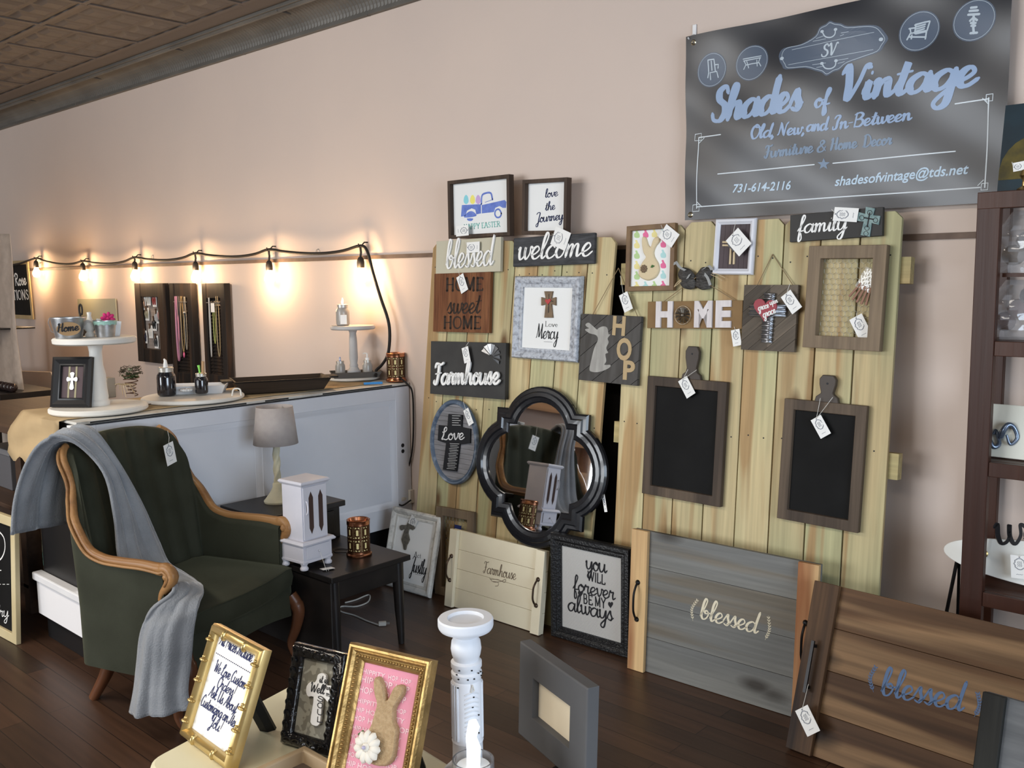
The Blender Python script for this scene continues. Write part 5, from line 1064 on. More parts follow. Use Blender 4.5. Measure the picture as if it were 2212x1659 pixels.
def necklace(px, y0, y1, wpx_, col, label, th=.004, Y=WALL-.061):
    a = at_y(px, y0, Y); bz = at_y(px+wpx_/2, y1, Y).z; w_ = (at_y(px+wpx_, y0, Y)-a).length/2
    e = thing('necklace', label, 'necklace', a); h = a.z-bz; P = catm([(-w_*.5, 0, 0), (-w_, 0, -h*.4), (-w_*.8, 0, -h*.85), (0, 0, -h), (w_*.8, 0, -h*.85), (w_, 0, -h*.4), (w_*.5, 0, 0)], 6)
    MB().tube(P, th, 5).build('chain', mat('nk%s' % px, col, .4, .3), e); return e, h
for a in ((380, 640, 778, 5, (.45, .20, .28), 'pink beaded necklace on the middle shutter display', .008), (385, 640, 770, 5, (.10, .08, .07), 'dark bead necklace beside the pink one on the middle shutter', .006), (391, 640, 760, 5, (.35, .25, .12), 'fine gold necklace with a pink pendant on the middle shutter', .003), (398, 641, 755, 4, (.30, .27, .22), 'thin chain with a charm, rightmost on the middle shutter', .003),
          (451, 643, 770, 2, (.40, .38, .35), 'single pale strand necklace at left of the right shutter', .004), (461, 655, 742, 4, (.40, .42, .12), 'yellow green necklace with a white card on the right shutter', .003), (468, 640, 770, 6, (.40, .30, .16), 'long gold necklace at right of the right shutter', .003)):
    e, h = necklace(*a)
    if 'pendant' in a[5]: MB().ball((0, 0, -h-.02), (.011, .006, .022), 8).build('pendant', mat('pendant_pink', (.6, .12, .25), .4), e, smooth=60)
    if 'card' in a[5]: MB().box(-.022, .022, -.008, -.006, -.06, .0).build('card', m_paper, e)
    if 'charm' in a[5]: MB().ball((0, -.006, -h*.3), .01, 8).build('charm', m_silver, e, smooth=60)
shutter((366, 612), (413, 612), (374, 832), 'black louvred shutter hung with necklaces, middle of the three shutter displays')
shutter((436, 612), (485, 612), (444, 838), 'black louvred shutter hung with necklaces, rightmost of the three shutter displays')

# ------------------------------------------------------------------ white door counter and what stands on it
CX, CY0, CY1, CB, CT = -3.772, 1.55, WALL-.006, -4.225, 1.012
m_door = mat('counter_white', (.68, .70, .75), .5, col2=(.64, .66, .71), scale=3, bump=.05, bscale=30)
t = thing('counter', 'white panelled counter built from an old door, standing out from the pink wall', 'counter', Vector((CX-.2, 2.4, 0)))
def cbx(name, m, x0, x1, y0, y1, z0, z1, bev=.002):
    return MB().box(x0-t.location.x, x1-t.location.x, y0-2.4, y1-2.4, z0, z1).build(name, m, t, bevel=bev)
cbx('carcass', m_black, CB, CX-.036, CY0, CY1, .0, CT-.012)
cbx('top', mat('counter_top', (.55, .54, .50), .6, col2=(.30, .25, .2), scale=6, thr=(.55, .7)), CB-.10, CX+.004, CY0-.005, CY1, CT-.012, CT)
# door front: stiles, rails, recessed panels
mb = MB(); X0, X1 = CX-.036-t.location.x, CX-t.location.x
zb, zt = .235, CT-.02
Y = lambda y: y-2.4
mb.box(X0, X1, Y(CY0), Y(CY0+.075), zb, zt); mb.box(X0, X1, Y(3.225), Y(CY1), zb, zt); mb.box(X0, X1, Y(CY0+.075), Y(3.225), .925, zt); mb.box(X0, X1, Y(CY0+.075), Y(3.225), zb, .345); mb.box(X0, X1, Y(2.395), Y(2.47), .345, .925)
mb.build('door_frame', m_door, t, bevel=.002)
for a, b in ((CY0+.075, 2.395), (2.47, 3.225)):
    o = MB().box(X0, X1-.018, Y(a), Y(b), .345, .925).build('door_panel', m_door, t)
    Mx = Matrix(((0, 0, 1, X1-.018), (1, 0, 0, Y((a+b)/2)), (0, 1, 0, .635), (0, 0, 0, 1)))
    MB().mould(rect(b-a, .58), [(0, 0), (0, .016), (.008, .013), (.02, .004), (.028, .0015), (.028, 0)]).build('panel_moulding', m_door, o, M=Mx, smooth=30)
for z_ in (.672, .640): MB().lathe([(.011, -.001), (.011, .0012)], 14, M=Matrix.Translation((X1, Y(3.268), z_)) @ Matrix.Rotation(PI/2, 4, 'Y')).build('knob_hole', m_ink, t)
cbx('corner_post', paint_white, CX-.05, CX+.004, CY0-.022, CY0+.03, .3, CT-.014)
cbx('plinth', mat('plinth_white', (.80, .79, .80), .5), CB-.01, CX+.012, CY0-.03, CY0+.0, .115, .29); cbx('plinth_moulding', paint_white, CB-.02, CX+.022, CY0-.045, CY0, .27, .305, .006)
# worn black strip along the front edge
m_worn = mat('worn_edge', (.03, .028, .026), .7)
for a, b in ((1.6, 2.32), (2.42, 2.55), (2.75, 3.2)): MB().box(CX-.0-t.location.x, CX+.005-t.location.x, Y(a), Y(b), CT-.010, CT-.003).build('worn_edge', m_worn, t)
# brown kraft paper over the top and hanging over the end
m_kraft = mat('kraft_paper', (.46, .34, .19), .8, col2=(.40, .29, .16), scale=4, bump=.4, bscale=7)
rows = []
random.seed(5)
XB = CB-.09; xs = [XB+i*(CX-.085-XB)/10 for i in range(11)]
for j in range(22): y = 3.2-(3.2-1.545)*j/21; rows.append([Vector((x, y, CT+.002+.002*random.random())) for x in xs])
for j in range(7):
    a = j/6; ph = a*.19
    rows.append([Vector((XB-.01-.05*a+(x-XB)*(1-.10*a)*.97, 1.525-.05*a-.014*math.sin(a*6+x*9), CT-.004-ph*(1+.10*math.sin(x*22)))) for x in xs])
o = MB().grid(rows).build('kraft_paper', m_kraft, None, smooth=70, solid=.0008); tag(o, 'brown kraft paper runner lying along the counter and hanging over its left end', 'paper')
TOPZ = CT+.006
def disc_prof(r, h, e=.006): return [(r-e, 0), (r, e), (r, h-e), (r-e, h), (0.001, h)]
m_plate = mat('stand_white', (.76, .74, .69), .5, col2=(.68, .66, .61), scale=5)
# left two-tier stand
c = Vector((-3.915, 1.715, TOPZ)); c = Vector(at_z(214, 881, TOPZ+.012)); c.z = TOPZ
t = thing('pedestal_stand', 'tall cream two tier pedestal stand at the left end of the counter', 'pedestal stand', c)
MB().lathe(disc_prof(.200, .024), 48).build('base_board', m_plate, t, smooth=True)
hT = zat(c, 728)-c.z; 
MB().lathe([(.046, .024), (.046, .04), (.040, .05), (.042, .06), (.038, .10), (.036, .16), (.028, hT*.62), (.026, hT*.80), (.030, hT-.04), (.040, hT-.026)], 24).build('column', m_plate, t, smooth=True)
MB().lathe([(.01, hT-.028), (.155, hT-.028), (.166, hT-.022), (.168, hT-.006), (.162, hT), (.001, hT)], 48).build('top_board', m_plate, t, smooth=True)
TT = c.z+hT+.0005
def beside(c, dpx, toward=0, z=None):
    """point beside c, dpx picture columns to the right, toward = metres nearer the viewer"""
    d = Vector(c)-Vector((0, 0, HC)); m_ = d.dot(CF)/FPX; v = Vector((d.x, d.y, 0)).normalized(); q = Vector(c)+Vector((v.y, -v.x, 0))*dpx*m_-v*toward
    if z is not None: q.z = z
    return q
def bucket(px, py, r0, r1, h, label, cols, oval=1.0):
    p = beside(c, px-209, py, TT); t = thing('tin_bucket', label, 'bucket', p)
    MB().lathe([(r0, 0), (r1, h), (r1+.003, h), (r1+.003, h+.003), (r1-.003, h+.001), (r0-.003, .004), (.001, .004)], 32, sy=oval).build('bucket', cols, t, smooth=True); return t, p
t, p = bucket(160, .02, .052, .068, .085, 'small galvanised bucket with a tan plaque reading Home on the left pedestal', m_silver)
d = (Vector((0, 0, HC))-p); d.z = 0; d.normalize(); xx = Vector((-d.y, d.x, 0)); Mx = axes(Vector((0, 0, .042))+d*.074, xx, Vector((0, 0, 1)))
q = MB().lathe([(.046, 0), (.046, .005), (.001, .005)], 24, sy=.62).build('plaque', mat('tan_plaque', (.34, .22, .11), .7), t, M=Mx)
mb = MB(); write(mb, 'script', 'Home', (-.040, -.012), (.040, -.006), .034, thick=.24, nib=.5, slant=.15, z1=.0062); mb.build('lettering', m_ink, q, recalc=False)
mb = MB()
for s in (-1, 1): mb.ball((s*.0, 0, 0), (.001, .001, .001), 4)
MB().tube([xx*.07*s+Vector((0, 0, z)) for s, z in ((-1, .085), (-1.08, .07), (-.95, .03), (-.5, .012), (0, .008), (.5, .012), (1.0, .06))], .0015, 5).build('wire_handle', m_silver, t)
t, p = bucket(231, .02, .036, .046, .068, 'small silver bucket with a mint green scalloped band, holding a card and a pink flower', m_silver)
m_mint = mat('mint', (.30, .50, .44), .6); rows = []
for i in range(37):
    a = 2*PI*i/36; rows.append([Vector((math.cos(a)*.0475, math.sin(a)*.0475, .070)), Vector((math.cos(a)*.0455, math.sin(a)*.0455, .050+.005*abs(math.sin(a*6))))])
MB().grid(rows).build('mint_band', m_mint, t, solid=.001)
tc = thing('flower_card', 'white price card with a magenta felt flower standing in the mint bucket', 'card', Matrix.Translation(beside(p, 4, -.052, TT+.0455)) @ axes(Vector((0, 0, 0)), xx, Vector((0, 0, 1))) @ Matrix.Rotation(-.15, 4, 'Z'))
MB().box(-.045, .055, -.045, .025, -.001, 0).build('card', m_paper, tc); flower(Vector((0, .03, 0)), .03, tc, mat('magenta', (.55, .03, .16), .8), 8, name='flower_head')
t = thing('votive_lamp', 'small ivory glass bottle standing between the two buckets', 'bottle', beside(c, -8, -.04, TT)); MB().lathe([(.02, 0), (.022, .01), (.014, .02), (.026, .035), (.026, .06), (.012, .075), (.008, .09), (.010, .105), (.001, .107)], 20).build('bottle', m_plate, t, smooth=True)
t = thing('black_loop_tag', 'black loop handled wooden scoop leaning behind the Home bucket', 'scoop', beside(c, -24, -.07, TT))
MB().ball((0, 0, .032), (.022, .03, .032), 12).build('scoop', mat('brown_scoop', (.13, .085, .05), .6), t, smooth=60); MB().tube([Vector((0.015*math.cos(a*PI/6), 0, .115+.024*math.sin(a*PI/6))) for a in range(-2, 9)]+[Vector((0, 0, .06))], .004, 6).build('loop', m_cord, t)
# framed cross on the base board
z0 = TOPZ+.0245
TL = at_z(113, 880, z0); BR = at_z(198, 880, z0); x = BR-TL; x.z = 0; 
nrm = Vector((x.y, -x.x, 0)).normalized(); up = (Vector((0, 0, 1))-nrm*.22); hh = .21
L = Loc(TL+up*hh, BR+up*hh, TL)
r = thing('framed_cross', 'black framed silver cross on striped cloth, standing at the left pedestal', 'framed picture', L.M)
MB().mould(rect(L.w, L.h), [(0, 0), (0, .018), (.012, .024), (.03, .014), (.036, .016), (.040, .010), (.040, 0)]).build('frame', m_black, r, smooth=30)
iw = L.w/2-.036; ih = L.h/2-.036; m_plum = mat('plum_cloth', (.085, .06, .065), .8)
MB().box(-iw, iw, -ih, ih, .001, .006).build('cloth', m_plum, r)
for s in (-.3, .3): MB().box(s*iw-.004, s*iw+.004, -ih, ih, .006, .0075).build('stripe', mat('olive_stripe', (.30, .27, .17), .8), r)
mb = MB()
for k, (l, f) in enumerate(((.030, 1), (.024, 1), (.045, 1), (.024, 1))):
    a = PI/2+k*PI/2; M_ = Matrix.Rotation(a-PI/2, 4, 'Z'); mb.prism([(-.003, 0), (-.010, l*.85), (-.004, l), (.004, l), (.010, l*.85), (.003, 0)], .008, .012, M_)
mb.build('silver_cross', mat('silver_cross', (.75, .74, .70), .35, .5), r, M=Matrix.Translation((0, .012, 0)))
# round boards
def rboard(px, py, rad, label, h=.018):
    c = at_z(px, py, TOPZ); t = thing('round_board', label, 'round board', c); MB().lathe(disc_prof(rad, h, .005), 56).build('board', m_plate, t, smooth=True); return t, c
t, cb = rboard(418, 862, .232, 'white round board holding the black jars and the little white tray')
MB().tube(catm([Vector((0.19, .09, .02)), Vector((.19, .10, .05)), Vector((.21, .12, .05)), Vector((.22, .12, .02))], 4), .004, 6).build('rope_handle', m_string, t)
BZ = TOPZ+.0185
m_jarb = mat('jar_black_glass', (.008, .008, .012), .12, coat=.5, spec=.6); m_lid = mat('zinc_lid', (.62, .60, .55), .4, .7)
def jar(px, py, s, label, m, zb, top=None):
    p = at_z(px, py, zb) if not isinstance(px, Vector) else Vector((px.x, px.y, zb)); p.z += .0005; t = thing('mason_jar', label, 'jar', p)
    MB().lathe([(.030*s, 0), (.037*s, .006*s), (.038*s, .02*s), (.038*s, .075*s), (.036*s, .088*s), (.028*s, .10*s), (.028*s, .104*s), (.001, .104*s)], 28).build('jar_body', m, t, smooth=True)
    MB().lathe([(.0295*s, .101*s), (.030*s, .112*s), (.031*s, .113*s), (.031*s, .118*s), (.028*s, .120*s), (.001, .119*s)], 28).build('lid', m_lid, t, smooth=True)
    return t, p
t, pj = jar(361, 855, 1.12, 'large black glass soap jar with a white pump on the round board', m_jarb, BZ)
MB().tube([(0, 0, .13), (0, 0, .15), (.0, 0, .165), (-.01, .0, .172)], [.012, .010, .007, .004], 8).build('pump', m_wht, t, smooth=60)
# small white tray
Mt = axes(at_z(430, 848, BZ), Vector((.62, .78, 0)), Vector((-.78, .62, 0)))
t = thing('small_tray', 'little white wooden tray behind the large black jar', 'tray', Mt)
def splay(w_, d_, h_, e, th, m, name, t, M=None):
    mb = MB(); o = [(-w_-e, -d_-e, h_), (w_+e, -d_-e, h_), (w_+e, d_+e, h_), (-w_-e, d_+e, h_)]; i = [(-w_, -d_, 0), (w_, -d_, 0), (w_, d_, 0), (-w_, d_, 0)]
    o2 = [(p[0]*(1-th/(w_+e)), p[1]*(1-th/(d_+e)), h_) for p in o]; i2 = [(p[0]*(1-th/w_), p[1]*(1-th/d_), th) for p in i]
    mb.add(i+o+o2+i2, [(3, 2, 1, 0)]+[(a, (a+1) % 4, 4+(a+1) % 4, 4+a) for a in range(4)]+[(4+a, 4+(a+1) % 4, 8+(a+1) % 4, 8+a) for a in range(4)]+[(8+a, 8+(a+1) % 4, 12+(a+1) % 4, 12+a) for a in range(4)]+[(12, 13, 14, 15)])
    return mb.build(name, m, t, M=M)
splay(.115, .055, .040, .018, .006, paint_white, 'tray_box', t)
t, pj2 = jar(436, 850, .80, 'smaller black glass jar holding a green brush and wooden comb, in the white tray', m_jarb, BZ+.0075)
MB().box(.0, .018, -.003, .003, .09, .155, Matrix.Rotation(.1, 4, 'Y')).build('wooden_comb', mat('comb', (.42, .27, .15), .6), t); MB().tube([(-.008, 0, .09), (-.014, .0, .118), (-.018, 0, .132)], [.004, .005, .007], 8).build('green_brush', mat('lime', (.25, .70, .12), .5), t)
t = thing('white_soap_rose', 'white ruffled ball lying in the little tray by the small black jar', 'decoration', at_z(403, 850, BZ+.008)); flower(Vector((0, 0, .0)), .03, t, m_wht, 10, z=.012)
# nest on a rusty spring, with raffia
p = at_z(285, 856, TOPZ+.004); t = thing('nest_on_spring', 'twig nest on a rusty bed spring with moss and a raffia bow', 'nest', p); Hn = .10
MB().tube([Vector((.030*(1-.35*math.sin(a/40*PI))*math.cos(a*.62), .030*(1-.35*math.sin(a/40*PI))*math.sin(a*.62), .004+Hn*a/60)) for a in range(61)], .0022, 5).build('spring', mat('rust', (.10, .05, .03), .7, .4), t)
random.seed(11); mb = MB()
for k in range(110):
    a = random.uniform(0, 2*PI); r_ = random.uniform(.028, .050); z = Hn+.012+random.uniform(-.006, .03); da = random.uniform(.4, 1.0)
    mb.tube([(r_*math.cos(a), r_*math.sin(a), z), (r_*1.07*math.cos(a+da/2), r_*1.07*math.sin(a+da/2), z+random.uniform(-.006, .01)), (r_*math.cos(a+da)*random.uniform(1, 1.25), r_*math.sin(a+da)*random.uniform(1, 1.25), z+random.uniform(-.01, .012))], .0011, 3)
o = mb.build('twigs', mat('twig', (.055, .045, .025), .9), t); mb = MB()
for k in range(60):
    a = random.uniform(0, 2*PI); r_ = random.uniform(.0, .042); q = Vector((r_*math.cos(a), r_*math.sin(a), Hn+random.uniform(-.012, .012))); mb.ball(tuple(q), (random.uniform(.005, .009), random.uniform(.005, .009), .004), 6)
mb.build('moss', mat('moss', (.05, .07, .025), .95), t); MB().ball((.0, 0, Hn+.03), (.016, .012, .010), 10).build('egg', mat('egg_speckle', (.30, .32, .22), .6), t, smooth=60)
mb = MB()
for k in range(14):
    a = -2.4+k*.35; l = random.uniform(.05, .085); mb.tube(catm([(0.0, -.03, .055), (l*.5*math.cos(a), -.04+l*.3*math.sin(a), .065), (l*math.cos(a), -.03+l*.6*math.sin(a), .035+.03*math.sin(k))], 3), .0016, 3)
mb.build('raffia_bow', mat('raffia', (.52, .40, .24), .8), t)
p = at_z(270, 874, TOPZ+.004); t = thing('wire_ring', 'loose rusty wire hoop lying on the counter by the nest', 'wire', p+Vector((.05, .09, 0))); MB().tube([(.05*math.cos(a*PI/10), .05*math.sin(a*PI/10), .003) for a in range(20)], .002, 5).build('hoop', mat('rust', (.1, .05, .03), .7), t)
t = thing('paper_bag', 'small kraft gift bag with a white tag standing behind the nest', 'bag', at_z(268, 856, TOPZ+.004)+Vector((-.03, -.06, 0))); MB().box(-.035, .035, -.02, .02, 0, .095).build('bag', mat('grey_kraft', (.36, .30, .23), .8), t, bevel=.003)
t = thing('white_slanted_box', 'white angled wooden box behind the left pedestal column', 'box', axes(at_z(243, 860, TOPZ+.004)+Vector((-.05, -.05, .002)), Vector((.6, .8, 0)), Vector((-.8, .6, 0)))); MB().prism([(-.05, 0), (.05, 0), (.02, .11), (-.02, .11)], -.02, .02, Matrix.Rotation(PI/2, 4, 'X')).build('box', paint_white, t, bevel=.002)
# black dough tray
Mt = axes(at_z(606, 842, TOPZ+.004), Vector((.42, .91, 0)), Vector((-.91, .42, 0)))
t = thing('dough_tray', 'long black wooden dough tray with end handles in the middle of the counter', 'tray', Mt); m_dt = wood('dough_black', (.022, .018, .015), (.012, .010, .009), axis='X', scale=8, streak=(.05, .035, .025))
splay(.20, .085, .062, .035, .009, m_dt, 'tray_box', t)
for s in (-1, 1): MB().box(-.028, .028, -.05, .05, .052, .062, Matrix.Translation((s*.258, 0, 0))).build('handle', m_dt, t, bevel=.003)
# right: round board, tray, pedestal, jars
t, cr = rboard(762, 818, .15, 'grey white round board under the small pedestal at the wall end of the counter', .014)
RZ = TOPZ+.0145
m_gs = mat('stand_grey', (.50, .49, .48), .55, col2=(.44, .43, .42), scale=6); m_gj = mat('grey_glaze', (.36, .34, .31), .3, coat=.3)
Mt = axes(at_z(768, 814, RZ), Vector((.55, .83, 0)), Vector((-.83, .55, 0))); t = thing('small_tray', 'small dark weathered tray under the grey jars', 'tray', Mt); splay(.12, .062, .032, .02, .006, mat('dark_weather', (.09, .085, .075), .7, col2=(.14, .13, .12), scale=9, stretch=(.3, 3, 3)), 'tray_box', t)
p = at_z(765, 812, RZ+.0065); p.z += .0005
t = thing('pedestal_stand', 'small grey pedestal stand with a round top holding one candle jar', 'pedestal stand', p); hT = zat(p, 703)-p.z
MB().lathe([(.030, 0), (.038, .01), (.038, .03), (.030, .036), (.022, .05), (.024, .06), (.020, .07), (.024, .10), (.022, hT*.7), (.018, hT*.85), (.026, hT-.022), (.001, hT-.022)], 20).build('column', m_gs, t, smooth=True)
MB().lathe([(.01, hT-.022), (.115, hT-.022), (.122, hT-.016), (.122, hT-.006), (.117, hT), (.001, hT)], 44).build('top_board', m_gs, t, smooth=True)
p0_ = p.copy(); t, pj = jar(beside(p, -20, .0), 0, .98, 'grey glazed mason jar with a glowing flame on top of the small pedestal', m_gj, p.z+hT)
MB().tube([(0, 0, .118), (-.001, 0, .128), (.003, 0, .142), (0, 0, .152)], [.004, .007, .005, .001], 8).build('flame_tip', mat('led_flame', (.9, .8, .6), .4, emis=((1, .8, .5), 2.2)), t, smooth=60)
MB().box(-.018, .018, -.001, .001, -.03, .02, Matrix.Translation((.045, -.03, .04)) @ Matrix.Rotation(.6, 4, 'Z')).build('tag', m_paper, t)
t, pj = jar(p0_+Vector((.55, .83, 0))*-.075, 0, .72, 'short grey mason jar with a blue stopper, left of the small pedestal column', m_gj, RZ+.0065); MB().tube([(0, 0, .08), (0, 0, .098), (0, 0, .108)], [.007, .006, .003], 8).build('stopper', mat('blue_stripe', (.10, .18, .50), .5, col2=(.7, .7, .7), scale=90, stretch=(.1, .1, 1)), t, smooth=60)
t, pj = jar(p0_+Vector((.55, .83, 0))*.075, 0, .72, 'short grey mason jar with a white pump, right of the small pedestal column', m_gj, RZ+.0065); q = MB().lathe([(.011, .08), (.011, .098), (.004, .102), (.004, .12), (.007, .121), (.001, .124)], 12).build('pump', m_wht, t, smooth=True); MB().tube([(0, 0, .122), (-.012, -.006, .124), (-.022, -.011, .12)], .003, 6).build('spout', m_wht, q)
# gold and copper lanterns
m_copper = mat('copper', (.55, .24, .13), .25, 1); m_lg = mat('lantern_glass', (.62, .55, .26), .35, emis=((1, .85, .45), .12)); m_brz = mat('lantern_lattice', (.09, .04, .02), .35, .8)
def lantern(p, R0, H0, label, bits):
    t = thing('lantern', label, 'candle warmer', p)
    MB().lathe([(R0*1.12, 0), (R0*1.16, H0*.02), (R0*1.16, H0*.06), (R0*1.04, H0*.09), (R0*1.04, H0*.14), (R0*.9, H0*.145), (.001, H0*.145)], 40).build('base', m_copper, t, smooth=True)
    MB().lathe([(R0*.965, H0*.14), (R0*.965, H0*.88)], 40, cap=False).build('shade_lining', m_lg, t, smooth=True)
    MB().lathe([(R0*1.0, H0*.86), (R0*1.05, H0*.87), (R0*1.05, H0*.97), (R0*1.08, H0*.985), (R0*1.0, H0), (R0*.90, H0*.985), (R0*.80, H0*.90), (.001, H0*.90)], 40).build('rim', m_copper, t, smooth=True)
    mb = MB()
    def arc(a0, a1, z0_, z1_):
        k = max(1, int(abs(a1-a0)/.1)); rows = [[Vector((R0*math.cos(a0+(a1-a0)*i/k), R0*math.sin(a0+(a1-a0)*i/k), z)) for z in (z0_, z1_)] for i in range(k+1)]; mb.grid(rows)
    hb, ht = H0*.14, H0*.87; cw = 2*PI/8; bwid = .0028
    da = bwid/R0
    for k in range(8):
        c0 = k*cw
        for j in range(2):
            z0_ = hb+(ht-hb)*j/2; z1_ = hb+(ht-hb)*(j+1)/2; zm = (z0_+z1_)/2; zh = (z1_-z0_)
            for s in (-1, 1):
                a = c0+s*cw*.22; arc(a-da, a+da, zm-zh*.26, zm+zh*.26); arc(c0-cw*.22-da, c0+cw*.22+da, zm+s*zh*.26-bwid, zm+s*zh*.26+bwid)
                arc(c0+s*cw*.22, c0+s*cw*.40, zm-bwid, zm+bwid); arc(c0+s*cw*.40-da, c0+s*cw*.40+da, zm-zh*.38, zm+zh*.38)
                arc(c0-da, c0+da, zm+s*zh*.26, zm+s*zh*.5) ; arc(c0+s*cw*.25, c0+s*cw*.40+da, zm+zh*.38-bwid, zm+zh*.38+bwid); arc(c0+s*cw*.25, c0+s*cw*.40+da, zm-zh*.38-bwid, zm-zh*.38+bwid)
    arc(0, 2*PI, (hb+ht)/2-bwid*1.6, (hb+ht)/2+bwid*1.6); arc(0, 2*PI, hb, hb+bwid*2); arc(0, 2*PI, ht-bwid*2, ht)
    mb.build('lattice', m_brz, t, solid=.0018); return t
lantern(at_z(856, 823, TOPZ), .049, .155, 'copper rimmed geometric lattice lantern on the counter at the wall', 0)
t = thing('blue_clip', 'bright blue plastic clip on the counter edge near the lantern', 'clip', axes(at_z(806, 830, TOPZ), Vector((.5, .87, 0)), Vector((-.87, .5, 0)))); MB().box(-.05, .05, -.010, .010, 0, .012).build('clip', mat('clip_blue', (.03, .25, .65), .4), t, bevel=.003)
# cord down the counter side to the outlet
t = thing('power_cord', 'black power cord running down the counter end to the white wall outlet', 'cord', at_y(893, 870, WALL-.02)); I = -t.location
pts = [at_y(862, 822, WALL-.06)+Vector((0, 0, .02)), at_y(880, 830, WALL-.04), at_y(891, 850, WALL-.015), at_y(893, 920, WALL-.015), at_y(890, 975, WALL-.015), at_y(878, 1030, WALL-.02), at_y(877, 1060, WALL-.02), at_y(858, 1080, WALL-.09), at_y(868, 1092, WALL-.09), at_y(888, 1080, WALL-.05)]
MB().tube([p+I for p in catm(pts, 5)], .005, 6).build('cord', m_cord, t, smooth=60)
t = thing('wall_outlet', 'white outlet box with a plug low on the wall beside the fence', 'outlet', at_y(885, 1072, WALL)); MB().box(-.03, .04, -.03, -.001, -.03, .045).build('outlet_box', mat('ivory', (.62, .58, .50), .5), t, bevel=.003)
MB().lathe([(.022, 0), (.026, .03), (.026, .05), (.001, .05)], 16, M=Matrix.Translation((.0, -.03, 0)) @ Matrix.Rotation(PI/2, 4, 'X')).build('plug', mat('ivory', (.62, .58, .5), .5), t, smooth=True)
# ------------------------------------------------------------------ armchair
ca = math.radians(20); F_ = Vector((math.cos(ca), math.sin(ca), 0)); L_ = Vector((-F_.y, F_.x, 0)); O_ = Vector((-3.304, 1.745, 0))
MC = Matrix(((F_.x, L_.x, 0, O_.x), (F_.y, L_.y, 0, O_.y), (0, 0, 1, 0), (0, 0, 0, 1)))
chair = thing('armchair', 'dark green velvet channel back armchair with carved wood arms, beside the black end table', 'armchair', MC)
m_velvet = mat('green_velvet', (.024, .026, .016), .8, col2=(.035, .038, .025), scale=5, bump=.1, bscale=300, spec=.2)
_b = m_velvet.node_tree.nodes['Principled BSDF']; _b.inputs['Sheen Weight'].default_value = .28; _b.inputs['Sheen Roughness'].default_value = .35; _b.inputs['Sheen Tint'].default_value = (.52, .54, .36, 1)
m_oak = wood('carved_oak', (.36, .19, .075), (.24, .115, .045), axis='X', scale=12, rough=.35, rnd=.0, grain=.4); m_leg = mat('leg_walnut', (.13, .050, .022), .35, col2=(.08, .03, .014), scale=6)
half = [(.205, .305, .560, 0), (.12, .305, .568, 0), (.02, .305, .568, 0), (-.075, .303, .572, 0), (-.145, .300, .60, .1), (-.182, .298, .67, .25), (-.190, .290, .77, .45), (-.188, .275, .87, .7), (-.192, .250, .942, .9), (-.195, .16, .972, 1), (-.20, .08, .982, 1)]
path = [(x, -y, z, r) for x, y, z, r in half]+[(-.203, 0, .985, 1)]+[(x, y, z, r) for x, y, z, r in half[::-1]]
P4 = []
for i in range(len(path)-1):
    for k in range(5):
        a = [path[max(i-1, 0)], path[i], path[i+1], path[min(i+2, len(path)-1)]]; t = k/5
        P4.append(tuple(.5*(2*a[1][j]+(a[2][j]-a[0][j])*t+(2*a[0][j]-5*a[1][j]+4*a[2][j]-a[3][j])*t*t+(3*a[1][j]-a[0][j]-3*a[2][j]+a[3][j])*t**3) for j in range(4)))
P4.append(path[-1]); nP = len(P4)
def nrm2(i):
    a = P4[max(i-1, 0)]; b = P4[min(i+1, nP-1)]; d = Vector((b[0]-a[0], b[1]-a[1], 0)).normalized(); return Vector((d.y, -d.x, 0))     # outward? path runs near->far round the back
def shell(off, z, i):
    x, y, zt, rc = P4[i]; n_ = nrm2(i)*-1
    if n_.dot(Vector((x-.1, y, 0))) < 0: n_ = -n_
    xx = x-.12*rc*(z-.40)/.55 if z > .40 else x
    return Vector((xx, y, z))+n_*off
rows = []
nz = 16
for j in range(nz+1):
    row = []
    for i in range(nP):
        zt = P4[i][2]-.004; z = .36+(zt-.36)*j/nz; ch = 0
        yy = P4[i][1]; 
        if P4[i][3] > .3: ch = -.016*abs(math.cos(PI*yy/.094))**.6*min(1, (P4[i][3]-.3)*3)
        row.append(shell(ch, z, i))
    rows.append(row)
rows.append([shell(.012, P4[i][2]+.006, i) for i in range(nP)])
MB().grid(rows).build('channel_back', m_velvet, chair, smooth=75)
rows = [[shell(.012, P4[i][2]+.006, i) for i in range(nP)]]
for j in range(11):
    row = []
    for i in range(nP):
        zt = P4[i][2]; z = zt+(.17-zt)*j/10; o = shell(.048-.006*j/10, z, i)
        row.append(o)
    rows.append(row)
o = MB().grid(rows).build('outer_panels', m_velvet, chair, smooth=75)
# arm fronts
for e in (0, nP-1):
    mb = MB(); a = [shell(0, .36, e), shell(0, .555, e), shell(.012, .565, e), shell(.048, .555, e), shell(.046, .17, e), shell(.0, .17, e)]; mb.add([v+Vector((.002, 0, 0)) for v in a], [(0, 1, 2, 3, 4, 5)]); mb.build('arm_front', m_velvet, chair)
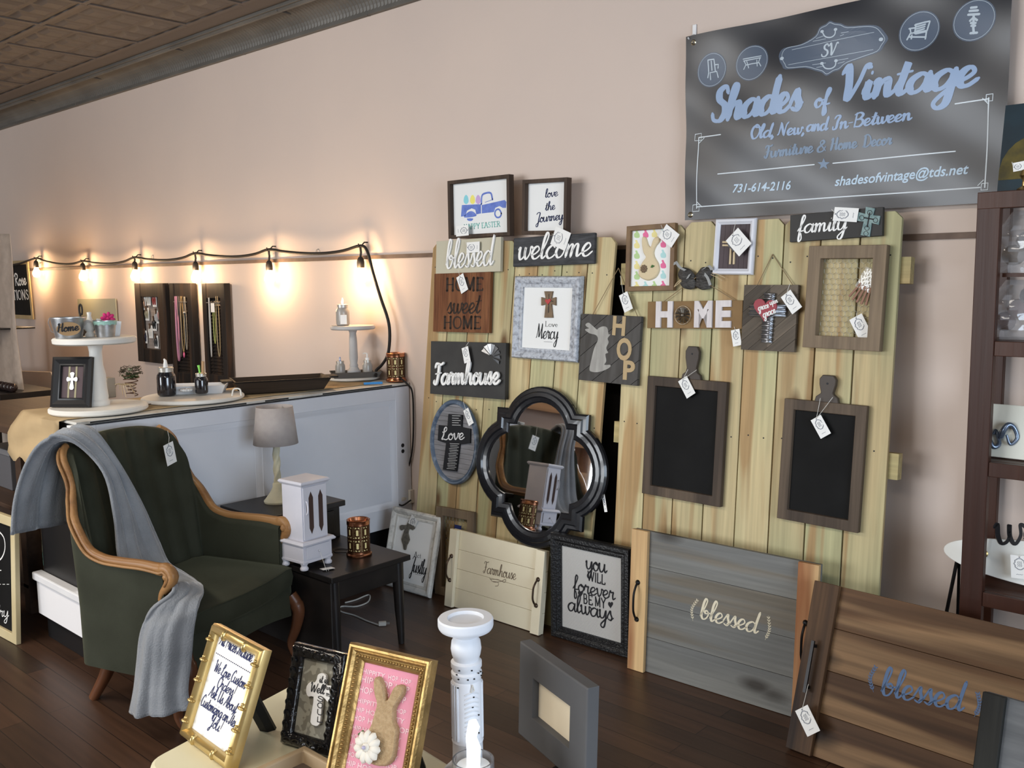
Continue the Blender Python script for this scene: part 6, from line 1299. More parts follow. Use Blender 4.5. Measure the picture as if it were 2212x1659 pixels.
# wood trims
for sgn, rng in ((-1, range(0, 42)), (1, range(nP-1, nP-43, -1))):
    pts = [shell(.030, P4[i][2]+.008, i) for i in rng]
    f0 = pts[0]; front = catm([Vector((.170, f0.y, .44)), Vector((.185, f0.y, .49)), Vector((.214, f0.y, .525)), Vector((.232, f0.y, .552)), Vector((.215, f0.y, .574)), pts[1]], 4)[:-1]
    full = front+pts[1:]; n = len(full); rad = [.012+.010*min(1, i/10) if i < 22 else .020-.006*(i-22)/(n-22) for i in range(n)]
    o = MB().tube(full, rad, 10, flat=1.45).build('wood_arm', m_oak, chair, smooth=75)
    q = [v+Vector((0, sgn*.024, -.002)) for v in full[8:]]; MB().tube(q, .006, 6).build('carved_bead', m_oak, o, smooth=75)
    MB().ball((.222, f0.y, .556), (.020, .032, .022), 12).build('scroll', m_oak, o, smooth=60)
# seat
def cush(x0, x1, y0, y1, z0, z1, e, n=14, crown=.02, front=.03):
    rows = []
    prof = [(0, 0), (0, 1)]
    def pt(u, v, zz, sh): 
        fx = x0+(x1-x0)*u+front*math.sin(PI*v)*u; return Vector((fx, y0+(y1-y0)*v, zz))
    top = [[pt(i/n, j/n, z1-e*(max(0, abs(2*i/n-1)-.8)/.2)**2*.6-e*(max(0, abs(2*j/n-1)-.8)/.2)**2*.6+crown*math.sin(PI*i/n)*math.sin(PI*j/n), 0) for j in range(n+1)] for i in range(n+1)]
    mb = MB().grid(top); edge = [top[0][j] for j in range(n+1)]+[top[i][n] for i in range(1, n+1)]+[top[n][j] for j in range(n-1, -1, -1)]+[top[i][0] for i in range(n-1, 0, -1)]
    c = Vector(((x0+x1)/2, (y0+y1)/2, 0)); r1 = [Vector((p.x+(p.x-c.x)*.02, p.y+(p.y-c.y)*.02, (z0+p.z)/2)) for p in edge]; r2 = [Vector((p.x, p.y, z0)) for p in edge]
    mb.grid([edge+[edge[0]], r1+[r1[0]], r2+[r2[0]]]); mb.add([tuple(v) for v in r2], [tuple(range(len(r2)))]); return mb, edge
mb, edge = cush(-.20, .275, -.285, .285, .330, .415, .012)
sc_ = mb.build('seat_cushion', m_velvet, chair, smooth=60)
MB().tube([v+Vector((0, 0, -.002)) for v in edge[len(edge)//4-3:3*len(edge)//4+3]], .004, 5).build('piping', m_velvet, sc_)
# seat rail, bowed and arched
rows = []
n = 24
for j in range(5):
    row = []
    for i in range(n+1):
        v = i/n; y = -.345+.69*v; x = .225+.075*math.sin(PI*v)**.7; zb = .175+.065*math.sin(PI*v); zz = .328+(zb-.328)*j/4; row.append(Vector((x+.004*math.sin(PI*j/4), y, zz)))
    rows.append(row)
mb = MB().grid(rows); mb.grid([rows[0], [Vector((.0, v.y, .328)) for v in rows[0]]]); mb.grid([rows[-1], [Vector((.0, v.y, .2)) for v in rows[-1]]]); mb.build('seat_rail', m_velvet, chair, smooth=60)
MB().tube([v+Vector((.003, 0, 0)) for v in rows[0]], .0045, 5).build('welt', m_velvet, chair)
for s in (-1, 1):
    MB().tube(catm([(.245, s*.315, .275), (.265, s*.322, .24), (.275, s*.325, .20), (.255, s*.33, .13), (.225, s*.335, .06), (.235, s*.335, .015), (.25, s*.335, .002)], 5), [.026]*6+[.030-.0009*i for i in range(25)][:25], 10).build('leg', m_leg, chair, smooth=60)
    P_ = catm([(-.125, s*.255, .24), (-.15, s*.258, .18), (-.185, s*.262, .10), (-.245, s*.268, .004)], 5); mb = MB(); rr = [.034-.015*i/(len(P_)-1) for i in range(len(P_))]; mb.tube(P_, rr, 8); mb.build('leg', m_leg, chair, smooth=60)
# price tag on the chair
def PC(x, y): return at_plane(x, y, MC @ Vector((-.27, 0, .9)), F_)
tb = price_tag((363, 958), (372, 1002), 'price tag hanging on the back of the green armchair', lambda x, y: at_plane(x, y, MC @ Vector((-.175, 0, .9)), F_), [(362, 930)], .62)
# ------------------------------------------------------------------ throw
def CW(p): return Vector(p)
R_A = [(-.40, -.43, .665), (-.405, -.40, .78), (-.385, -.36, .90), (-.335, -.325, .975), (-.275, -.275, .975), (-.205, -.215, .86), (-.165, -.215, .70), (-.135, -.235, .55), (-.06, -.26, .455), (.06, -.275, .445), (.165, -.29, .47), (.235, -.345, .505), (.200, -.405, .46), (.170, -.425, .38), (.150, -.43, .27), (.130, -.43, .17), (.105, -.43, .085)]
R_B = [(-.44, -.13, .63), (-.43, -.13, .75), (-.40, -.12, .88), (-.345, -.14, .995), (-.275, -.15, .99), (-.225, -.10, .85), (-.185, -.05, .70), (-.145, -.02, .56), (-.08, -.03, .47), (.04, -.07, .45), (.16, -.14, .455), (.27, -.24, .475), (.325, -.31, .47), (.345, -.36, .40), (.335, -.37, .29), (.330, -.385, .19), (.345, -.39, .125)]
A = catm(R_A, 6); B = catm(R_B, 6); rows = []; n = 30
random.seed(2)
for j, (a, b) in enumerate(zip(A, B)):
    s = j/(len(A)-1); row = []
    up = (A[min(j+1, len(A)-1)]-A[max(j-1, 0)]); nn = (b-a).cross(up); nn = nn.normalized() if nn.length > 1e-6 else Vector((1, 0, 0))
    if nn.z < 0 and .2 < s < .75: nn = -nn
    if s <= .2 and nn.x > 0: nn = -nn
    if s >= .75 and nn.x < 0: nn = -nn
    amp = .011+.006*math.sin(s*7)
    for i in range(n+1):
        u = i/n; f = math.sin(u*PI*5+s*4+.6*math.sin(s*9))*.55+math.sin(u*PI*9-s*6)*.3+math.sin(u*PI*3+s*13)*.3
        bulge = .045*math.sin(PI*u) if s > .78 else (.020*math.sin(PI*u) if s < .2 else .012)
        row.append(a.lerp(b, u)+nn*(amp*f+bulge+.010))
    rows.append(row)
m_throw = mat('grey_fleece', (.20, .215, .235), .85, col2=(.26, .275, .295), scale=9, bump=.35, bscale=160, spec=.2)
_b = m_throw.node_tree.nodes['Principled BSDF']; _b.inputs['Sheen Weight'].default_value = .5; _b.inputs['Sheen Roughness'].default_value = .4
o = MB().grid(rows).build('throw_blanket', m_throw, None, smooth=80, solid=.012, M=MC); tag(o, 'soft grey fleece throw draped over the armchair back, seat and front', 'blanket')

# ------------------------------------------------------------------ step end table
tb = thing('end_table', 'black two tier step end table between the armchair and the counter', 'end table', Vector((-3.3, 2.37, 0)))
def tbx(name, x0, x1, y0, y1, z0, z1, bev=.003, m=None): return MB().box(x0+3.3, x1+3.3, y0-2.37, y1-2.37, z0, z1).build(name, m or m_blackw, tb, bevel=bev)
LZ, UZ = .392, .562
cA = at_z(692, 1262, LZ); cB = at_z(880, 1196, LZ); cU = at_z(754, 1078, UZ)
X1 = (cA.x+cB.x)/2; Y0_, Y1_ = cA.y+.07, cB.y; XU = cU.x
tbx('lower_top', -3.72, X1, Y0_, Y1_, LZ-.024, LZ); tbx('upper_top', -3.74, XU, Y0_-.005, Y1_+.005, UZ-.026, UZ)
tbx('lower_apron', XU-.03, X1-.025, Y0_+.02, Y1_-.02, LZ-.11, LZ-.024); tbx('side_panel', XU-.35, X1-.025, Y0_+.012, Y0_+.03, .03, LZ-.024)
tbx('upper_case', -3.72, XU-.02, Y0_+.015, Y1_-.015, LZ, UZ-.026)
d = tbx('drawer', XU-.02, XU-.012, Y0_+.05, Y1_-.05, LZ+.02, UZ-.04)
mb = MB(); mb.tube(catm([(XU+3.3-.012, -.05, (LZ+UZ)/2-.005), (XU+3.3+.012, -.045, (LZ+UZ)/2-.012), (XU+3.3+.014, 0, (LZ+UZ)/2-.02), (XU+3.3+.012, .045, (LZ+UZ)/2-.012), (XU+3.3-.012, .05, (LZ+UZ)/2-.005)], 4), .003, 6); mb.build('drawer_pull', m_iron, d)
for x in (-3.70, X1-.045):
    for y in (Y0_+.04, Y1_-.04): MB().tube([(x+3.3, y-2.37, LZ-.03), (x+3.3+.008, y-2.37, .15), (x+3.3+.016, y-2.37, .001)], [.026, .02, .013], 10).build('leg', m_blackw, tb, smooth=50)
# lamp
p = at_z(601, 1084, UZ); p.z += .0005; t = thing('table_lamp', 'cream twisted table lamp with a grey drum shade on the black end table', 'lamp', p); m_lampc = mat('lamp_cream', (.66, .62, .44), .5, col2=(.52, .50, .38), scale=12)
zs0 = zat(p, 958)-p.z; zs1 = zat(p, 878)-p.z
MB().lathe([(.062, 0), (.064, .008), (.055, .018), (.035, .045), (.022, .07), (.022, .085), (.018, .09), (.001, .09)], 32).build('base', m_lampc, t, smooth=True)
rows = []
for j in range(40):
    z = .088+(zs0+.01-.088)*j/39; a0 = j*.16; rows.append([Vector(((.015+.0025*math.cos(3*(a-a0)))*math.cos(a), (.015+.0025*math.cos(3*(a-a0)))*math.sin(a), z)) for a in [2*PI*i/18 for i in range(19)]])
MB().grid(rows).build('twisted_stem', m_lampc, t, smooth=60)
m_shade = mat('shade_linen', (.42, .38, .36), .8, bump=.1, bscale=250, col2=(.39, .35, .335), scale=40)
R1 = 47*( (p-Vector((0,0,HC))).dot(CF))/FPX; R2 = 38*((p-Vector((0,0,HC))).dot(CF))/FPX
MB().lathe([(R1, zs0), (R2, zs1)], 48, cap=False).build('lamp_shade', m_shade, t, smooth=True, solid=.002); MB().lathe([(.014, zs0), (.012, zs0+.06), (.001, zs0+.06)], 12).build('bulb_socket', m_lampc, t, smooth=True)
mb = MB()
for k in range(3): a = k*2*PI/3; mb.tube([(0, 0, zs0+.05), (R2*.98*math.cos(a), R2*.98*math.sin(a), zs1-.01)], .0015, 4)
mb.build('harp', m_silver, t)
# jewellery cabinet
pf = at_z(652, 1236, LZ)                                               # near right foot
Mj = Matrix.Translation(Vector((pf.x-.075, pf.y+.078, LZ+.0005))) @ Matrix.Rotation(math.radians(4), 4, 'Z')
t = thing('jewelry_cabinet', 'white miniature cabinet with two slit windows and a little drawer on the black end table', 'jewelry cabinet', Mj); m_jw = mat('pale_lilac_white', (.62, .61, .66), .5, col2=(.56, .56, .62), scale=9)
Hj = zat(Mj.translation+Vector((.06, -.06, 0)), 1042)-LZ
mb = MB().box(-.073, .073, -.075, .075, .035, .105); 
for x in (-.06, .06):
    for y in (-.062, .062): mb.lathe([(.016, 0), (.018, .008), (.012, .018), (.020, .036)], 12, (x, y, 0))
mb.box(-.075, .075, -.077, .077, .028, .040); mb.build('base_case', m_jw, t, bevel=.002)
MB().lathe([(.001, .104), (.085*1.414, .104), (.088*1.414, .110), (.080*1.414, .120), (.001, .120)], 4, M=Matrix.Rotation(PI/4, 4, 'Z')).build('middle_ledge', m_jw, t, bevel=.001)
MB().box(-.062, .062, -.065, .065, .119, Hj-.018).build('tall_case', m_jw, t, bevel=.001)
MB().lathe([(.001, Hj-.019), (.068*1.414, Hj-.019), (.075*1.414, Hj-.010), (.075*1.414, Hj-.005), (.070*1.414, Hj), (.001, Hj)], 4, M=Matrix.Rotation(PI/4, 4, 'Z')).build('cap', m_jw, t, bevel=.001)
dr = MB().box(.073, .078, -.060, .060, .045, .098).build('drawer', m_jw, t, bevel=.001); MB().ball((.083, 0, .072), .005, 8).build('knob', m_jw, dr, smooth=60)
do = MB().box(.062, .067, -.060, .060, .125, Hj-.024).build('door', m_jw, t, bevel=.001)
for y in (-.022, .028):
    za, zb2 = .145, Hj-.045; MB().prism([(y, za), (y+.011, za+.025), (y+.011, zb2-.025), (y, zb2), (y-.011, zb2-.025), (y-.011, za+.025)], .0672, .0685, Matrix(((0, 0, 1, 0), (1, 0, 0, 0), (0, 1, 0, 0), (0, 0, 0, 1)))).build('slit_window', mat('slit_dark', (.06, .035, .03), .25), do)
MB().tube(catm([(.068, -.047, .23), (.076, -.047, .24), (.078, -.047, .26), (.074, -.047, .28), (.068, -.047, .285)], 3), .0035, 6).build('pull', m_jw, do)
kp = Mj @ Vector((.088, 0, .068)); tg = thing('price_tag', 'price tag strung from the drawer knob of the white jewelry cabinet', 'price tag', axes(kp+Vector((.03, .008, -.066)), Vector((.3, .95, 0)), Vector((.95, -.3, .15))), 'white price tags tied to the goods')
MB().box(-.025, .025, -.03, .03, -.0004, .0004).build('card', m_paper, tg); MB().tube([tg.matrix_world.inverted() @ kp, (-.01, .035, .02), (0, .025, .001)], .0008, 4).build('string', m_string, tg)
lantern(at_z(776, 1199, LZ), .047, zat(at_z(776, 1199, LZ), 1121)-LZ, 'copper geometric lattice candle warmer on the lower tier of the black end table', 0)
t = thing('warmer_cord', 'thin black coiled cord behind the copper candle warmer', 'cord', at_z(740, 1192, LZ)); MB().tube(catm([(.06, .02, .003), (.02, .03, .003), (-.03, .02, .003), (-.045, -.01, .003), (-.01, -.03, .003), (.04, -.01, .006)], 5), .0022, 6).build('cord', m_cord, t)
# white cord and plug on the floor under the table
t = thing('extension_cord', 'white cord with a plug lying on the dark floor under the end table', 'cord', at_z(780, 1330, 0)); pts = [at_z(745, 1302, .004), at_z(768, 1296, .004), at_z(797, 1285, .004), at_z(795, 1300, .004), at_z(770, 1310, .004), at_z(738, 1310, .004), at_z(735, 1320, .004), at_z(765, 1329, .004), at_z(790, 1340, .004), at_z(818, 1350, .004)]
m_wc = mat('white_cord', (.60, .60, .57), .5); MB().tube([v-t.location for v in catm(pts, 5)], .0036, 6).build('cord', m_wc, t)
q = pts[-1]-t.location; dv = (at_z(838, 1349, .004)-at_z(818, 1350, .004)).normalized(); Mq = axes(q+Vector((0, 0, .006)), dv, Vector((0, 0, 1))); pg = MB().box(0, .034, -.009, .009, -.009, .009, Mq).build('plug', m_wc, t, bevel=.002)
mb = MB(); mb.box(.034, .05, -.003, .003, -.0065, -.005, Mq); mb.box(.034, .05, -.003, .003, .005, .0065, Mq); mb.build('prongs', m_silver, pg)
# ------------------------------------------------------------------ far left furniture
cn = at_z(32, 927, .90); m_hut = wood('hutch_brown', (.075, .045, .03), (.035, .022, .016), axis='X', scale=6, rough=.5)
t = thing('work_bench', 'dark brown wooden bench with open shelves at the far left behind the chalkboard', 'bench', Vector((cn.x-.6, cn.y+.35, 0)))
def hb(name, x0, x1, y0, y1, z0, z1, m=m_hut): return MB().box(x0+.6, x1+.6, y0-.35, y1-.35, z0, z1).build(name, m, t, bevel=.003)
hb('top', -1.2, 0, 0, .75, .865, .90); hb('back_panel', -1.18, -.02, .70, .72, .05, .865, m_black)
for z in (.12, .48): hb('shelf', -1.16, -.03, .02, .70, z, z+.022)
for x in (-1.17, -.09):
    for y in (.02, .64): hb('post', x, x+.07, y, y+.07, 0, .865)
for z, lab, c, y0 in ((.503, 'folded teal cloth on the upper shelf of the dark bench', (.02, .07, .065), .15), (.143, 'folded teal and sand cloth on the lower shelf of the dark bench', (.05, .12, .10), .15)):
    b = thing('folded_cloth', lab, 'cloth', Vector((cn.x-.26, cn.y+.35, z)))
    for k in range(3): MB().box(-.16, .16, -.17, .17, k*.035+.0005, k*.035+.033).build('fold', mat('tealc%d%d' % (k, int(z*10)), c if k < 2 else (.14, .15, .10), .8), b, bevel=.012)
b = thing('storage_box', 'grey lidded box on the upper shelf of the dark bench', 'box', Vector((cn.x-.68, cn.y+.35, .5025))); MB().box(-.15, .15, -.2, .2, 0, .18).build('box_body', mat('box_grey', (.10, .10, .11), .6), b, bevel=.004); MB().box(-.155, .155, -.205, .205, .18, .21).build('lid', mat('box_grey2', (.16, .16, .17), .6), b, bevel=.004)
# gold framed floor chalkboard
BR = at_z(46, 1391, 0); TRp = at_plane(42, 1119, BR, Vector((1, 0, 0)))
wv = Vector((-.55, -.03, 0)); L = Loc(TRp+wv, TRp, BR+wv)
r = thing('chalkboard_sign', 'chalkboard in a pale gold wooden frame on the floor at the left edge', 'chalkboard', L.M); m_pg = mat('pale_gold_wood', (.52, .43, .24), .55, col2=(.62, .53, .33), scale=4)
MB().mould(rect(L.w, L.h), [(0, 0), (0, .022), (.042, .022), (.042, 0)]).build('frame', m_pg, r, bevel=.003); MB().box(-L.w/2+.035, L.w/2-.035, -L.h/2+.035, L.h/2-.035, .001, .010).build('slate', m_chalk, r)
Q = inner(L, .010); mb = MB(); stroke(mb, Q, [(-25, 1150), (-8, 1145), (8, 1160), (11, 1185), (4, 1205), (-8, 1212), (-25, 1205)], .0035)
for k in range(6): stroke(mb, Q, [(-30+k*9, 1262), (-25+k*9, 1262)], .0012, smooth=0)
stroke(mb, Q, [(-4, 1232), (3, 1232)], .002, smooth=0); wpx(mb, Q, 'script', 'jewelry', (-45, 1329), (20, 1333), 24, thick=.14, nib=.4, slant=.15); wpx(mb, Q, 'script', 'home', (-50, 1215), (-28, 1215), 24, thick=.14, nib=.4); mb.build('lettering', mat('chalk_white', (.8, .8, .78), .8), r, M=Matrix.Translation((0, 0, .010)), recalc=False)
# white rack with lace, little dark shelves
RY = 2.62
t = thing('display_rack', 'pale lace draped display rack at the far left edge against the wall', 'display rack', Vector((at_y(10, 700, RY).x, RY, 0)))
def q3(x, y, Y=RY): return at_y(x, y, Y)-t.location
m_lace = mat('lace', (.62, .52, .44), .8, col2=(.52, .43, .36), scale=14, bump=.3, alpha=.92)
rows = []
for j in range(25):
    s = j/24; rows.append([q3(-60+(85+27*s+2*math.sin(s*9))*i/10, 505+(900-505)*s)+Vector((0, .014*math.sin(i*2.3+s*3), 0)) for i in range(11)])
MB().grid(rows).build('lace_drape', m_lace, t, smooth=70, solid=.003)
def plank(y0, y1, xa, xb, name='shelf'):
    a = q3(xa, y0); b = q3(xb, y1); MB().box(a.x, b.x, -.22, .18, b.z, a.z).build(name, m_blackw, t, bevel=.002)
plank(703, 712, -60, 22); plank(838, 846, -60, 70)
a = q3(20, 846); MB().box(a.x-.025, a.x+.025, -.025, .025, 0.95-.95+.0, a.z).build('post', mat('grey_post', (.22, .22, .21), .6), t, bevel=.003)
for xx in (-1.0, -.3): MB().box(a.x+xx-.02, a.x+xx+.02, -.02, .02, 0, 1.62).build('post', m_blackw, t)
for k, px in enumerate((3, 12, 20, 27)):
    b = thing('knob_ornament', ['dark round ornament, leftmost on the small rack shelf', 'dark shiny ornament, second on the small rack shelf', 'dark ornament with a white spot on the small rack shelf', 'dark round ornament, rightmost on the small rack shelf'][k], 'ornament', at_y(px, 836, RY-.1)); b.location.z = at_y(20, 838, RY).z+.001
    MB().ball((0, 0, .035), .035, 12).build('ball', mat('ornament', (.03, .02, .02), .2, coat=.5), b, smooth=60)
wb = thing('leaning_board', 'slanted white board leaning under the rack shelf at far left', 'board', at_y(60, 895, 2.9)); I = wb.location
pp = [at_y(-60, 800, 2.9), at_y(84, 806, 2.9), at_y(109, 892, 2.9), at_y(150, 1050, 2.9), at_y(-60, 1050, 2.9)]
MB().prism([(v.x-I.x, v.z-I.z) for v in pp], -.01, .01, Matrix.Rotation(PI/2, 4, 'X')).build('panel', mat('warm_white', (.74, .66, .58), .6), wb)
wb.location.y = 3.0
# ------------------------------------------------------------------ right hand shelf unit
SX, SY = -.731, 3.03; m_mah = wood('mahogany', (.060, .022, .012), (.036, .013, .008), axis='Z', scale=5, rough=.4, rnd=.05, grain=.3)
pT = at_y(2112, 416, SY); SXL = pT.x; zt = pT.z
t = thing('shelf_unit', 'tall reddish brown open shelf unit at the right edge of the room', 'shelf unit', Vector((SXL, SY, 0)))
def sb(name, x0, x1, y0, y1, z0, z1): return MB().box(x0, x1, y0, y1, z0, z1).build(name, m_mah, t, bevel=.002)
pw = at_y(2157, 600, SY).x-at_y(2103, 600, SY).x-.005; D_ = .25; Wd = 1.05
sb('post', 0, pw, 0, .03, 0, zt); sb('post', -.055, .03, D_, D_+.03, 0, zt); sb('post', Wd-pw, Wd, 0, .03, 0, zt); sb('post', Wd-.06, Wd, D_, D_+.03, 0, zt)
sb('top_rail', 0, Wd, -.001, .031, zt-.05, zt); sb('top_board', 0, Wd, .03, D_+.03, zt-.02, zt)
sh = [at_y(2170, y, SY).z for y in (738, 1003, 1290)]
for z in sh: sb('shelf', .02, Wd-.02, .03, D_, z-.02, z); sb('shelf_edge', pw, Wd-pw, .004, .028, z-.045, z)
m_cello = mat('cellophane', (.62, .60, .60), .08, alpha=.38, coat=1, spec=1); 
def bag(px, y0, y1, r0, label, cols, zsh, dy=.12):
    b = thing('wrapped_gift', label, 'wrapped gift', Vector((at_y(px, y1, SY+dy).x, SY+dy, zsh+.0008))); H = max(.06, at_y(px, y0, SY+dy).z-zsh); random.seed(px)
    rows = []
    for j in range(13):
        s = j/12; rr = r0*(1+.1*math.sin(s*5))*(1-.55*max(0, s-.7)/.3); rows.append([Vector((rr*(1+.16*random.random()*math.sin(i*1.9+j))*math.cos(2*PI*(i % 20)/20), rr*.8*(1+.16*math.sin(i*2.7+j*1.7) if i % 20 else 1)*math.sin(2*PI*(i % 20)/20), H*s)) for i in range(21)])
        rows[-1][20] = rows[-1][0].copy()
    MB().grid(rows).build('cellophane_wrap', m_cello, b, smooth=30)
    for k, c in enumerate(cols): MB().ball(((k-.8)*r0*.45, 0, H*(.18+.22*(k % 3))+.02), (r0*.42, r0*.36, H*.17), 12).build('gift_item', mat('gift%d%d' % (px, k), c, .5, bump=.3, bscale=30), b, smooth=60)
    return b
z1_ = at_y(2170, 590, SY).z
bag(2212, 455, 590, .085, 'clear wrapped gift with black and tan things on the top shelf, upper', [(.10, .075, .05), (.012, .012, .015), (.02, .02, .03)], z1_, .14)
MB().box(pw+.001, Wd-pw, .05, D_-.02, z1_-.012, z1_).build('shelf', m_mah, t)
bag(2190, 605, 735, .075, 'clear wrapped gift with dark red and black things on the second shelf', [(.05, .015, .02), (.07, .008, .012), (.012, .010, .02)], sh[0], .14)
bag(2290, 605, 735, .075, 'clear wrapped gift with plum coloured things behind the red one on the second shelf', [(.08, .03, .07), (.02, .01, .02)], sh[0], .16)
# hook board on the middle shelf
a = at_y(2130, 874, SY+.10); b_ = at_y(2128, 984, SY+.10); L = Loc(Vector((a.x, SY+.13, a.z)), Vector((a.x+.42, SY+.13, a.z)), Vector((a.x, SY+.10, sh[1]+.001)))
r = thing('hook_board', 'cream board with two curled grey metal hooks on the middle shelf', 'hook board', L.M); MB().box(-L.w/2, L.w/2, -L.h/2, L.h/2, 0, .018).build('board', mat('board_cream', (.66, .66, .58), .5), r, bevel=.002)
Q = inner(L, .018); m_hk = mat('hook_blue', (.16, .20, .27), .25, .7)
for pts in ([(2133, 928), (2140, 950), (2150, 966), (2160, 958), (2152, 930), (2148, 938)], [(2163, 944), (2172, 930), (2182, 918), (2192, 924), (2198, 946), (2184, 960), (2178, 940)]):
    P = catm([Q(*p_)+Vector((0, 0, .012+.010*math.sin(i*1.2))) for i, p_ in enumerate(pts)], 5); MB().tube(P, [.010-.006*i/(len(P)-1) for i in range(len(P))], 8).build('hook', m_hk, r, M=Matrix.Translation((0, 0, .018)), smooth=60)
# oval white board with dark W on an iron stand
OY = SY+.12; c0 = at_y(2041, 1172, OY); rt = .50
bl = thing('oval_sign', 'long oval white board lettered with a dark W, sticking out past the shelf post', 'sign', Matrix.Translation((c0.x+rt, OY, c0.z)) @ Matrix.Rotation(PI/2-.12, 4, 'X'))
mb = MB(); n = 60; hv = at_y(2150, 1132, OY).z-at_y(2150, 1222, OY).z
mb.prism([(rt*(1 if math.cos(2*PI*i/n) > 0 else -1)*abs(math.cos(2*PI*i/n))**.75, hv*.56*(1 if math.sin(2*PI*i/n) > 0 else -1)*abs(math.sin(2*PI*i/n))**.95-.02) for i in range(n)], -.009, .009); mb.build('board', mat('sign_white', (.72, .72, .68), .45), bl, bevel=.002)
L = Loc.__new__(Loc); L.w = 1; L.h = .2; L.M = bl.matrix_world.copy(); bpy.context.view_layer.update(); L.M = bl.matrix_world.copy(); L.M = L.M @ Matrix.Translation((0, 0, .0095)); L.I = L.M.inverted(); L.n = L.M.to_3x3() @ Vector((0, 0, 1)); L.o = L.M.translation
mb = MB(); wpx(mb, L, 'script', 'we', (2150, 1174), (2262, 1178), 84, thick=.16, nib=.5); mb.build('lettering', m_ink, bl, M=Matrix.Translation((0, 0, .0095)), recalc=False)
mb = MB(); c_ = L(2127, 1182); mb.lathe([(.012, 0), (.013, .004), (.006, .008), (.005, .03), (.010, .04), (.001, .044)], 12, (c_.x, c_.y-.02, 0)); mb.tube([(c_.x, c_.y-.02, .012), (c_.x, c_.y+.01, .02), (c_.x, c_.y+.04, .022)], .004, 6); mb.ball((c_.x, c_.y+.045, .022), .008, 8); mb.build('brass_hook', mat('brass', (.45, .33, .14), .3, 1), bl, M=Matrix.Translation((0, 0, .0095)), smooth=50)
kp = at_y(2066, 1206, OY+.02); ft = at_y(2046, 1308, OY+.02); dirv = (ft-kp); k = kp.z/(kp.z-ft.z); 
st = thing('iron_stand', 'thin black iron leg stand holding up the oval white board', 'stand', Vector((kp.x, OY+.05, 0)))
MB().tube([(0, 0, kp.z+.03), (-abs(dirv.x)*k, -.03, .004)], .006, 8).build('leg', m_iron, st); MB().tube([(0, 0, kp.z+.03), (-.02, .10, .004)], .005, 8).build('leg', m_iron, st)
MB().tube([(0, -.03, kp.z+.035), (0, .03, kp.z+.035)], .005, 8).build('cross_rod', m_iron, st)
price_tag((2202, 1200), (2204, 1250), 'price tag hanging from the oval white board', lambda x, y: at_y(x, y, OY-.04), [(2203, 1190)], .7)
# picture on top of the unit
a = at_y(2178, 232, SY+.2); zb = zt+.001; L = Loc(Vector((a.x, SY+.20, a.z)), Vector((a.x+.36, SY+.20, a.z)), Vector((a.x-.005, SY+.15, zb)))
r = thing('dark_picture', 'dark canvas with a mossy round shape standing on top of the shelf unit', 'picture', L.M); MB().box(-L.w/2, L.w/2, -L.h/2, L.h/2, 0, .02).build('canvas', mat('canvas_dark', (.008, .018, .026), .5, col2=(.012, .035, .05), scale=6), r)
mb = MB(); Q = inner(L, .02); c_ = Q(2222, 385); mb.prism([(max(-L.w/2, c_.x+.09*math.cos(i*PI/12)), max(-L.h/2, c_.y+.13*math.sin(i*PI/12))) for i in range(13)], 0, .001); mb.build('painted_shape', mat('moss_gold', (.11, .085, .02), .7, col2=(.06, .05, .02), scale=30), r, M=Matrix.Translation((0, 0, .02)))
price_tag((2188, 362), (2218, 356), 'price tag on the dark picture at the upper right', lambda x, y: at_y(x, y, SY+.10), [(2186, 350)], .7)
b = thing('brass_finial', 'brass finial ornament on top of the shelf unit by the dark picture', 'ornament', Vector((at_y(2214, 400, SY+.06).x, SY+.06, zt+.0005))); MB().lathe([(.02, 0), (.022, .006), (.008, .015), (.007, .03), (.016, .045), (.012, .06), (.001, .066)], 16).build('finial', mat('brass', (.45, .33, .14), .3, 1), b, smooth=True)

# ------------------------------------------------------------------ foreground table
TZ = .60; A = at_z(311, 1646, TZ); B = at_z(663, 1460, TZ); R1_ = at_z(957, 1641, TZ); ey = (R1_-B).normalized(); ex = (A-B).normalized(); wy = .62; wx = (A-B).length
t = thing('display_table', 'cream painted low table in the foreground holding the framed signs', 'table', B+ex*wx/2+ey*wy/2-Vector((0, 0, TZ)))
m_tab = mat('table_cream', (.80, .76, .55), .4, col2=(.76, .71, .50), scale=4)
def tq(u, v): p = ex*(u-.5)*wx+ey*(v-.5)*wy; return (p.x, p.y)
def rq(i, r_=.045, n=6):
    C4 = [(i, i), (1-i, i), (1-i, 1-i), (i, 1-i)]; out = []
    for k in range(4):
        p, q, o = Vector(tq(*C4[k])), Vector(tq(*C4[k-1])), Vector(tq(*C4[(k+1) % 4])); a_ = p+(q-p).normalized()*r_; b_ = p+(o-p).normalized()*r_
        out += [tuple((a_*(1-t_)**2+p*2*t_*(1-t_)+b_*t_*t_)) for t_ in [j/n for j in range(n+1)]]
    return out
MB().prism(rq(0), TZ-.028, TZ).build('tabletop', m_tab, t, bevel=.009)
MB().mould(lambda d: rq(.06+d), [(0, TZ-.10), (0, TZ-.028), (.06, TZ-.028), (.06, TZ-.10)]).build('apron', m_tab, t)
for u_ in (.12, .88):
    for v_ in (.10, .90): MB().tube([(*tq(u_, v_), TZ-.03), (*tq(u_, v_), .001)], [.024, .014], 12).build('leg', m_tab, t, smooth=50)
def lean3(tl, bl, br, z=TZ+.0008):
    BL = at_z(*bl, z); BR = at_z(*br, z); x = (BR-BL).normalized(); TL = at_plane(*tl, BL, x); return Loc(TL+(BR-BL), TL+(BR-BL)*1.0001+Vector((0, 0, 0)), BL) if 0 else Loc(TL, TL+(BR-BL), BL)
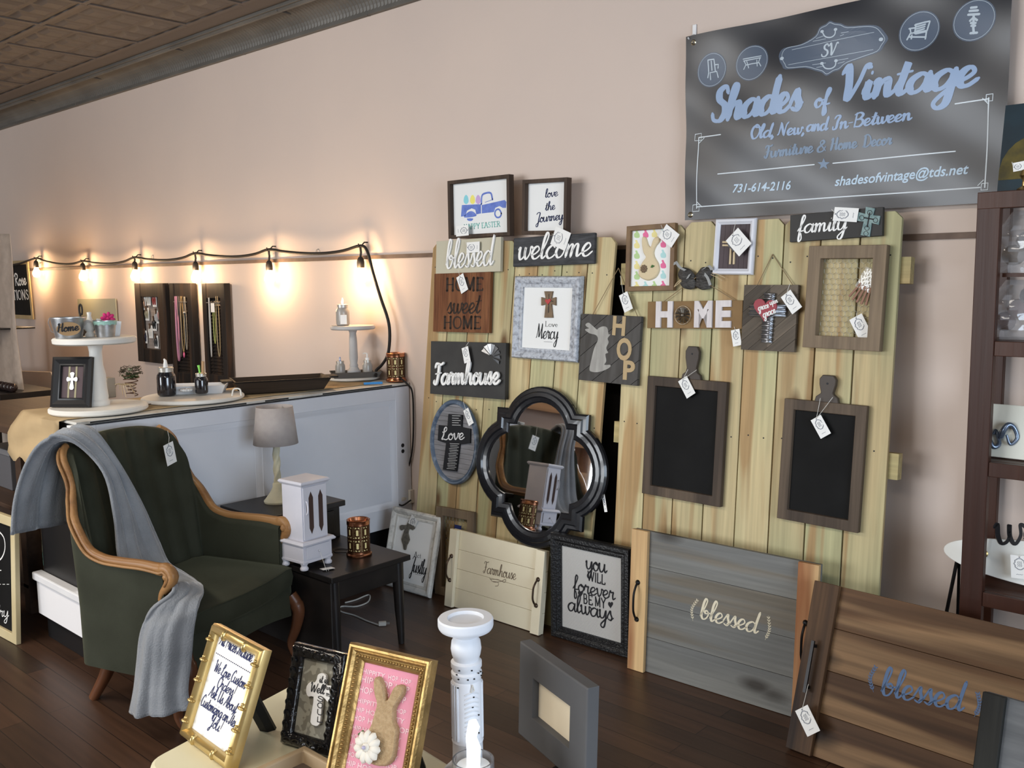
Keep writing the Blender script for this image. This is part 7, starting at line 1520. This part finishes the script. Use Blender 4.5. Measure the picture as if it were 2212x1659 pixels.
def easel(L, r, m, s=.55):
    MB().prism([(-L.w*.12, -L.h*.5+.003), (L.w*.12, -L.h*.5+.003), (L.w*.06, L.h*.25), (-L.w*.06, L.h*.25)], -.003, 0, Matrix.Rotation(0, 4, 'X') @ Matrix.Translation((0, 0, -.001))).build('backing_board', m, r)
    I = L.M.inverted(); foot = L.M @ Vector((0, -L.h/2, 0)); back = -(L.n-Vector((0, 0, L.n.z))).normalized(); f = Vector((foot.x, foot.y, TZ+.002))+back*L.h*s; top = Vector((0, L.h*.2, -.004)); fb = I @ f
    MB().tube([top, fb], .007, 6, flat=3).build('easel_leg', m, r)
# gold bamboo frame with price sign
L = lean3((477, 1347), (405, 1588), (512, 1668))
m_gold2 = mat('bright_gold', (.62, .46, .20), .3, .75, col2=(.50, .36, .14), scale=8)
r = thing('framed_sign', 'shiny gold bamboo style frame with handwritten sign about prices and custom orders', 'framed sign', L.M)
MB().mould(rect(L.w, L.h), [(0, 0), (0, .016), (.006, .024), (.014, .026), (.019, .020), (.022, .012), (.022, 0)]).build('frame', m_gold2, r, smooth=40)
mb = MB()
for s in (-1, 1):
    for k in range(5): mb = MB(); mb.ball((s*(L.w/2-.012), -L.h*.36+k*L.h*.18, .022), (.012, .0045, .009), 10); mb.ball((s*(L.w/2-.012)+.003, -L.h*.36+k*L.h*.18+.008, .026), (.004, .004, .004), 6); mb.build('bamboo_knot', m_gold2, r, smooth=60)
    for k in range(2): mb = MB(); mb.ball(((-.25+k*.5)*L.w*.8, s*(L.h/2-.012), .022), (.0045, .012, .009), 10); mb.build('bamboo_knot', m_gold2, r, smooth=60)
MB().box(-L.w/2+.02, L.w/2-.02, -L.h/2+.02, L.h/2-.02, .001, .008).build('paper_sign', m_paper, r); easel(L, r, m_black)
mb = MB(); hh = L.h; ww = L.w; m_bi = mat('blue_black_ink', (.02, .03, .12), .6)
kk = dict(thick=.13, nib=.3, slant=.2)
write(mb, 'script', 'All Prices Include T', (-ww*.36, hh*.345), (ww*.37, hh*.345), .026, **kk)
for k in range(22): ribbon(mb, [Vector((-ww*.36+k*ww*.033, hh*.265, 0)), Vector((-ww*.36+k*ww*.033+.002, hh*.265, 0))], .001, 0, .0008, 0)
for k, (s_, w_) in enumerate((('We Love Custom', .30), ('Orders!', .17), ('Ask Us About', .28), ('Customizing an Item', .36), ('You!', .12))): write(mb, 'script', s_, (-ww*w_, hh*(.12-.105*k)), (ww*w_, hh*(.12-.105*k)), .024, **kk)
mb.build('lettering', m_bi, r, M=Matrix.Translation((0, 0, .008)), recalc=False)
# black frame with cross
L = lean3((645, 1386), (615, 1602), (727, 1636))
m_gb = mat('gloss_black', (.008, .008, .009), .12, coat=.6, bump=.8, bscale=38)
r = thing('framed_sign', 'glossy black carved frame with a white cross reading it is Well with my SOUL', 'framed sign', L.M); easel(L, r, m_black)
MB().mould(rect(L.w, L.h), [(0, 0), (0, .012), (.005, .020), (.012, .024), (.022, .020), (.028, .012), (.028, 0)]).build('frame', m_gb, r, smooth=50)
mb = MB(); random.seed(4)
for s in (-1, 1):
    for k in range(9): a = [(s*(L.w/2-.014)+.006*math.cos(q*1.1), -L.h*.42+k*L.h*.105+.011*math.sin(q*.9), .022+.003*math.sin(q)) for q in range(6)]; mb.tube(catm(a, 2), .0026, 5)
    for k in range(5): a = [(-L.w*.34+k*L.w*.17+.011*math.cos(q*.9), s*(L.h/2-.014)+.006*math.sin(q*1.1), .022+.003*math.sin(q)) for q in range(6)]; mb.tube(catm(a, 2), .0026, 5)
mb.build('carved_scrolls', m_gb, r, smooth=60)
MB().box(-L.w/2+.025, L.w/2-.025, -L.h/2+.025, L.h/2-.025, .001, .007).build('damask_paper', mat('damask', (.22, .21, .17), .7, col2=(.36, .35, .29), scale=60, thr=(.48, .52), detail=1), r)
Q = inner(L, .007); mb = MB(); poly(mb, Q, [(690, 1466), (692, 1457), (700, 1453), (709, 1457), (711, 1466), (710, 1479), (720, 1480), (724, 1487), (726, 1500), (720, 1514), (712, 1514), (704, 1505), (701, 1522), (698, 1555), (693, 1566), (684, 1566), (676, 1558), (680, 1530), (683, 1504), (672, 1504), (667, 1495), (668, 1481), (676, 1472), (684, 1474)], .002, .009, 2); mb.build('white_cross', m_wht, r, M=Matrix.Translation((0, 0, .007)), bevel=.001)
Q = inner(L, .0161); mb = MB(); wpx(mb, Q, 'script', 'it is', (690, 1474), (709, 1477), 17, thick=.17, nib=.4, slant=.1); wpx(mb, Q, 'script', 'Well', (671, 1493), (702, 1500), 20, thick=.18, nib=.4, slant=.1); wpx(mb, Q, 'script', 'with', (704, 1489), (723, 1494), 13, thick=.15, nib=.4); wpx(mb, Q, 'script', 'my', (704, 1503), (720, 1508), 13, thick=.15, nib=.4)
for ch, y in (('S', 1514), ('O', 1528), ('U', 1543), ('L', 1559)): wpx(mb, Q, 'block', ch, (686, y), (697, y+2), 11, thick=.16, nib=0)
mb.build('lettering', m_ink, r, M=Matrix.Translation((0, 0, .0161)), recalc=False)
# bunny picture in gold frame
L = lean3((771, 1387), (708, 1722), (886, 1782))
r = thing('framed_picture', 'antique gold framed burlap bunny with a white rosette on pink HOP printed paper', 'framed picture', L.M); easel(L, r, m_black)
m_ag = mat('antique_gold', (.42, .27, .10), .4, .7, col2=(.24, .15, .05), scale=30, bump=.2, bscale=60)
MB().mould(rect(L.w, L.h), [(0, 0), (0, .020), (.003, .026), (.007, .026), (.008, .022), (.012, .024), (.016, .018), (.026, .014), (.029, .011), (.032, .008), (.032, 0)]).build('frame', m_ag, r, smooth=25)
mb = MB()
for ax, n_ in ((0, 34), (1, 24)):
    for s in (-1, 1):
        for k in range(n_):
            ll = (L.h if ax == 0 else L.w)-.03; u = -ll/2+ll*(k+.5)/n_; v = s*((L.w if ax == 0 else L.h)/2-.021); mb.ball((v, u, .0165) if ax == 0 else (u, v, .0165), (.0032, .0032, .003), 6)
            v2 = s*((L.w if ax == 0 else L.h)/2-.0015); 
mb.build('beading', m_ag, r, smooth=60)
MB().box(-L.w/2+.029, L.w/2-.029, -L.h/2+.029, L.h/2-.029, .001, .006).build('pink_paper', mat('pink', (.72, .30, .38), .7, col2=(.68, .27, .35), scale=8), r)
mb = MB(); random.seed(8); iw = L.w/2-.031; y = L.h/2-.052; words = ['HIPPITY', 'HOP', 'HIPPITY HOP', 'HIP HOP']
k = 0
while y > -L.h/2+.03:
    x = -iw; hgt = random.choice((.008, .011, .009))
    while x < iw-.02:
        wd = words[k % 4]; k += 1; w_ = len(wd)*hgt*.95
        if x+w_ > iw: wd = 'HOP'; w_ = 3*hgt*.95
        if x+w_ > iw: break
        write(mb, 'sans', wd, (x, y), (x+w_, y), hgt, thick=.02, z1=.0006); x += w_+.007
    y -= hgt+.008
mb.build('printed_words', mat('pink_light', (.78, .52, .56), .7), r, M=Matrix.Translation((0, 0, .006)), recalc=False)
Q = inner(L, .006); bun2 = [(832, 1655), (800, 1648), (788, 1625), (790, 1600), (798, 1578), (806, 1562), (812, 1540), (817, 1520), (812, 1500), (810, 1480), (812, 1465), (819, 1461), (827, 1468), (834, 1490), (838, 1512), (846, 1500), (854, 1484), (866, 1478), (876, 1484), (874, 1500), (864, 1515), (856, 1530), (855, 1545), (856, 1560), (862, 1575), (860, 1595), (858, 1615), (852, 1640)]
mb = MB(); felt(mb, Q, [(x+2, y) for x, y in bun2], .011, .0035, 3); mb.build('burlap_bunny', mat('burlap', (.46, .33, .19), .95, col2=(.38, .26, .14), scale=150, bump=.5, bscale=400), r, M=Matrix.Translation((0, 0, .006)), smooth=50)
flower(Q(806, 1612), .030, r, mat('muslin', (.72, .68, .60), .85), 11, z=.020)
mb = MB(); c_ = Q(788, 1588); mb.add([(c_.x-.012, c_.y, .012), (c_.x, c_.y+.010, .015), (c_.x+.012, c_.y+.002, .014), (c_.x, c_.y-.008, .014)], [(0, 1, 2, 3)]); mb.build('leaf', mat('leaf_green', (.06, .14, .04), .7), r, solid=.001)
MB().ball((Q(806, 1612).x, Q(806, 1612).y, .036), .004, 8).build('pearl', mat('pearl', (.45, .42, .55), .3), r, smooth=60)
# wooden tray nearest the viewer
cx_ = at_z(657, 1614, TZ+.03); d1 = (at_z(600, 1640, TZ+.03)-cx_).normalized(); d2 = Vector((d1.y, -d1.x, 0)); d2 = d2 if d2.dot(at_z(745, 1660, TZ+.03)-cx_) > 0 else -d2
Mt = axes(Vector((cx_.x, cx_.y, TZ+.0008))+d1*.115+d2*.115, d1, d2) ; t = thing('wooden_tray', 'small tan wooden tray with a rounded handle at the bottom edge of the photo', 'tray', Mt)
sgn = 1 if (Mt.to_3x3() @ Vector((0, 0, 1))).z > 0 else -1
m_tan = mat('tan_wood', (.42, .31, .19), .55, col2=(.36, .26, .15), scale=8)
MB().mould(rect(.24, .24), [(0, 0), (0, sgn*.03), (.014, sgn*.03), (.018, sgn*.006), (.018, 0)]).build('rim', m_tan, t, bevel=.003); MB().box(-.105, .105, -.105, .105, 0, sgn*.006).build('floor_panel', mat('dark_stain', (.12, .09, .07), .6), t)
MB().prism([(.11, -.115), (.135, -.12), (.160, -.10), (.165, -.07), (.150, -.05), (.12, -.05)], sgn*.012, sgn*.026).build('handle', m_tan, t, bevel=.002)
# candle pillar
P = at_z(1012, 1690, TZ); dep = (P-Vector((0, 0, HC))).dot(CF); t = thing('candle_pillar', 'tall distressed white turned candle pillar in the foreground', 'candle holder', P+Vector((0, 0, .0005)))
H = zat(P, 1334)-TZ; R0 = 59*dep/FPX; k_ = R0/.060; m_cp = mat('pillar_white', (.74, .76, .80), .45, col2=(.70, .73, .78), scale=4)
f = lambda py: zat(P, py)-TZ
MB().lathe([(R0*.9, 0), (R0*.95, .01), (R0*.9, .025), (R0*.62, .04), (R0*.56, .05), (R0*.55, f(1602)), (R0*.58, f(1596)), (R0*.54, f(1590)), (R0*.54, f(1470)), (R0*.50, f(1466)), (R0*.55, f(1460)), (R0*.56, f(1450)), (R0*.50, f(1446)), (R0*.50, f(1444)), (R0*.56, f(1438)), (R0*.56, f(1428)), (R0*.45, f(1424)), (R0*.52, f(1412)), (R0*.555, f(1400)), (R0*.52, f(1384)), (R0*.42, f(1374)), (R0*.48, f(1368)), (R0*.52, f(1358)), (R0*.70, f(1352)), (R0*.93, H-.022), (R0*.98, H-.018), (R0, H-.014), (R0, H-.003), (R0*.96, H), (R0*.66, H), (R0*.62, H-.006), (.001, H-.006)], 48).build('turned_body', m_cp, t, smooth=35)
mb = MB(); zA, zB = f(1590), f(1472)
for k in range(30):
    a = k*2*PI/30
    if math.cos(a-math.atan2(-P.y, -P.x)-.35) > .55: continue
    mb.tube([(R0*.545*math.cos(a), R0*.545*math.sin(a), zA), (R0*.545*math.cos(a), R0*.545*math.sin(a), zB)], R0*.045, 5)
mb.build('fluting', m_cp, t, smooth=60)
mb = MB(); a0 = math.atan2(-P.y, -P.x)+.35
for k in range(10):
    z = zA+.012+k*(zB-zA-.02)/10; mb.tube([(R0*.55*math.cos(a0+u*.12), R0*.55*math.sin(a0+u*.12), z+.006*math.cos(u*.35)) for u in range(-4, 5)], R0*.028, 5)
mb.build('rope_carving', m_cp, t, smooth=60)
mb = MB(); random.seed(12)
for k in range(16):
    a = a0+random.uniform(-1.2, 1.2); z = random.choice((f(1446), f(1455), f(1436), zA+random.random()*(zB-zA))); mb.tube([(R0*.572*math.cos(a+u*.05), R0*.572*math.sin(a+u*.05), z) for u in range(3)], .0014, 4)
mb.build('worn_chips', mat('chip_black', (.02, .02, .02), .8), t)
MB().tube([(R0*.6*math.cos(a0), R0*.6*math.sin(a0), f(1466)), (R0*.62*math.cos(a0+.1), R0*.62*math.sin(a0+.1), f(1478)), (R0*.6*math.cos(a0-.1), R0*.6*math.sin(a0-.1), f(1482)), (R0*.6*math.cos(a0), R0*.6*math.sin(a0), f(1466))], .0011, 4).build('thread', m_string, t)
# tealight in glass
P2 = at_z(1024, 1752, TZ); dep = (P2-Vector((0, 0, HC))).dot(CF); t = thing('tealight', 'flameless white tealight in a round glass cup in front of the candle pillar', 'candle', P2+Vector((0, 0, .0005))); R0 = 46*dep/FPX; H = zat(P2, 1640)-TZ
m_glass = mat('cup_glass', (.85, .86, .88), .05, trans=.9, spec=.8); MB().lathe([(.001, 0), (R0*.85, 0), (R0*.97, H*.2), (R0, H*.7), (R0*.98, H), (R0*.90, H), (R0*.92, H*.7), (R0*.88, H*.2), (R0*.7, H*.06), (.001, H*.06)], 40, cap=False).build('glass_cup', m_glass, t, smooth=True)
MB().lathe([(R0*.80, H*.08), (R0*.82, H*.85), (R0*.78, H*.88), (R0*.25, H*.84), (.001, H*.84)], 36).build('wax_cup', m_wht, t, smooth=True)
hf = zat(P2, 1556)-TZ; MB().tube([(0, 0, H*.8), (.002, 0, H+.3*(hf-H)), (-.004, 0, H+.55*(hf-H)), (.003, 0, H+.85*(hf-H)), (.0, 0, hf)], [.012, .013, .010, .011, .007], 10, flat=.6).build('flame', mat('tealight_flame', (.85, .88, .95), .4, emis=((.85, .92, 1), 1.6)), t, smooth=60)
# grey matted frame on its own stand
u = ray(20, 612); u.z = 0; u.normalize(); d = ray(1122, 1583); BLp = Vector((0, 0, HC))+d*1.92; xr = -u; TLp = at_plane(1126, 1384, BLp, xr); Wf = .255
L = Loc(TLp, TLp+xr*Wf, BLp)
r = thing('matted_frame', 'slate grey flat frame around a small cream picture in the right foreground', 'picture frame', L.M); m_sl = mat('slate_frame', (.085, .085, .088), .55, col2=(.10, .10, .102), scale=5)
MB().mould(rect(L.w, L.h), [(0, -.022), (0, .002), (.003, .004), (L.w*.225, .004), (L.w*.23, -.006), (L.w*.23, -.022)]).build('frame', m_sl, r, bevel=.0008)
MB().box(-L.w*.29, L.w*.29, -L.h/2+L.w*.21, L.h/2-L.w*.21, -.014, -.010).build('picture', mat('cream_print', (.80, .70, .52), .6, col2=(.76, .66, .48), scale=6), r)
zb = (L.M @ Vector((L.w*.25, -L.h/2, -.01))); t = thing('pedestal', 'slim dark pedestal carrying the slate grey frame', 'pedestal', Vector((zb.x, zb.y, 0)))
mb = MB().lathe([(.09, 0), (.09, .02), (.02, .04), (.018, zb.z-.05), (.045, zb.z-.02), (.05, zb.z-.004), (.001, zb.z-.004)], 24); mb.build('turned_stand', m_blackw, t, smooth=True)
